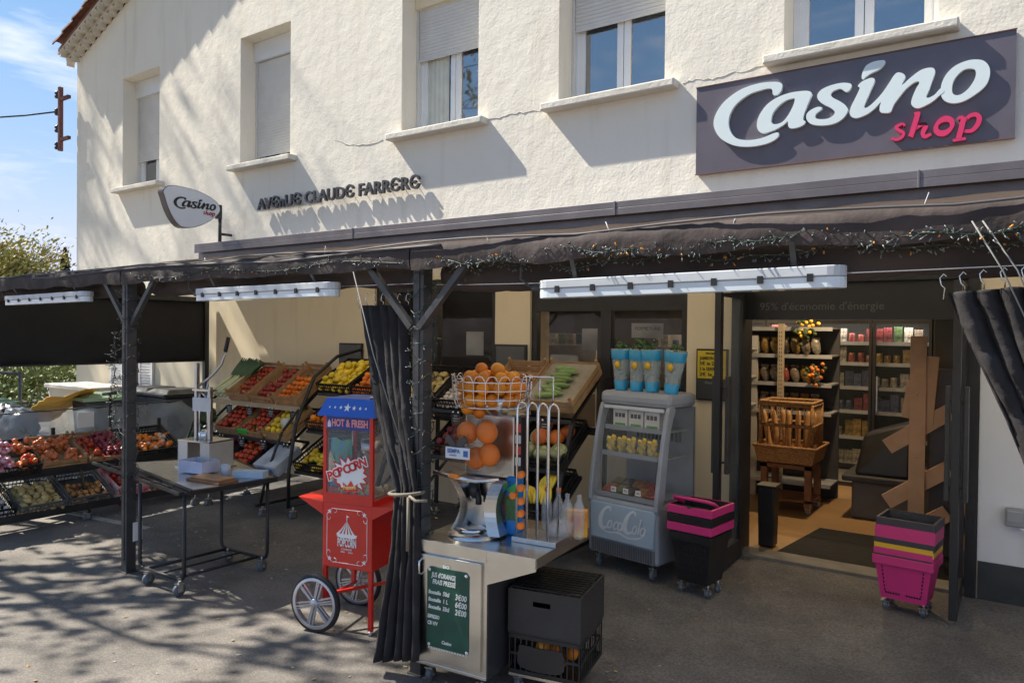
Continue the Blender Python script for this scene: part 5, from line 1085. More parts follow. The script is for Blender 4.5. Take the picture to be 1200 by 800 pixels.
m = MB()
for k in range(11): m.bx(.012, w_-.012, .015+k*.036, .037+k*.036, h_+.002, h_+.008)
for k in range(9): m.bx(.012+k*.042, .017+k*.042, .012, d_-.012, h_-.004, h_+.0018)
m.build('grid_lid', BLKM, B2)
m = MB(); m.bx(.012, w_-.012, .012, d_-.012, h_-.05, h_-.045); m.build('contents_paper', M('pale_paper', (.2, .2, .2), .7, var=.6, scale=30), B2)

# ---- glass-door drinks fridge
FR = thing('display_fridge', 'grey open display fridge with rounded corners and a drinks logo below its shelves', 'fridge', (-2.745, 5.03, .09), -.17); FR.scale = (.93, .9, 1.085)
FWd, FDp, FH = .68, .56, 1.24
GP = M('fridge_grey', (.30, .335, .39), .38, var=.08, coat=.2); GPD = M('fridge_panel', (.34, .45, .56), .35, var=.08)
fy = lambda z: .0 if z < .50 else (z-.50)*.22          # the glass front leans back
m = MB(); m.bx(0, FWd, fy(.3), FDp, .11, .50); m.build('base_unit', GP, FR, bevel=.02)
m = MB(); m.add([(.02, -.01, .47), (FWd-.02, -.01, .47), (FWd-.04, -.02, .22), (.04, -.02, .22), (.02, .02, .47), (FWd-.02, .02, .47), (FWd-.04, .02, .22), (.04, .02, .22)], [(0, 3, 2, 1), (0, 1, 5, 4), (2, 3, 7, 6), (0, 4, 7, 3), (1, 2, 6, 5)]); m.build('front_panel', GPD, FR, bevel=.008)
m = MB()
fl = lambda k: (lambda x, y, d: Vector((x+(y-.34)*.30, -.0175-.0004*k+d, y)))
for k, (x0_, sc_) in enumerate(((.13, 1), (.375, .95))):      # the two flowing capitals
    P_ = [(.085, .42), (.065, .445), (.025, .43), (0, .375), (.012, .318), (.05, .295), (.095, .312)]
    m.plate([[(v.x, v.y) for v in ribbon([(x0_+a*sc_, b_) for a, b_ in P_], [.006, .008, .013, .019, .018, .011, .006], 5)[0]]], fl(k), .003)
m.plate([[(v.x, v.y) for v in ribbon([(.16, .285), (.24, .272), (.33, .282), (.43, .262), (.52, .272), (.57, .30)], [.001, .005, .007, .006, .006, .001], 6)[0]]], fl(3), .003)
m.plate([[(v.x, v.y) for v in ribbon([(.345, .345), (.372, .345)], [.008, .008], 3)[0]]], fl(4), .003)
kq = 5
def lgo(pts, wd, closed=False):
    global kq
    kq += 1; m.plate([[(v.x, v.y) for v in L_] for L_ in ribbon(pts, wd, 4, closed)], fl(kq), .003)
def oval_(cx, cz, rx=.019, rz=.027): lgo([(cx+rx*math.cos(i*math.pi/5), cz+rz*math.sin(i*math.pi/5)) for i in range(10)], [.006, .0045, .004, .006, .008]*2, True)
zc = .328
oval_(.235, zc); lgo([(.312, zc+.018), (.296, zc+.028), (.278, zc+.01), (.277, zc-.014), (.292, zc-.027), (.312, zc-.016)], [.004, .005, .007, .007, .005, .003])
oval_(.336, zc); lgo([(.360, zc+.026), (.361, zc), (.362, zc-.028)], [.006, .006, .006])
oval_(.478, zc); lgo([(.515, zc+.08), (.515, zc+.02), (.516, zc-.028)], [.006, .007, .006])
oval_(.552, zc); lgo([(.576, zc+.026), (.577, zc), (.578, zc-.028)], [.006, .006, .006])
m.build('logo', M('logo_pale', (.62, .68, .74), .4), FR)
m = MB()
for k in range(26): m.bx(.05+k*.0226, .06+k*.0226, -.012, .0, .12, .205)
m.build('vent_grille', M('vent_dark', (.07, .08, .09), .5), FR)
m = MB(); m.bx(.03, FWd-.03, -.008, .0, .115, .21); m.build('grille_plate', M('plate_grey', (.14, .155, .18), .5), FR)
for x in (.0, FWd-.038):       # leaning cheeks
    m = MB(); pr = [(0, .50), (.075, .50), (.075+.11, .95), (.075+.15, 1.12), (.15, 1.12), (.085, .9)]
    m.plate([[(v.x, v.y) for v in smoothloop([(-.02, .48), (.07, .48), (.12, .75), (.17, 1.0), (.24, 1.14), (.15, 1.15), (.09, 1.0), (.04, .8)], 3)]], lambda a, b_, d, x=x: Vector((x+d, a, b_)), .038); m.build('cheek', GP, FR, bevel=.008)
for x in (.004, FWd-.010): m = MB(); m.add([(x, .05, .5), (x, FDp, .5), (x, FDp, 1.14), (x, .19, 1.14), (x+.006, .05, .5), (x+.006, FDp, .5), (x+.006, FDp, 1.14), (x+.006, .19, 1.14)], [(0, 1, 2, 3), (7, 6, 5, 4), (0, 4, 5, 1), (2, 6, 7, 3), (3, 7, 4, 0), (1, 5, 6, 2)]); m.build('side_glass', CLEAR, FR)
m = MB(); m.bx(0, FWd, .14, FDp, 1.14, FH); m.build('top_cap', GP, FR, bevel=.035)
m = MB(); m.smooth = True; vs = []
for q in range(9): t_ = q/8; z = .50+.63*t_; y = -.008+.17*t_**1.5; vs += [(.05, y, z), (FWd-.05, y, z), (.05, y+.004, z), (FWd-.05, y+.004, z)]
m.add(vs, [(4*q, 4*q+1, 4*q+5, 4*q+4) for q in range(8)]+[(4*q+2, 4*q+6, 4*q+7, 4*q+3) for q in range(8)]); m.build('front_glass', clear('curved_glass', (.5, .55, .6), .02, .05), FR, recalc=False)
m = MB(); m.bx(.05, FWd-.05, .135, .15, 1.118, 1.14); m.build('lamp_strip', M('strip_white', (.6, .65, .7), .4), FR)
m = MB(); m.bx(.01, FWd-.01, FDp-.03, FDp-.004, .5, 1.14); m.build('back_panel', M('liner', (.30, .33, .37), .5), FR)
m = MB()
for k in range(12): m.bx(.12+k*.038, .14+k*.038, FDp-.035, FDp-.03, .88, .96)
m.build('back_grille', GREYF, FR)
for z, y in ((.52, .03), (.80, .10), (.98, .15)):
    m = MB(); m.bx(.055, FWd-.055, y, FDp-.035, z-.008, z); m.bx(.055, FWd-.055, y-.006, y, z-.012, z+.02); m.build('shelf', M('shelf_grey', (.25, .28, .32), .4), FR)
for x, y in ((.08, .06), (FWd-.08, .06), (.08, FDp-.08), (FWd-.08, FDp-.08)): caster(FR, x, y, 0, .04, .115)
fm = Matrix.Translation((-2.745, 5.03, .09)) @ Matrix.Rotation(-.17, 4, 'Z') @ Matrix.Diagonal((.93, .9, 1.085, 1))
def at_m(mat4, name, label, cat, group=None): t = thing(name, label, cat, group=group); t.matrix_world = mat4; return t
for i in range(3):     # white cups cartons
    t = at_m(fm @ Matrix.Translation((.12+i*.155, .17, .981)), 'carton', ('white printed carton on the top fridge shelf, leftmost of three', 'white printed carton in the middle of the top fridge shelf', 'white printed carton on the top fridge shelf, rightmost of three')[i], 'carton', 'white cartons in the fridge')
    m = MB(); m.bx(0, .14, 0, .10, 0, .13); m.build('box', M('carton_white', (.62, .62, .62), .5), t); m = MB()
    for x in (.02, .055, .09): m.bx(x, x+.026, -.003, 0, .075, .105)
    m.build('cup_print', M('cup_dark', (.05, .05, .05), .5), t); m = MB(); m.bx(.02, .12, -.003, 0, .02, .035); m.build('green_print', M('print_lime', (.1, .35, .05), .5), t)
for i in range(5):
    t = at_m(fm @ Matrix.Translation((.12+i*.10, .15+.01*(i % 2), .801)) @ Matrix.Scale(1.22, 4), 'fruit_tub', 'clear tub of yellow fruit chunks on the middle fridge shelf', 'tub', 'tubs of yellow fruit')
    random.seed(30); m = MB(); m.lathe([(0, 0), (.034, 0), (.043, .09), (.041, .09), (.033, .004)], n=14); m.build('cup', CLEAR, t)
    m = MB()
    for k in range(20): m.box((random.uniform(-.024, .024), random.uniform(-.024, .024), .012+k*.0042), (.024, .02, .018), (random.random(), random.random(), random.random()))
    m.build('fruit_chunks', M('pineapple', (.90, .66, .03), .4), t)
random.seed(31)
for i in range(9):
    t = at_m(fm @ Matrix.Translation((.08+(i % 5)*.105, .08+(i//5)*.13, .522+(i//5)*.03)) @ Euler((.25, 0, random.gauss(0, .2))).to_matrix().to_4x4(), 'food_tray', 'flat chilled food packet lying on the bottom fridge shelf', 'food packet', 'flat packets in the fridge')
    m = MB(); m.bx(0, .095, 0, .12, 0, .03); m.build('tray', M('pk%d' % (i % 4), ((.30, .06, .03), (.10, .12, .03), (.06, .05, .05), (.34, .17, .06))[i % 4], .35, var=.5, scale=30), t, bevel=.006)
for i in range(3):
    t = at_m(fm @ Matrix.Translation((.20+i*.12, .035, .548)), 'price_card', ('small white price card at the fridge front, leftmost', 'small white price card in the middle of the fridge front', 'small white price card at the fridge front, rightmost')[i], 'price card', 'price cards in the fridge'); m = MB(); m.bx(0, .05, 0, .003, 0, .035); m.build('card', WHT, t); m = MB(); m.bx(.008, .042, -.001, 0, .012, .016); m.bx(.008, .035, -.001, 0, .02, .024); m.build('print', BLK, t)
# potted herb bags on top
random.seed(9)
for i in range(4):
    t = at_m(fm @ Matrix.Translation((.12+i*.155+(.02 if i == 3 else 0), .28, FH+.001)) @ Matrix.Rotation((.0, .08, -.05, .12)[i], 4, 'Y') @ Matrix.Scale(1.08, 4), 'potted_herb', ('blue sleeved potted herb on the fridge, leftmost of four', 'blue sleeved potted herb with tall sprigs, second on the fridge', 'blue sleeved potted herb, third from the left on the fridge', 'blue sleeved potted herb leaning right, last of four on the fridge')[i], 'potted plant', 'sleeved herbs on the fridge')
    m = MB(); m.smooth = True; m.lathe([(0, 0), (.045, 0), (.05, .02), (.086, .275), (.084, .275), (.046, .02)], n=16); m.build('sleeve', clear('sleeve_film', (.5, .6, .65), .15, .4), t)
    for z0_, z1_ in ((.002, .065), (.205, .268)):
        r0_, r1_ = .0485+.142*z0_, .0485+.142*z1_; m = MB(); m.lathe([(r0_, z0_), (r1_, z1_), (r1_+.001, z1_), (r0_+.002, z0_)], n=16); m.build('blue_print', M('sleeve_blue', (.02, .30, .58), .3, var=.2), t)
    m = MB(); m.smooth = True; m.lathe([(0, -.079), (.024, -.079), (.024, -.074), (0, -.074)], (.012, 0, .17), 'y', 16); m.build('yellow_badge', YEL, t)
    m = MB(); m.lathe([(0, .005), (.035, .005), (.042, .07), (0, .07)], n=12); m.build('pot', GREYF, t)
    f = MB()
    for k in range(170):
        z = random.uniform(.09, .31+.03*(i == 1)+.015*(i == 0)); a = random.uniform(0, 6.28); rr = random.uniform(0, .06); p = Vector((rr*math.cos(a), rr*math.sin(a), z)); b_ = Vector([random.gauss(0, 1) for _ in range(3)]).normalized()*.014; e = b_.orthogonal().normalized()*.008; f.add([p-b_, p-e, p+b_, p+e], [(0, 1, 2, 3)])
    f.build('leaves', M('herb_leaf', (.05, .13, .03), .6, var=.4), t, recalc=False)

# ---- stacks of shopping baskets
def basket(label, loc, rz, w, d, h, body, rim, group, wheels=False, tilt=0, holes=True, bottom=.72, handle=False):
    t = thing('shopping_basket', label, 'shopping basket', loc, group=group, rot=(tilt, 0, rz)); k = bottom; m = MB()
    def ring(s, z): return [(-w/2*s, -d/2*s, z), (w/2*s, -d/2*s, z), (w/2*s, d/2*s, z), (-w/2*s, d/2*s, z)]
    rw = .0; a, b_, c, e = ring(k, 0), ring(1, h), ring(.975, h), ring(k-.03, .008)
    m.add(a+b_+c+e, [(0, 1, 5, 4), (1, 2, 6, 5), (2, 3, 7, 6), (3, 0, 4, 7), (8, 12, 13, 9), (9, 13, 14, 10), (10, 14, 15, 11), (11, 15, 12, 8), (4, 5, 9, 8), (5, 6, 10, 9), (6, 7, 11, 10), (7, 4, 8, 11), (0, 3, 2, 1), (12, 15, 14, 13)]); m.build('body', body, t)
    m = MB(); rr = ring(1.06, h-.052); r2 = ring(1.06, h+.004); r3 = ring(.96, h+.004); r4 = ring(1.004, h-.052)
    m.add(rr+r2+r3+r4, [(0, 1, 5, 4), (1, 2, 6, 5), (2, 3, 7, 6), (3, 0, 4, 7), (4, 5, 9, 8), (5, 6, 10, 9), (6, 7, 11, 10), (7, 4, 8, 11), (0, 4+8, 5+8, 1), (1, 13, 14, 2), (2, 14, 15, 3), (3, 15, 12, 0)]); m.build('rim', rim, t, bevel=.004)
    if holes:
        m = MB()
        def slot(x, z, sw, sh):
            sc_ = k+(1-k)*z/h; y = -d/2*sc_-.0015; m.box((x*sc_, y, z), (sw, .004, sh), (-math.atan2(d/2*(1-k), h)*-1, 0, 0))
        if holes == 'dash':
            for i in range(14): slot(-w*.36+i*w*.72/13, h*.83, .011, .009); 
            for i in range(14):
                if abs(i-6.5) > 1: slot(-w*.36+i*w*.72/13, h*.14, .011, .009)
            for j in range(7): slot(-w*.38, h*(.2+.09*j), .007, .013); slot(w*.38, h*(.2+.09*j), .007, .013)
        else:
            for j in range(4):
                for i in range(7): slot(-w*.38+i*w*.76/6, h*(.22+.16*j), .014, .022)
        m.build('slots', M('slot_dark', (.01, .008, .01), .8), t)
    if wheels:
        for x in (-w*.33, w*.33): caster(t, x, -d*.25, -.085, .028, .085)
        for x in (-w*.33, w*.33): caster(t, x, d*.25, -.085, .028, .085)
    if handle:
        m = MB(); m.tube([(v[0], v[1], v[2]) for v in ((-w*.42, 0, h-.01), (-w*.45, -d*.25, h+.03), (-w*.40, -d*.46, h+.055), (0, -d*.50, h+.06), (w*.40, -d*.46, h+.055), (w*.45, -d*.25, h+.03), (w*.42, 0, h-.01))], .012); m.build('handle', handle, t)
    return t
# right stack: wheeled pink basket under nested hand baskets
gB = 'baskets stacked on the right of the entrance'; rz2 = -.10; bl = (-.60, 5.42)
basket('pink wheeled basket with dashed slots at the bottom of the right stack', (bl[0], bl[1], .185), rz2, .335, .28, .275, PINK, PINK, gB, True, 0, 'dash', .78)
for i, (z, bo_, ri, lab) in enumerate(((.245, GREYF, M('rim_charcoal', (.05, .045, .055), .5), 'charcoal rimmed basket just above the bottom pink one in the right stack'), (.285, PINK, PINK, 'pink rimmed basket under the yellow one in the right stack'), (.315, YEL, YEL, 'yellow rimmed basket in the middle of the right stack'), (.35, GREYF, M('rim_charcoal'), 'charcoal rimmed basket just above the yellow one'), (.395, PINK, PINK, 'pink basket third from the top of the right stack'), (.430, PINK, PINK, 'pink basket second from the top of the right stack'), (.475, GREYF, M('rim_charcoal'), 'charcoal basket on top of the right stack'))):
    basket(lab, (bl[0]+.002*i, bl[1], .185+z-.19), rz2, .325, .27, .235, bo_, ri, gB, False, 0, False, .78)
gA = 'trolley baskets stacked beside the fridge'; al = (-1.84, 5.0)
basket('black wheeled basket with oblong slots at the bottom of the left stack', (al[0], al[1], .165), -.12, .30, .30, .34, BLKM, BLKM, gA, True, 0, 'obl', .74)
basket('pink rimmed black basket nested low in the left stack', (al[0], al[1], .21), -.12, .315, .33, .365, BLKM, PINK, gA, False, 0, 'obl', .72, False)
basket('black rimmed basket nested in the middle of the left stack', (al[0], al[1], .27), -.12, .315, .33, .365, BLKM, BLKM, gA, False, 0, False, .72, BLKM)
basket('pink rimmed basket with black grip on top of the left stack', (al[0], al[1], .325), -.12, .315, .33, .37, BLKM, PINK, gA, False, 0, False, .72, PINK)

# ---- steel table and hand press
TB = thing('steel_table', 'steel topped wheeled work table with black tube legs', 'table', (-4.76, 2.965, 0), 0)
top = [(-1.42, .27), (0, 0), (.06, .66), (-1.0, .98)]
m = MB(); m.plate([top], lambda x, y, d: Vector((x, y, .752-d)), .012); m.build('tabletop', STEEL, TB)
m = MB()
for i in range(4): a, b_ = Vector((*top[i], .735)), Vector((*top[(i+1) % 4], .735)); m.bar(a, b_, .03, .034)
m.build('top_rim', BLK, TB)
m = MB(); m.bar((-1.72, .16, .735), (-.02, -.075, .735), .02); m.bar((-1.66, .22, .735), (0, -.035, .735), .012); 
for k in range(7): x = -1.5+k*.24; m.bar((x, .135+(-.14*(x+1.5)), .733), (x, .245-.16*(x+1.5), .733), .01)
m.build('front_rails', BLK, TB)
LEG = .0
for x, y, nx_, ny_ in ((-.60, -.04, 1, 0), (-.04, -.03, -1, 0), (.0, .63, -1, 0), (-.56, .61, 1, 0)):
    m = MB(); m.tube([(x, y, .73), (x, y, .17), (x+nx_*.012, y, .135), (x+nx_*.04, y, .118), (x+nx_*.07, y, .115)], .0135, 10); m.build('leg', BLK, TB)
m = MB(); m.tube([(-.54, -.04, .115), (-.1, -.03, .115)], .0135); m.tube([(-.5, .61, .115), (-.06, .63, .115)], .0135)
m.tube([(-.5, -.04, .118), (-.48, .61, .118)], .012); m.tube([(-.14, -.03, .118), (-.10, .63, .118)], .012); m.tube([(-.32, -.035, .118), (-.30, .62, .118)], .008)
m.build('base_frame', BLK, TB)
for x, y in ((-.50, -.03), (-.10, -.03), (-.05, .62), (-.46, .60)): caster(TB, x, y, gz(2.965+y), .042, .11)
# lever press
PR = thing('lever_press', 'stainless countertop lever press with a long angled handle on the table', 'press', (-5.66, 3.40, .753), .16); PR.scale = (.84, .84, 1.06)
m = MB(); m.bx(0, .012, 0, .30, 0, .20); m.bx(.012, .13, 0, .012, 0, .20); m.build('left_housing', PALES, PR, bevel=.003)
m = MB(); m.bx(.30, .42, 0, .012, 0, .20); m.bx(.408, .42, .012, .30, 0, .20); m.build('right_housing', PALES, PR, bevel=.003)
m = MB(); m.bx(0, .42, .0, .30, .201, .213); m.build('bridge_plate', STEEL, PR)
m = MB(); m.bx(-.02, .44, -.02, .32, 0, .008); m.build('base_plate', STEEL, PR)
for x in (.12, .30): m = MB(); m.bx(x-.016, x+.016, .10, .14, .213, .80 if x < .2 else .62); m.build('column', SILV, PR, bevel=.004)
for x in (.155, .265): m = MB(); m.tube([(x, .12, .213), (x, .12, .60)], .009); m.build('guide_rod', CHROME, PR)
m = MB(); m.bx(.10, .34, .08, .16, .585, .60); m.build('top_bridge', STEEL, PR)
m = MB(); m.plate([[(.10, .0), (.34, .0), (.34, .105), (.10, .105)]], lambda x, y, d: Vector((x, .085+d, .43+y)), .006); m.build('front_plate', M('plate_white', (.6, .62, .66), .35), PR)
m = MB(); m.tube([(.14, .12, .62), (.27, .12, .68), (.38, .10, .73), (.47, .1, .80), (.52, .1, .90)], .011); m.tube([(.14, .12, .60), (.24, .12, .54), (.20, .12, .46), (.27, .12, .66)], .009); m.build('lever', SILV, PR)
m = MB(); m.tube([(.515, .1, .895), (.555, .1, 1.0)], .019); m.build('grip', BLKM, PR)
m = MB(); m.lathe([(.0, 0), (.055, 0), (.055, .05), (.02, .075), (0, .075)], (.21, .13, .213)); m.build('press_head', CHROME, PR)
t = thing('plastic_tub', 'clear low plastic tub between the feet of the press', 'tub', (-5.43, 3.27, .752), .16); m = MB(); m.bx(0, .25, 0, .18, .009, .012); m.bx(0, .25, 0, .003, .012, .10); m.bx(0, .25, .177, .18, .012, .10); m.bx(0, .003, .003, .177, .012, .10); m.bx(.247, .25, .003, .177, .012, .10); m.build('tub', M('tub_white', (.48, .52, .68), .2, var=.2), t)
t = thing('cutting_board', 'wooden cutting board on the front of the steel table', 'cutting board', (-5.12, 3.14, .752), .1); m = MB(); m.bx(0, .36, 0, .18, 0, .016); m.build('board', WOODD, t, bevel=.004); m = MB(); m.bx(.02, .34, .02, .16, .017, .030); m.build('upper_board', M('board_wood', (.36, .2, .1), .6, var=.25, scale=20), t, bevel=.004)
for i, x in enumerate((-4.99, -4.94)):
    t = thing('paper_cup', ('white paper cup on the table, left of its twin', 'white paper cup on the table, right of its twin')[i], 'cup', (x-.12, 3.46-.02*i, .752)); m = MB(); m.lathe([(0, 0), (.028, 0), (.033, .075), (.030, .075), (.026, .004)], n=16); m.build('cup', M('cup_white', (.5, .53, .6), .5), t)
o = MB(); o.bx(-.12, .12, -.05, .05, 0, .05); o = o.build('glove_box', M('pale_blue', (.35, .48, .62), .5)); o.location = (-4.84, 3.50, .753); o.rotation_euler = (0, 0, .5); tag(o, 'pale blue box of gloves at the far corner of the steel table', 'box')
o = MB(); o.bx(0, .002, -.035, .035, -.07, .07); o = o.build('price_tag', WHT); o.location = (-5.44, 2.95, .36); tag(o, 'small white tag hanging low beside the left post', 'tag')

# ================================================================== FRUIT AND VEGETABLE STANDS
def frame_at(x, y, z, rz, tilt): return Matrix.Translation((x, y, z)) @ Matrix.Rotation(rz, 4, 'Z') @ Matrix.Rotation(tilt, 4, 'X')
def price_tag(x, y, z, rz, label, k):
    t = thing('price_tag', label, 'price tag', (x, y, z), rz, 'black price tags clipped on the stands'); m = MB(); m.bx(-.05, .05, -.004, 0, -.09, 0); m.build('slate', M('slate_black', (.02, .022, .025), .6), t, bevel=.002)
    m = MB()
    for sx_ in (-.028, .028): m.lathe([(0, -.006), (.011, -.006), (.011, .002), (0, .002)], (sx_, -.002, .004), 'y', 10)
    m.build('clip', CHROME, t); m = MB(); random.seed(k)
    for i in range(3): w_ = random.uniform(.03, .07); m.bx(-w_/2, w_/2, -.0052, -.004, -.03-i*.022, -.022-i*.022)
    m.build('chalk_marks', M('chalk_grey', (.35, .36, .36), .8), t)
# --- stand along the left end, facing right
LR = thing('fruit_stand', 'low two tier black stand of vegetable crates in front of the clear windbreak', 'stand', (-7.4, 2.4, 0))
m = MB()
for x, z, ln in ((0, .145, .62), (-.2, .49, .62)):
    for y in (0, .8, 1.6, 2.3): m.bar((x, y, z), (x-.58, y, z+.27), .025)
    m.bar((x, 0, z), (x, 2.3, z), .03); m.bar((x-.58, 0, z+.27), (x-.58, 2.3, z+.27), .03); m.bar((x+.01, 0, z+.03), (x+.01, 2.3, z+.03), .012, .05)
m.build('shelf_frame', BLK, LR)
for y in (.02, 1.15, 2.28): m = MB(); m.bar((-.75, y, .10), (-.78, y, .85), .03); m.bar((-.02, y, .10), (-.78, y, .10), .03); m.bar((-.04, y, .10), (-.2, y, .5), .022); m.build('upright', BLK, LR)
for y in (.05, 1.15, 2.25): caster(LR, -.06, y, 0, .04, .10); caster(LR, -.72, y, 0, .04, .10)
gL = 'crates on the left stand'
def lc(label, y, w, d, h, style, x, z, tilt):
    c = crate(label, w, d, h, style, gL); m4 = frame_at(x, y, z, math.pi/2, tilt); c.matrix_world = m4; return m4
random.seed(20)
b_ = lc('black crate of pale garlic at the very left end of the lower tier', 2.50, .40, .46, .12, 'black', -7.40, .165, .42); fill('garlic', b_, .39, .30, .01, 2, 'pale garlic bulb in the leftmost lower crate', 'garlic', 'garlic bulbs')
b_ = lc('dark crate full of yellow potatoes on the lower tier', 2.93, .40, .46, .11, 'grey', -7.40, .165, .42); fill('potato', b_, .39, .40, .01, 3, 'yellow potato lying in the lower dark crate', 'potato', 'potatoes', gap=.82)
b_ = lc('dark crate half filled with brown onions on the lower tier', 3.36, .40, .46, .11, 'grey', -7.40, .165, .42); fill('onion', b_, .39, .30, .01, 2, 'brown onion lying in the half empty crate', 'onion', 'onions', gap=.95)
t = thing('cardboard_box', 'pink and white printed fruit box beside the onions, lower tier', 'box', group=gL); t.matrix_world = frame_at(-7.42, 3.80, .18, math.pi/2, .42)
m = MB(); pkm = M('pink_print', (.55, .06, .10), .6, col2=(.65, .58, .55), scale=11, detail=2); w_, d_, h_ = .33, .44, .13; m.bx(0, w_, 0, d_, 0, .006); m.bx(0, w_, 0, .008, .006, h_); m.bx(0, w_, d_-.008, d_, .006, h_); m.bx(0, .008, .008, d_-.008, .006, h_); m.bx(w_-.008, w_, .008, d_-.008, .006, h_); m.build('tray', pkm, t)
fill('red_apple', t.matrix_world @ Matrix.Translation((.01, .01, 0)), .31, .36, .01, 1, 'small red apple in the pink printed box', 'apple', 'apples in the pink box')
b_ = lc('brown wooden crate of dark red vegetables behind the left post, lower tier', 4.18, .40, .46, .11, 'wood', -7.40, .165, .42); fill('beetroot', b_, .39, .42, .01, 1, 'earthy dark beetroot in the crate behind the left post', 'beetroot', 'beetroots behind the post')
b_ = lc('long black crate under the heap of bright net bags, upper tier', 2.48, .70, .46, .12, 'black', -7.58, .50, .44)
def net_bag(m4, label, cat, cols, group, n=16, s=(.10, .085, .06), r=.026, seed=0):
    random.seed(seed); m = MB()
    for i in range(n):
        v = Vector((random.gauss(0, .42), random.gauss(0, .42), random.gauss(0, .42)))
        if v.length > 1: v.normalize()
        m.mi = random.choice(range(len(cols))); m.sphere((v.x*s[0], v.y*s[1], v.z*s[2]), r*random.uniform(.8, 1.15), 9, jit=.25)
    m.mi = 0; m.tube([(s[0]*.7, 0, .01), (s[0]*1.15, .0, .03), (s[0]*1.35, .01, .015)], [.022, .008, .014], 7)
    o = m.build('net_bag', cols); o.matrix_world = m4; tag(o, label, cat, group)
ON = M('net_onion', (.60, .17, .05), .35, var=.35, scale=30); RN = M('net_red', (.66, .05, .03), .4, var=.3, scale=30); YN = M('net_yellow', (.82, .52, .04), .4, var=.3, scale=30); PN = M('net_purple', (.46, .03, .17), .4, col2=(.62, .45, .45), scale=30, detail=1); WN = M('net_label', (.66, .58, .52), .4, var=.3, scale=24); OR_ = M('net_orange', (.88, .26, .02), .4, var=.3, scale=30)
k = 0
for (x, y, z, cols, lab) in ((.10, .10, .13, [YN, YN, PN], 'net bag of yellow and pink fruit at the left end of the upper tier'), (.26, .12, .14, [PN, WN, YN], 'pink and yellow net bag low in the bright heap'), (.42, .10, .14, [PN, PN, WN], 'purple net bag at the front of the bright heap'), (.12, .30, .17, [RN, WN, PN], 'red and white net bag left in the bright heap'), (.30, .30, .22, [OR_, RN, WN], 'orange and red net bag on top of the bright heap'), (.45, .28, .19, [RN, PN, WN], 'red net bag right in the bright heap'), (.22, .38, .26, [PN, WN, RN], 'highest pink and white net bag of the bright heap'), (.58, .10, .13, [ON, ON, RN], 'brown onion net bag hanging over the front edge of the upper tier'), (.60, .30, .16, [ON, ON, ON], 'brown onion net bag behind the one on the front edge')):
    k += 1; net_bag(b_ @ Matrix.Translation((x, y, z-.02)) @ Matrix.Rotation(k*1.3, 4, 'Z'), lab, 'net bag', cols, 'net bags on the left stand', 20, (.11, .10, .07), .027, k)
b_ = lc('wooden crate overflowing with nets of brown onions, upper tier', 3.20, .40, .46, .11, 'wood', -7.60, .515, .44)
for (x, y, z, lab) in ((.10, .12, .10, 'onion net at the front left of the wooden crate'), (.28, .10, .10, 'onion net at the front right of the wooden crate'), (.12, .32, .11, 'onion net at the back left of the wooden crate'), (.29, .33, .11, 'onion net at the back right of the wooden crate')):
    k += 1; net_bag(b_ @ Matrix.Translation((x, y, z-.02)) @ Matrix.Rotation(k, 4, 'Z'), lab, 'net bag', [ON, ON, ON], 'onion nets in the wooden crate', 20, (.10, .10, .05), .028, k)
b_ = lc('wooden crate of shallots with red tomatoes in its left half, upper tier', 3.63, .40, .48, .09, 'wood', -7.60, .515, .44); fill('shallot', b_ @ Matrix.Translation((.15, .0, 0)), .25, .47, .02, 3, 'shiny red shallot in the upper wooden crate', 'shallot', 'shallots', gap=.92); fill('tomato', b_, .17, .42, .03, 2, 'red tomato beside the shallots', 'tomato', 'tomatoes beside the shallots', gap=.9)
b_ = lc('black crate of sweet potatoes just right of the left post, upper tier', 4.12, .46, .46, .09, 'black', -7.60, .515, .44)
for i in range(7): k += 1; net_bag(b_ @ Matrix.Translation((.09+.13*(i % 3), .12+.14*(i//3), .07)) @ Matrix.Rotation(k, 4, 'Z'), 'net of orange sweet potatoes in the crate right of the left post', 'net bag', [ON, OR_, WN], 'sweet potato nets', 12, (.09, .05, .03), .028, k)
o = MB(); o.box((0, 0, .035), (.36, .26, .07)); o.box((.02, 0, .09), (.12, .2, .05), (0, .4, .3)); o = o.build('flat_box', BLKM); o.location = (-8.05, 4.25, .02); o.rotation_euler = (0, 0, .4); tag(o, 'dark flattened crate lying on the ground under the left stand', 'crate')
fruit('tomato', Matrix.Translation((-7.70, 4.0, .06)), 'lone red tomato on the ground under the left stand', 'tomato', 'fallen tomato')

# --- stepped stand against the wall, facing the street
MS = thing('fruit_stand', 'tall stepped black stand with leeks on top, against the cream wall', 'stand', (-7.6, 4.55, .06))
m = MB()
TI = ((.42, 1.02), (.28, .68), (.10, .36))
for yv, z in TI:
    m.bar((0, yv, z-.01), (1.55, yv, z-.01), .03); m.bar((0, yv+.42, z+.30), (1.55, yv+.42, z+.30), .025)
    for x in (0, .5, 1.05, 1.55): m.bar((x, yv, z-.012), (x, yv+.42, z+.30), .022)
m.build('shelf_frame', BLK, MS)
m = MB(); m.bx(0, 1.55, .40, .415, .985, 1.035); m.build('price_rail', M('rail_wood', (.45, .36, .22), .6), MS)
for x in (.02, 1.53): m = MB(); m.bar((x, .95, .12), (x, 1.0, 1.38), .03); m.bar((x, -.10, .12), (x, .95, .12), .03); m.tube([(x, -.05, .12), (x, .02, .4), (x, .2, .8), (x, .42, 1.02), (x, .85, 1.36)], .014); m.build('side_frame', BLK, MS)
for x, y in ((.55, -.12), (.68, -.05), (.66, .42), (1.5, 0), (.05, .0), (.05, .9), (1.5, .9)): caster(MS, x, y, -.03, .045, .14)
gM = 'crates on the stepped stand'
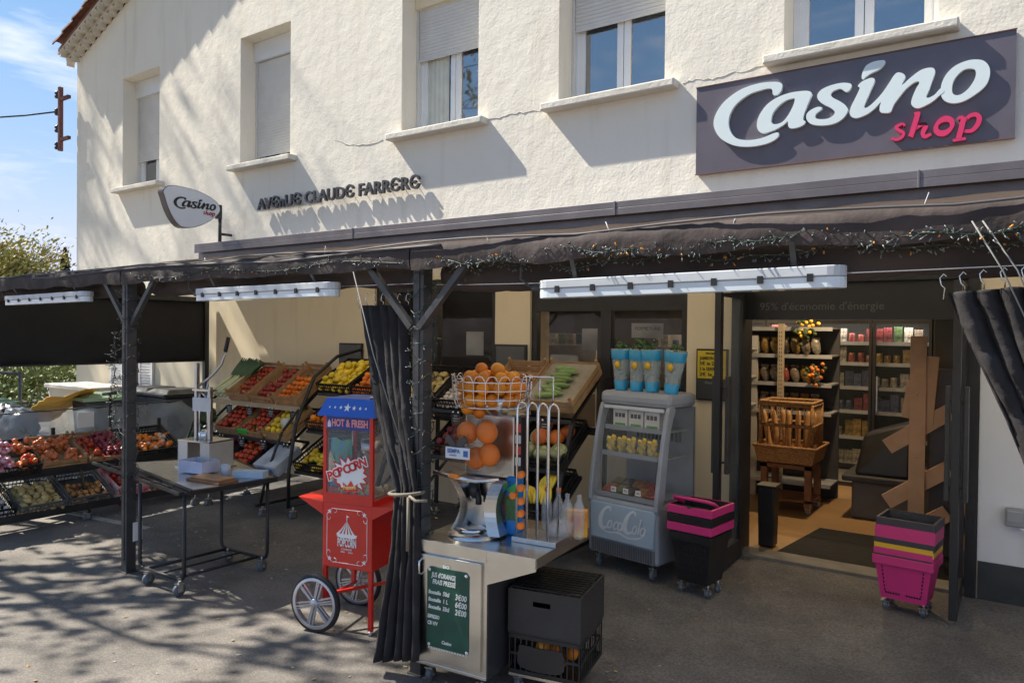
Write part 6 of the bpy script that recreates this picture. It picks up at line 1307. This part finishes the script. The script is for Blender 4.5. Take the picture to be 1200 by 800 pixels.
def mc(label, x, w, d, h, style, tier, tilt=.62, dy=0, dz=0):
    c = crate(label, w, d, h, style, gM); yv, z = TI[tier]; m4 = frame_at(-7.6+x, 4.55+yv+dy, .06+z+.01+dz, -.05, tilt); c.matrix_world = m4; return m4
random.seed(22)
fill('tomato', mc('wooden crate of red tomatoes next to the leeks, top tier', .36, .38, .56, .12, 'wood', 0), .37, .54, .01, 1, 'red tomato in the crate next to the leeks', 'tomato', 'tomatoes, top tier', skip=.15)
fill('red_apple', mc('wooden crate of dark red apples in the middle of the top tier', .76, .38, .56, .10, 'wood', 0), .37, .54, .01, 1, 'dark red apple in the middle top crate', 'apple', 'apples, top tier', skip=.2)
fill('mandarin', mc('wooden crate of mandarins at the right of the top tier', 1.16, .38, .56, .13, 'wood', 0), .37, .40, .02, 2, 'mandarin in the right crate of the top tier', 'mandarin', 'mandarins, top tier')
fill('tomato', mc('cardboard tray of tomatoes on the second tier, left', .34, .40, .42, .09, 'card', 1), .38, .40, .01, 2, 'bright tomato in the left tray of the second tier', 'tomato', 'tomatoes, second tier left')
fill('tomato', mc('wooden tray of big tomatoes on the second tier, middle', .76, .38, .42, .09, 'wood', 1), .37, .40, .01, 2, 'bright tomato in the middle tray of the second tier', 'tomato', 'tomatoes, second tier middle')
fill('lemon', mc('red edged tray of lemons on the second tier, right', 1.17, .38, .42, .12, 'wood', 1), .37, .40, .02, 2, 'yellow lemon in the second tier tray', 'lemon', 'lemons, second tier')
fill('beetroot', mc('black crate of dark beetroots on the bottom tier, left', .34, .42, .42, .09, 'black', 2), .40, .40, .01, 2, 'dark beetroot in the left bottom crate', 'beetroot', 'beetroots, bottom tier')
fill('tomato', mc('black crate of dark tomatoes on the bottom tier, middle', .78, .40, .42, .09, 'black', 2), .38, .40, .01, 2, 'deep red tomato in the bottom tier', 'tomato', 'tomatoes, bottom tier')
t = thing('cardboard_box', 'pale blue and white box tipped forward on the bottom tier', 'box'); t.matrix_world = frame_at(-6.28, 4.62, .45, -.05, .55); m = MB(); m.bx(0, .36, 0, .34, 0, .11); m.build('box', M('box_pale', (.40, .47, .58), .5, var=.3, scale=8), t, bevel=.004); m = MB(); m.bx(.06, .30, -.002, 0, .03, .08); m.build('printed_band', M('print_navy', (.10, .14, .28), .5), t)
t = thing('punnet', 'bright green punnet tray on the front of the second tier', 'punnet'); t.matrix_world = frame_at(-6.98, 4.80, .775, -.05, .3); m = MB(); m.bx(0, .30, 0, .11, 0, .05); m.build('tray', M('punnet_green', (.05, .42, .05), .4), t, bevel=.004); m = MB(); m.bx(.01, .29, .01, .10, .05, .054); m.build('film', POLY, t)
t = thing('tape_roll', 'white roll of paper hanging at the right end of the top tier', 'roll', (-6.14, 4.88, .93)); m = MB(); m.lathe([(.02, -.05), (.055, -.05), (.055, .05), (.02, .05), (.02, -.05)], (0, 0, 0), 'x', 24); m.build('roll', M('roll_white', (.55, .56, .54), .6), t); m = MB(); m.tube([(-.06, 0, 0), (.07, 0, 0), (.08, .03, .08)], .006); m.build('holder', CHROME, t)
for i in range(4): price_tag(-7.22+i*.36, 4.945, 1.045, -.02, ('black price tag under the leeks on the price rail', 'black price tag second from the left on the price rail', 'black price tag third from the left on the price rail', 'black price tag under the mandarins on the price rail')[i], i)
for i in range(4): price_tag(-7.15+i*.36, 4.80, .735-.01, -.02, ('black price tag at the left of the second tier', 'black price tag left of the green punnet', 'black price tag right of the green punnet', 'black price tag under the second tier lemons')[i], i+7)
# leeks and dark leafy bundle
LKW = M('leek_white', (.62, .66, .42), .5, var=.2); LKG = M('leek_green', (.03, .07, .035), .6, col2=(.07, .13, .05), scale=10)
b_ = frame_at(-7.62, 4.97, 1.10, -.05, .62)
for i in range(8):
    random.seed(50+i); t = thing('leek', 'long leek with dark green leaves in the bundle at the left of the top tier', 'leek', group='leeks in a bundle'); t.matrix_world = b_ @ Matrix.Translation((.05+(i % 4)*.075, .02, .02+.045*(i//4))) @ Matrix.Rotation(-.22+random.uniform(-.06, .06), 4, 'Z') @ Matrix.Rotation(.02, 4, 'X')
    m = MB(); m.tube([(0, 0, 0), (0, .05, 0), (0, .20, 0), (0, .30, .0)], [.018, .021, .019, .024], 9); m.build('stem', LKW, t)
    f = MB(); f.smooth = True
    for s in range(5):
        a = (s-2)*.16; n_ = 5; vs = []
        for q in range(n_+1):
            y = .27+q*.055; w2 = (.022, .03, .032, .026, .016, .004)[q]; x = math.sin(a)*q*.06; vs += [(x-w2, y, .012*q-.0+abs(s-2)*.004), (x, y, .012*q+.012), (x+w2, y, .012*q)]
        f.add(vs, [(3*q+c, 3*q+c+1, 3*q+c+4, 3*q+c+3) for q in range(n_) for c in (0, 1)])
    f.build('leaves', LKG, t, recalc=False)
for i, (x, y, z) in enumerate(((-7.5, 4.85, .90), (-7.42, 4.72, .70), (-7.5, 4.65, .5))):
    random.seed(70+i); t = thing('cabbage', ('dark leafy cabbage just under the leeks', 'dark leafy cabbage left of the second tier tomatoes', 'dark leafy cabbage left of the beetroots')[i], 'cabbage', (x, y, z)); f = MB(); f.smooth = True
    for q in range(26):
        d = Vector([random.gauss(0, 1) for _ in range(3)]).normalized(); a_ = d.orthogonal().normalized(); c_2 = d.cross(a_); r_ = .09; c0 = d*r_*.9
        vs = [c0-a_*.05, c0+c_2*.05+d*.025, c0+a_*.05, c0-c_2*.05+d*.025, c0+d*.0]; f.add(vs, [(0, 1, 4), (1, 2, 4), (2, 3, 4), (3, 0, 4)])
    f.build('leaves', LKG, t, recalc=False); m = MB(); m.sphere((0, 0, 0), .085, 12, jit=.3); m.build('heart', M('cabbage_heart', (.05, .07, .04), .6), t)

# --- black stand with curved side arms, behind the popcorn cart
CS = thing('fruit_stand', 'black stand with curved side arms behind the red popcorn cart', 'stand', (-5.80, 4.62, .06))
for x in (0, .95): m = MB(); m.tube([(x, 0, .10), (x, .0, .45), (x, .08, .9), (x, .3, 1.35), (x, .6, 1.55), (x, .95, 1.62)], .018, 8); m.tube([(x, 0, .12), (x, .95, .12)], .016); m.tube([(x, .95, .12), (x, .95, 1.62)], .016); m.build('curved_arm', BLK, CS)
T2 = ((.36, 1.18), (.22, .82), (.08, .44))
m = MB()
for yv, z in T2: m.bar((0, yv, z), (.95, yv, z), .025); m.bar((0, yv+.46, z+.26), (.95, yv+.46, z+.26), .025); m.bar((.47, yv, z), (.47, yv+.46, z+.26), .02)
m.build('shelf_frame', BLK, CS)
for x in (.03, .92): caster(CS, x, .03, -.02, .045, .13); caster(CS, x, .9, -.02, .045, .13)
gC = 'crates on the curved arm stand'; random.seed(24)
def cc(label, x, w, style, tier, h=.11):
    c = crate(label, w, .50, h, style, gC); yv, z = T2[tier]; m4 = frame_at(-5.80+x, 4.62+yv, .06+z+.015, .0, .50); c.matrix_world = m4; return m4
fill('lemon', cc('black crate of bright lemons high on the curved arm stand', .01, .45, 'black', 0), .44, .48, .01, 3, 'bright lemon in the high black crate', 'lemon', 'lemons in the black crate', along=1.3)
fill('mandarin', cc('black crate of mandarins beside the lemons', .48, .45, 'black', 0), .44, .48, .01, 3, 'mandarin in the crate beside the lemons', 'mandarin', 'mandarins beside the lemons')
fill('orange', cc('black crate of oranges under the lemons', .01, .45, 'black', 1), .44, .48, .01, 2, 'orange in the crate under the lemons', 'orange', 'oranges under the lemons')
fill('red_apple', cc('black crate of apples under the mandarins', .48, .45, 'black', 1), .44, .48, .01, 2, 'apple in the crate under the mandarins', 'apple', 'apples under the mandarins')
fill('lemon', cc('low black crate with a few lemons behind the cart tray', .01, .45, 'black', 2), .44, .30, .01, 1, 'lemon in the low crate behind the cart tray', 'lemon', 'lemons in the low crate', skip=.3)

# --- long stand behind the juice counter
KS = thing('fruit_stand', 'long stepped stand under the shop windows behind the juice counter', 'stand', (-4.75, 4.62, .06))
T3 = ((.40, 1.12), (.26, .74), (.12, .36)); m = MB()
for yv, z in T3:
    m.bar((0, yv, z), (1.85, yv, z), .028); m.bar((0, yv+.44, z+.30), (1.85, yv+.44, z+.30), .025)
    for x in (0, .46, .92, 1.39, 1.85): m.bar((x, yv, z), (x, yv+.44, z+.30), .02)
m.build('shelf_frame', BLK, KS)
for x in (0, 1.85): m = MB(); m.bar((x, 0, .12), (x, .95, .12), .03); m.bar((x, .95, .12), (x, .98, 1.45), .03); m.bar((x, .02, .12), (x, .42, 1.12), .03); m.build('side_frame', BLK, KS)
for x in (.05, 1.8): caster(KS, x, .05, -.02, .045, .13); caster(KS, x, .9, -.02, .045, .13)
gK = 'crates on the long stand'; random.seed(26)
def kc(label, x, w, style, tier, h=.11, d=.50, dz=0, tilt=.58):
    c = crate(label, w, d, h, style, gK); yv, z = T3[tier]; m4 = frame_at(-4.75+x, 4.62+yv, .06+z+.015+dz, .0, tilt); c.matrix_world = m4; return m4
fill('potato', kc('black crate of potatoes high behind the curtained post', .02, .42, 'black', 0), .41, .46, .01, 2, 'potato in the black crate behind the curtained post', 'potato', 'potatoes behind the post')
fill('garlic', kc('black crate of garlic behind the orange basket', .47, .42, 'black', 0), .41, .46, .01, 2, 'garlic bulb behind the orange basket', 'garlic', 'garlic behind the basket')
fill('shallot', kc('tall wooden crate of red shallots behind the chrome rods', 1.00, .40, 'wood', 0, .13, .52, .05), .39, .40, .01, 2, 'red shallot in the tall wooden crate', 'shallot', 'shallots on the long stand', gap=.95)
b_ = kc('wide wooden crate lined with paper holding courgettes, beside the fridge', 1.42, .46, 'wood', 0, .12, .54, .05)
m = MB(); m.bx(.008, .45, .008, .53, .02, .10); o = thing('paper_lining', 'greyish brown paper lining in the courgette crate', 'paper'); o.matrix_world = b_; m.build('sheet', M('paper_grey', (.28, .25, .2), .9, var=.3, bump=.5), o)
for i in range(9): fruit('courgette', b_ @ Matrix.Translation((.20+.05*(i % 2), .06+.045*i, .125)) @ Matrix.Rotation(random.gauss(0, .12), 4, 'Z'), 'pale green courgette in the paper lined crate', 'courgette', 'courgettes')
fill('beetroot', kc('black crate of beetroots on the second tier behind the rods', .55, .42, 'black', 1), .41, .46, .01, 2, 'beetroot on the second tier behind the juicer', 'beetroot', 'beetroots behind the juicer')
fill('red_apple', kc('black crate of red apples on the second tier behind the rods', .99, .40, 'black', 1), .39, .46, .01, 2, 'red apple behind the chrome rods', 'apple', 'apples behind the rods')
b_ = kc('black crate heaped with striped squash beside the fridge', 1.42, .44, 'black', 1)
random.seed(28)
for i, (x, y, z) in enumerate(((.09, .10, .06), (.24, .09, .06), (.37, .12, .06), (.12, .26, .07), (.28, .25, .08), (.20, .17, .15), (.34, .34, .07), (.1, .4, .07))):
    if i in (4, 6, 7, 5): fruit('red_squash', b_ @ Matrix.Translation((x, y, z+.03)) @ rrot(), 'orange red squash in the heap beside the fridge', 'squash', 'red squashes')
    else: fruit('pale_squash', b_ @ Matrix.Translation((x, y, z+.03)) @ rrot(), 'striped pale green squash in the heap beside the fridge', 'squash', 'striped squashes')
fill('aubergine', kc('black crate of aubergines under the striped squash', .99, .42, 'black', 2), .41, .44, .01, 1, 'aubergine on the bottom tier', 'aubergine', 'aubergines')
kc('black crate holding banana bunches on the bottom tier', 1.43, .42, 'black', 2)
BAN = M('banana_skin', (.78, .56, .05), .45, col2=(.40, .44, .06), scale=4, var=.2)
for j, (x, y, z, rz) in enumerate(((-3.02, 4.86, .66, .3), (-3.22, 4.84, .64, .9), (-2.98, 4.98, .74, -.2))):
    t = thing('banana_bunch', ('banana bunch nearest the fridge on the bottom tier', 'banana bunch left of the others on the bottom tier', 'banana bunch behind, against the squash crate')[j], 'banana bunch', (x, y, z), rz, 'banana bunches')
    for i in range(5):
        m = MB(); a = -.5+i*.25; m.tube([(math.sin(a)*.02+math.cos(a)*0, 0, .02), (math.sin(a)*.05, -.03, .03), (math.sin(a)*.09, -.09, .02), (math.sin(a)*.12, -.14, -.02), (math.sin(a)*.12, -.17, -.055), (math.sin(a)*.115, -.18, -.07)], [.007, .014, .018, .017, .012, .005], 8); m.build('banana', BAN, t)
for i in range(4): price_tag(-4.5+i*.46, 4.99, 1.175, 0, ('black price tag behind the curtained post', 'black price tag behind the juicer', 'black price tag under the shallots', 'black price tag under the courgettes')[i], i+20)
o = thing('paper_notice', 'pale blue price card on the stand seen between juicer and rods', 'price card', (-3.72, 4.85, .93)); m = MB(); m.bx(-.17, .17, -.004, 0, -.04, .05); m.build('card', M('card_blue', (.35, .45, .65), .5), o); m = MB(); m.bx(-.13, .13, -.006, -.004, .01, .022); m.bx(-.13, .06, -.006, -.004, -.015, -.006); m.build('print', BLK, o)

# ================================================================== INSIDE THE SHOP
DM = thing('door_mat', 'large black ribbed mat lying just inside the entrance', 'mat', (-1.62, 6.13, .121)); m = MB(); m.add([(0, 0, .008), (1.25, 0, .008), (1.15, 1.0, .008), (.12, 1.0, .008), (0, 0, 0), (1.25, 0, 0), (1.15, 1.0, 0), (.12, 1.0, 0)], [(0, 1, 2, 3), (7, 6, 5, 4), (0, 4, 5, 1), (1, 5, 6, 2), (2, 6, 7, 3), (3, 7, 4, 0)]); m.build('mat', M('mat_black', (.012, .012, .012), .95, bump=.4), DM)
# chilled wall cabinet with glass doors
CX0, CY0 = -3.25, 9.35
CC = thing('chilled_cabinet', 'long chilled wall cabinet with four glass doors at the back of the shop', 'cabinet', (CX0, CY0, .12)); CWd = 2.45
m = MB(); m.bx(0, CWd, 0, .75, 0, .22); m.bx(0, CWd, .70, .75, .22, 1.95); m.bx(0, .04, 0, .70, .22, 1.95); m.bx(CWd-.04, CWd, 0, .70, .22, 1.95); m.build('body', M('cab_dark', (.05, .05, .055), .5), CC)
m = MB(); m.bx(-.02, CWd+.02, -.05, .75, 1.95, 2.12); m.build('header', M('cab_header', (.20, .20, .20), .4), CC)
m = MB(); m.bx(.02, CWd-.02, -.012, 0, .05, .2); m.build('kick_plate', M('kick', (.3, .31, .32), .4), CC)
for i in range(4):
    x0 = .03+i*.60; d = MB(); d.bx(x0, x0+.03, -.04, -.005, .23, 1.94); d.bx(x0+.56, x0+.59, -.04, -.005, .23, 1.94); d.bx(x0+.03, x0+.56, -.04, -.005, .23, .27); d.bx(x0+.03, x0+.56, -.04, -.005, 1.90, 1.94); dd = d.build('glass_door', BLK, CC)
    q = MB(); q.bx(x0+.03, x0+.56, -.026, -.02, .27, 1.90); q.build('pane', clear('cab_glass', (.1, .12, .12), .02, .1), dd); q = MB(); q.bx(x0+.045, x0+.06, -.07, -.05, .9, 1.3); q.build('handle', SILV, dd)
SHZ = (.26, .58, .88, 1.16, 1.44, 1.68)
for z in SHZ: m = MB(); m.bx(.04, CWd-.04, .04, .68, z-.015, z); m.bx(.04, CWd-.04, .03, .04, z-.03, z+.012); m.build('shelf', M('cab_shelf', (.35, .36, .37), .5), CC)
for x in (.62, 1.22, 1.82): 
    m = MB(); m.bx(x-.012, x+.012, .01, .03, .3, 1.88); m.build('mullion', BLK, CC)
l = bpy.data.lights.new('cabinet_lamp', 'AREA'); l.shape = 'RECTANGLE'; l.size = 2.3; l.size_y = .05; l.energy = 5; l.color = (1, .90, .78); o = bpy.data.objects.new('cabinet_lamp', l); C.objects.link(o); o.parent = CC; o.location = (CWd/2, .02, 1.9); o.rotation_euler = (R(25), 0, 0)
PKC = [M('pack%d' % i, c, .35, col2=tuple(k*.3 for k in c), scale=34, detail=1, objvar=.3) for i, c in enumerate(((.34, .06, .05), (.42, .38, .30), (.09, .16, .06), (.36, .22, .05), (.06, .08, .17), (.30, .24, .19), (.26, .05, .06), (.42, .38, .33)))]
random.seed(60); bm = []
for i in range(len(PKC)):
    for s in range(2):
        m = MB()
        if s: m.bx(0, .085, 0, .07, 0, .13); m.box((.0425, -.002, .07), (.05, .004, .05))
        else: m.lathe([(0, 0), (.035, 0), (.038, .02), (.036, .07), (.03, .075), (0, .075)], (.04, .035, 0), n=10)
        o = m.build('food_package', [PKC[i]]); bm.append(o.data); bpy.data.objects.remove(o)
for zi, z in enumerate(SHZ):
    x = .07
    while x < CWd-.15:
        hh = random.choice((1, 1, 0)); i = random.choice(range(len(PKC))); n_ = random.randint(1, 3)
        for q in range(n_):
            if x > CWd-.15: break
            o = bpy.data.objects.new('food_package', bm[i*2+hh]); C.objects.link(o); o.location = (CX0+x, CY0+.06+random.random()*.05, .12+z+.001); o.scale = (1, 1, random.uniform(1.1, 1.65))
            tag(o, 'small food package on a shelf of the chilled cabinet', 'food package', 'packages in the chilled cabinet'); x += .092
        x += .012
# bread stand of wood and wicker
BS = thing('bread_stand', 'wooden bread stand on casters with a wicker tray of baguettes', 'stand', (-2.18, 7.55, .12))
m = MB()
for x, y in ((.05, .03), (.47, .03), (.05, .42), (.47, .42)): m.bx(x-.03, x+.03, y-.03, y+.03, .07, .50)
m.bx(.02, .50, .0, .45, .44, .48); m.bx(.02, .50, 0, .45, .12, .14); m.build('wooden_frame', WOODD, BS)
WK = M('wicker', (.40, .22, .09), .8, var=.5, scale=60, bump=.8, bscale=90)
m = MB(); m.add([(0, -.05, .50), (.52, -.05, .50), (.52, .45, .50), (0, .45, .50), (-.03, -.09, .66), (.56, -.09, .66), (.56, .48, .66), (-.03, .48, .66)], [(0, 3, 2, 1), (0, 1, 5, 4), (1, 2, 6, 5), (2, 3, 7, 6), (3, 0, 4, 7)]); m.tube([(-.03, -.09, .66), (.56, -.09, .66), (.56, .48, .66), (-.03, .48, .66)], .016, 8, True); m.build('wicker_tray', WK, BS)
m = MB(); m.tube([(0, .02, .66), (0, .02, 1.08)], .014); m.tube([(.5, .02, .66), (.5, .02, 1.08)], .014); m.tube([(0, .44, .66), (0, .44, 1.08)], .014); m.tube([(.5, .44, .66), (.5, .44, 1.08)], .014)
for z in (.86, 1.06, 1.09): m.tube([(0, .02, z), (.5, .02, z), (.5, .44, z), (0, .44, z)], .018, 8, True)
for k in range(9): m.tube([(.02+k*.058, .02, .68), (.02+k*.058, .02, 1.06)], .006, 5)
for k in range(7): m.tube([(.5, .05+k*.06, .68), (.5, .05+k*.06, 1.06)], .006, 5)
m.build('wicker_cage', WK, BS)
for x, y in ((.05, .03), (.47, .03), (.05, .42), (.47, .42)): caster(BS, x, y, 0, .03, .075)
for i in range(7):
    o = MB(); o.tube([(0, 0, 0), (.01, 0, .08), (.02, .01, .4), (.025, .01, .46)], [.012, .028, .027, .01], 9); o = o.build('baguette', M('bread_crust', (.50, .27, .10), .75, var=.35, scale=18)); o.location = (-2.10+i*.06, 7.68+.05*(i % 3), .66); o.rotation_euler = (0, -.22+.05*i, 0); tag(o, 'crusty baguette standing in the wicker tray', 'baguette', 'baguettes in the bread stand')
# gondola of snacks behind
GN = thing('shelf_unit', 'perforated cream shelf unit with snack bags behind the bread stand', 'shelf unit', (-2.35, 8.15, .12))
m = MB(); m.bx(-.28, -.22, 0, .04, 0, 1.85); m.bx(.18, .24, 0, .04, 0, 1.88); m.build('post', M('post_cream', (.45, .38, .28), .5), GN)
m = MB()
for k in range(40): m.bx(.195, .201, -.002, 0, .1+k*.043, .12+k*.043); m.bx(.217, .223, -.002, 0, .1+k*.043, .12+k*.043)
m.build('slots', BLK, GN)
for z in (.2, .95, 1.25, 1.55, 1.84): m = MB(); m.bx(-.6, .72, .04, .42, z-.015, z); m.bx(-.6, .72, .03, .04, z-.035, z+.005); m.build('shelf', M('cab_shelf'), GN)
m = MB(); m.bx(-.6, .72, .42, .45, 0, 1.85); m.build('back_board', M('cab_dark'), GN)
random.seed(64)
for zi, z in enumerate((.95, 1.25, 1.55)):
    for i in range(9):
        o = MB(); o.sphere((0, 0, .085), .085, 10, (.62, .35, 1), jit=.4); o.box((0, 0, .17), (.08, .008, .03)); o = o.build('snack_bag', PKC[random.choice((1, 3, 5, 0, 3, 5))]); o.location = (-2.35-.30+i*.105, 8.15+.12, .12+z+.002); o.rotation_euler = (0, 0, random.gauss(0, .2)); tag(o, 'small snack bag on the cream shelf unit', 'snack bag', 'snack bags on the shelf unit')
for j, (x, z) in enumerate(((-1.88, 1.95), (-1.80, 1.50))):
    t = thing('flower_bouquet', ('yellow flowers high at the end of the snack shelves', 'orange flowers lower at the end of the snack shelves')[j], 'bouquet', (x, 8.1, z)); m = MB(); random.seed(j)
    for k in range(26):
        d = Vector((random.gauss(0, .06), random.gauss(0, .05), random.gauss(0, .06))); m.mi = 0 if random.random() < .6 else 1; m.lathe([(.0, .0), (.02, .004), (.022, .012), (0, .008)], d, 'y', 7)
    m.build('flowers', [M('petal_yellow', (.80, .48, .03), .6) if j == 0 else M('petal_orange', (.65, .20, .03), .6), M('leaf_dark', (.04, .07, .02), .7)], t); m = MB(); m.tube([(0, 0, -.12), (0, 0, 0)], .02); m.build('stems', M('leaf_dark'), t)
# crossed-plank wooden wine display on the right of the entrance
WD = thing('plank_display', 'upright light wood display with slanting boards just inside on the right', 'display', (-.69, 6.72, .12)); LW = M('light_wood', (.60, .36, .21), .6, var=.2, scale=4)
m = MB(); m.bx(-.058, .058, -.012, .012, .0, 1.76); m.build('upright_board', LW, WD, bevel=.002)
m = MB(); m.bar((.06, .02, 1.05), (.10, .02, 1.60), .09, .02, (0, 1, 0)); m.bar((-.09, .03, 1.1), (-.05, .03, 1.4), .06, .02, (0, 1, 0)); m.build('slanted_board', LW, WD)
for z in (.85, .40, .05):
    m = MB(); a = Vector((-.22, .03, z)); b2 = Vector((.22, .03, z+.32)); m.bar(a, b2, .125, .022, (0, 1, 0)); m.v = m.v; m.build('slanted_board', LW, WD, bevel=.002)
for z in (.35, .8, 1.3): m = MB(); m.lathe([(0, -.016), (.007, -.016), (.007, -.012), (0, -.012)], (0, 0, z), 'y', 10); m.build('screw', CHROME, WD)
m = MB(); m.bx(.08, .25, .08, .38, 0, 1.5); m.build('back_body', M('cab_dark'), WD)
o = MB(); o.bx(0, .30, 0, .03, 0, .95); o = o.build('grey_panel', M('panel_greygreen', (.10, .12, .115), .6)); o.location = (-.60, 6.95, 1.13); tag(o, 'plain grey green panel hanging above the plank display', 'panel')
# checkout desk
CK = thing('checkout_desk', 'black checkout desk with grey edge seen right of the chilled cabinet', 'desk', (-1.35, 7.75, .12)); m = MB(); m.bx(0, .9, 0, .6, 0, .36); m.build('base', M('desk_base', (.12, .12, .125), .6), CK, bevel=.02); m = MB(); m.bx(-.08, .9, -.06, .65, .36, .42); m.build('belt_edge', GREYF, CK, bevel=.015)
m = MB(); m.add([(.02, 0, .42), (.5, 0, .42), (.5, .5, .42), (.02, .5, .42), (.08, .15, .80), (.5, .1, .95), (.5, .5, .95), (.08, .5, .80)], [(0, 3, 2, 1), (4, 5, 6, 7), (0, 1, 5, 4), (1, 2, 6, 5), (2, 3, 7, 6), (3, 0, 4, 7)]); m.build('till', BLKM, CK, bevel=.03)
o = MB(); o.box((0, 0, .26), (.12, .14, .50), None, (1.15, 1.15)); o.box((0, 0, .51), (.168, .178, .02)); o = o.build('tall_bin', BLKM, bevel=.01); o.location = (-1.73, 6.28, .12); tag(o, 'tall narrow black bin inside the left door frame', 'bin')
o = thing('broom', 'broom with a wooden handle leaning behind the right door leaf', 'broom', (-.30, 6.08, .13)); m = MB(); m.tube([(0, 0, .05), (.05, .0, .62)], .011); m.build('handle', M('broom_wood', (.40, .28, .08), .6), o); m = MB(); m.bx(-.10, .08, -.025, .025, 0, .06); m.build('bristles', BLKM, o)
# shelves glimpsed behind the two shop windows
for j, x in enumerate((-5.6, -3.6)):
    t = thing('shelf_unit', ('white shelf unit behind the left shop window', 'white shelf unit behind the double shop window')[j], 'shelf unit', (x, 7.9, .12)); m = MB(); m.bx(0, 1.2, .3, .33, 0, 1.75); m.build('back_board', M('unit_white', (.45, .45, .43), .6), t)
    for z in (1.0, 1.3, 1.6): m = MB(); m.bx(0, 1.2, 0, .3, z, z+.015); m.build('shelf', M('unit_white'), t)
    for z in (1.016, 1.316, 1.616):
        for i in range(9): o = bpy.data.objects.new('food_package', bm[random.randrange(len(bm))]); C.objects.link(o); o.location = (x+.05+i*.125, 7.95, .12+z); tag(o, 'small package on the %s shelf unit behind the shop windows' % ('left' if j == 0 else 'right'), 'food package', 'packages behind the shop windows')
for j, (x, z, w_, h_, lab) in enumerate(((-3.36, 1.72, .16, .20, 'white paper sheet taped inside the left window pane, upper right'), (-3.70, 1.55, .30, .12, 'white paper strip low inside the left pane of the double window'), (-2.86, 1.84, .30, .13, 'white lettered notice high inside the right pane'), (-4.72, 1.64, .22, .24, 'white box shaped notice inside the far left window'))):
    t = thing('window_notice', lab, 'notice', (x, 5.99, z)); m = MB(); m.bx(0, w_, 0, .003, 0, h_); m.build('paper', M('paper_white', (.6, .6, .58), .7), t)
    if j == 2: m = MB(); text_into(m, 'FERMETURE', .04, (.03, -.001, .07), (1, 0, 0), (0, 0, 1), extrude=.0004, width=.24); m.build('print', M('ink'), t)

# litter blown along the foot of the stands and posts
random.seed(90); f = MB()
for i in range(420):
    x = random.uniform(-8.5, -1.5); y = random.choice((random.gauss(3.55, .25), random.uniform(1.6, 4.6))); z = gz(y)+.004; a = random.uniform(0, 6.28); s_ = random.uniform(.006, .02); c_3 = Vector((x, y, z)); u_3 = Vector((math.cos(a), math.sin(a), random.uniform(-.1, .3)))*s_; v_3 = Vector((-math.sin(a), math.cos(a), 0))*s_*.6
    f.mi = random.choice((0, 0, 1)); f.add([c_3-u_3+Vector((0, 0, .002)), c_3-v_3, c_3+u_3+Vector((0, 0, .003)), c_3+v_3], [(0, 1, 2, 3)])
tag(f.build('leaf_litter', [M('dry_leaf', (.30, .20, .09), .9), M('pale_chaff', (.45, .40, .30), .9)], recalc=False), kind='stuff')
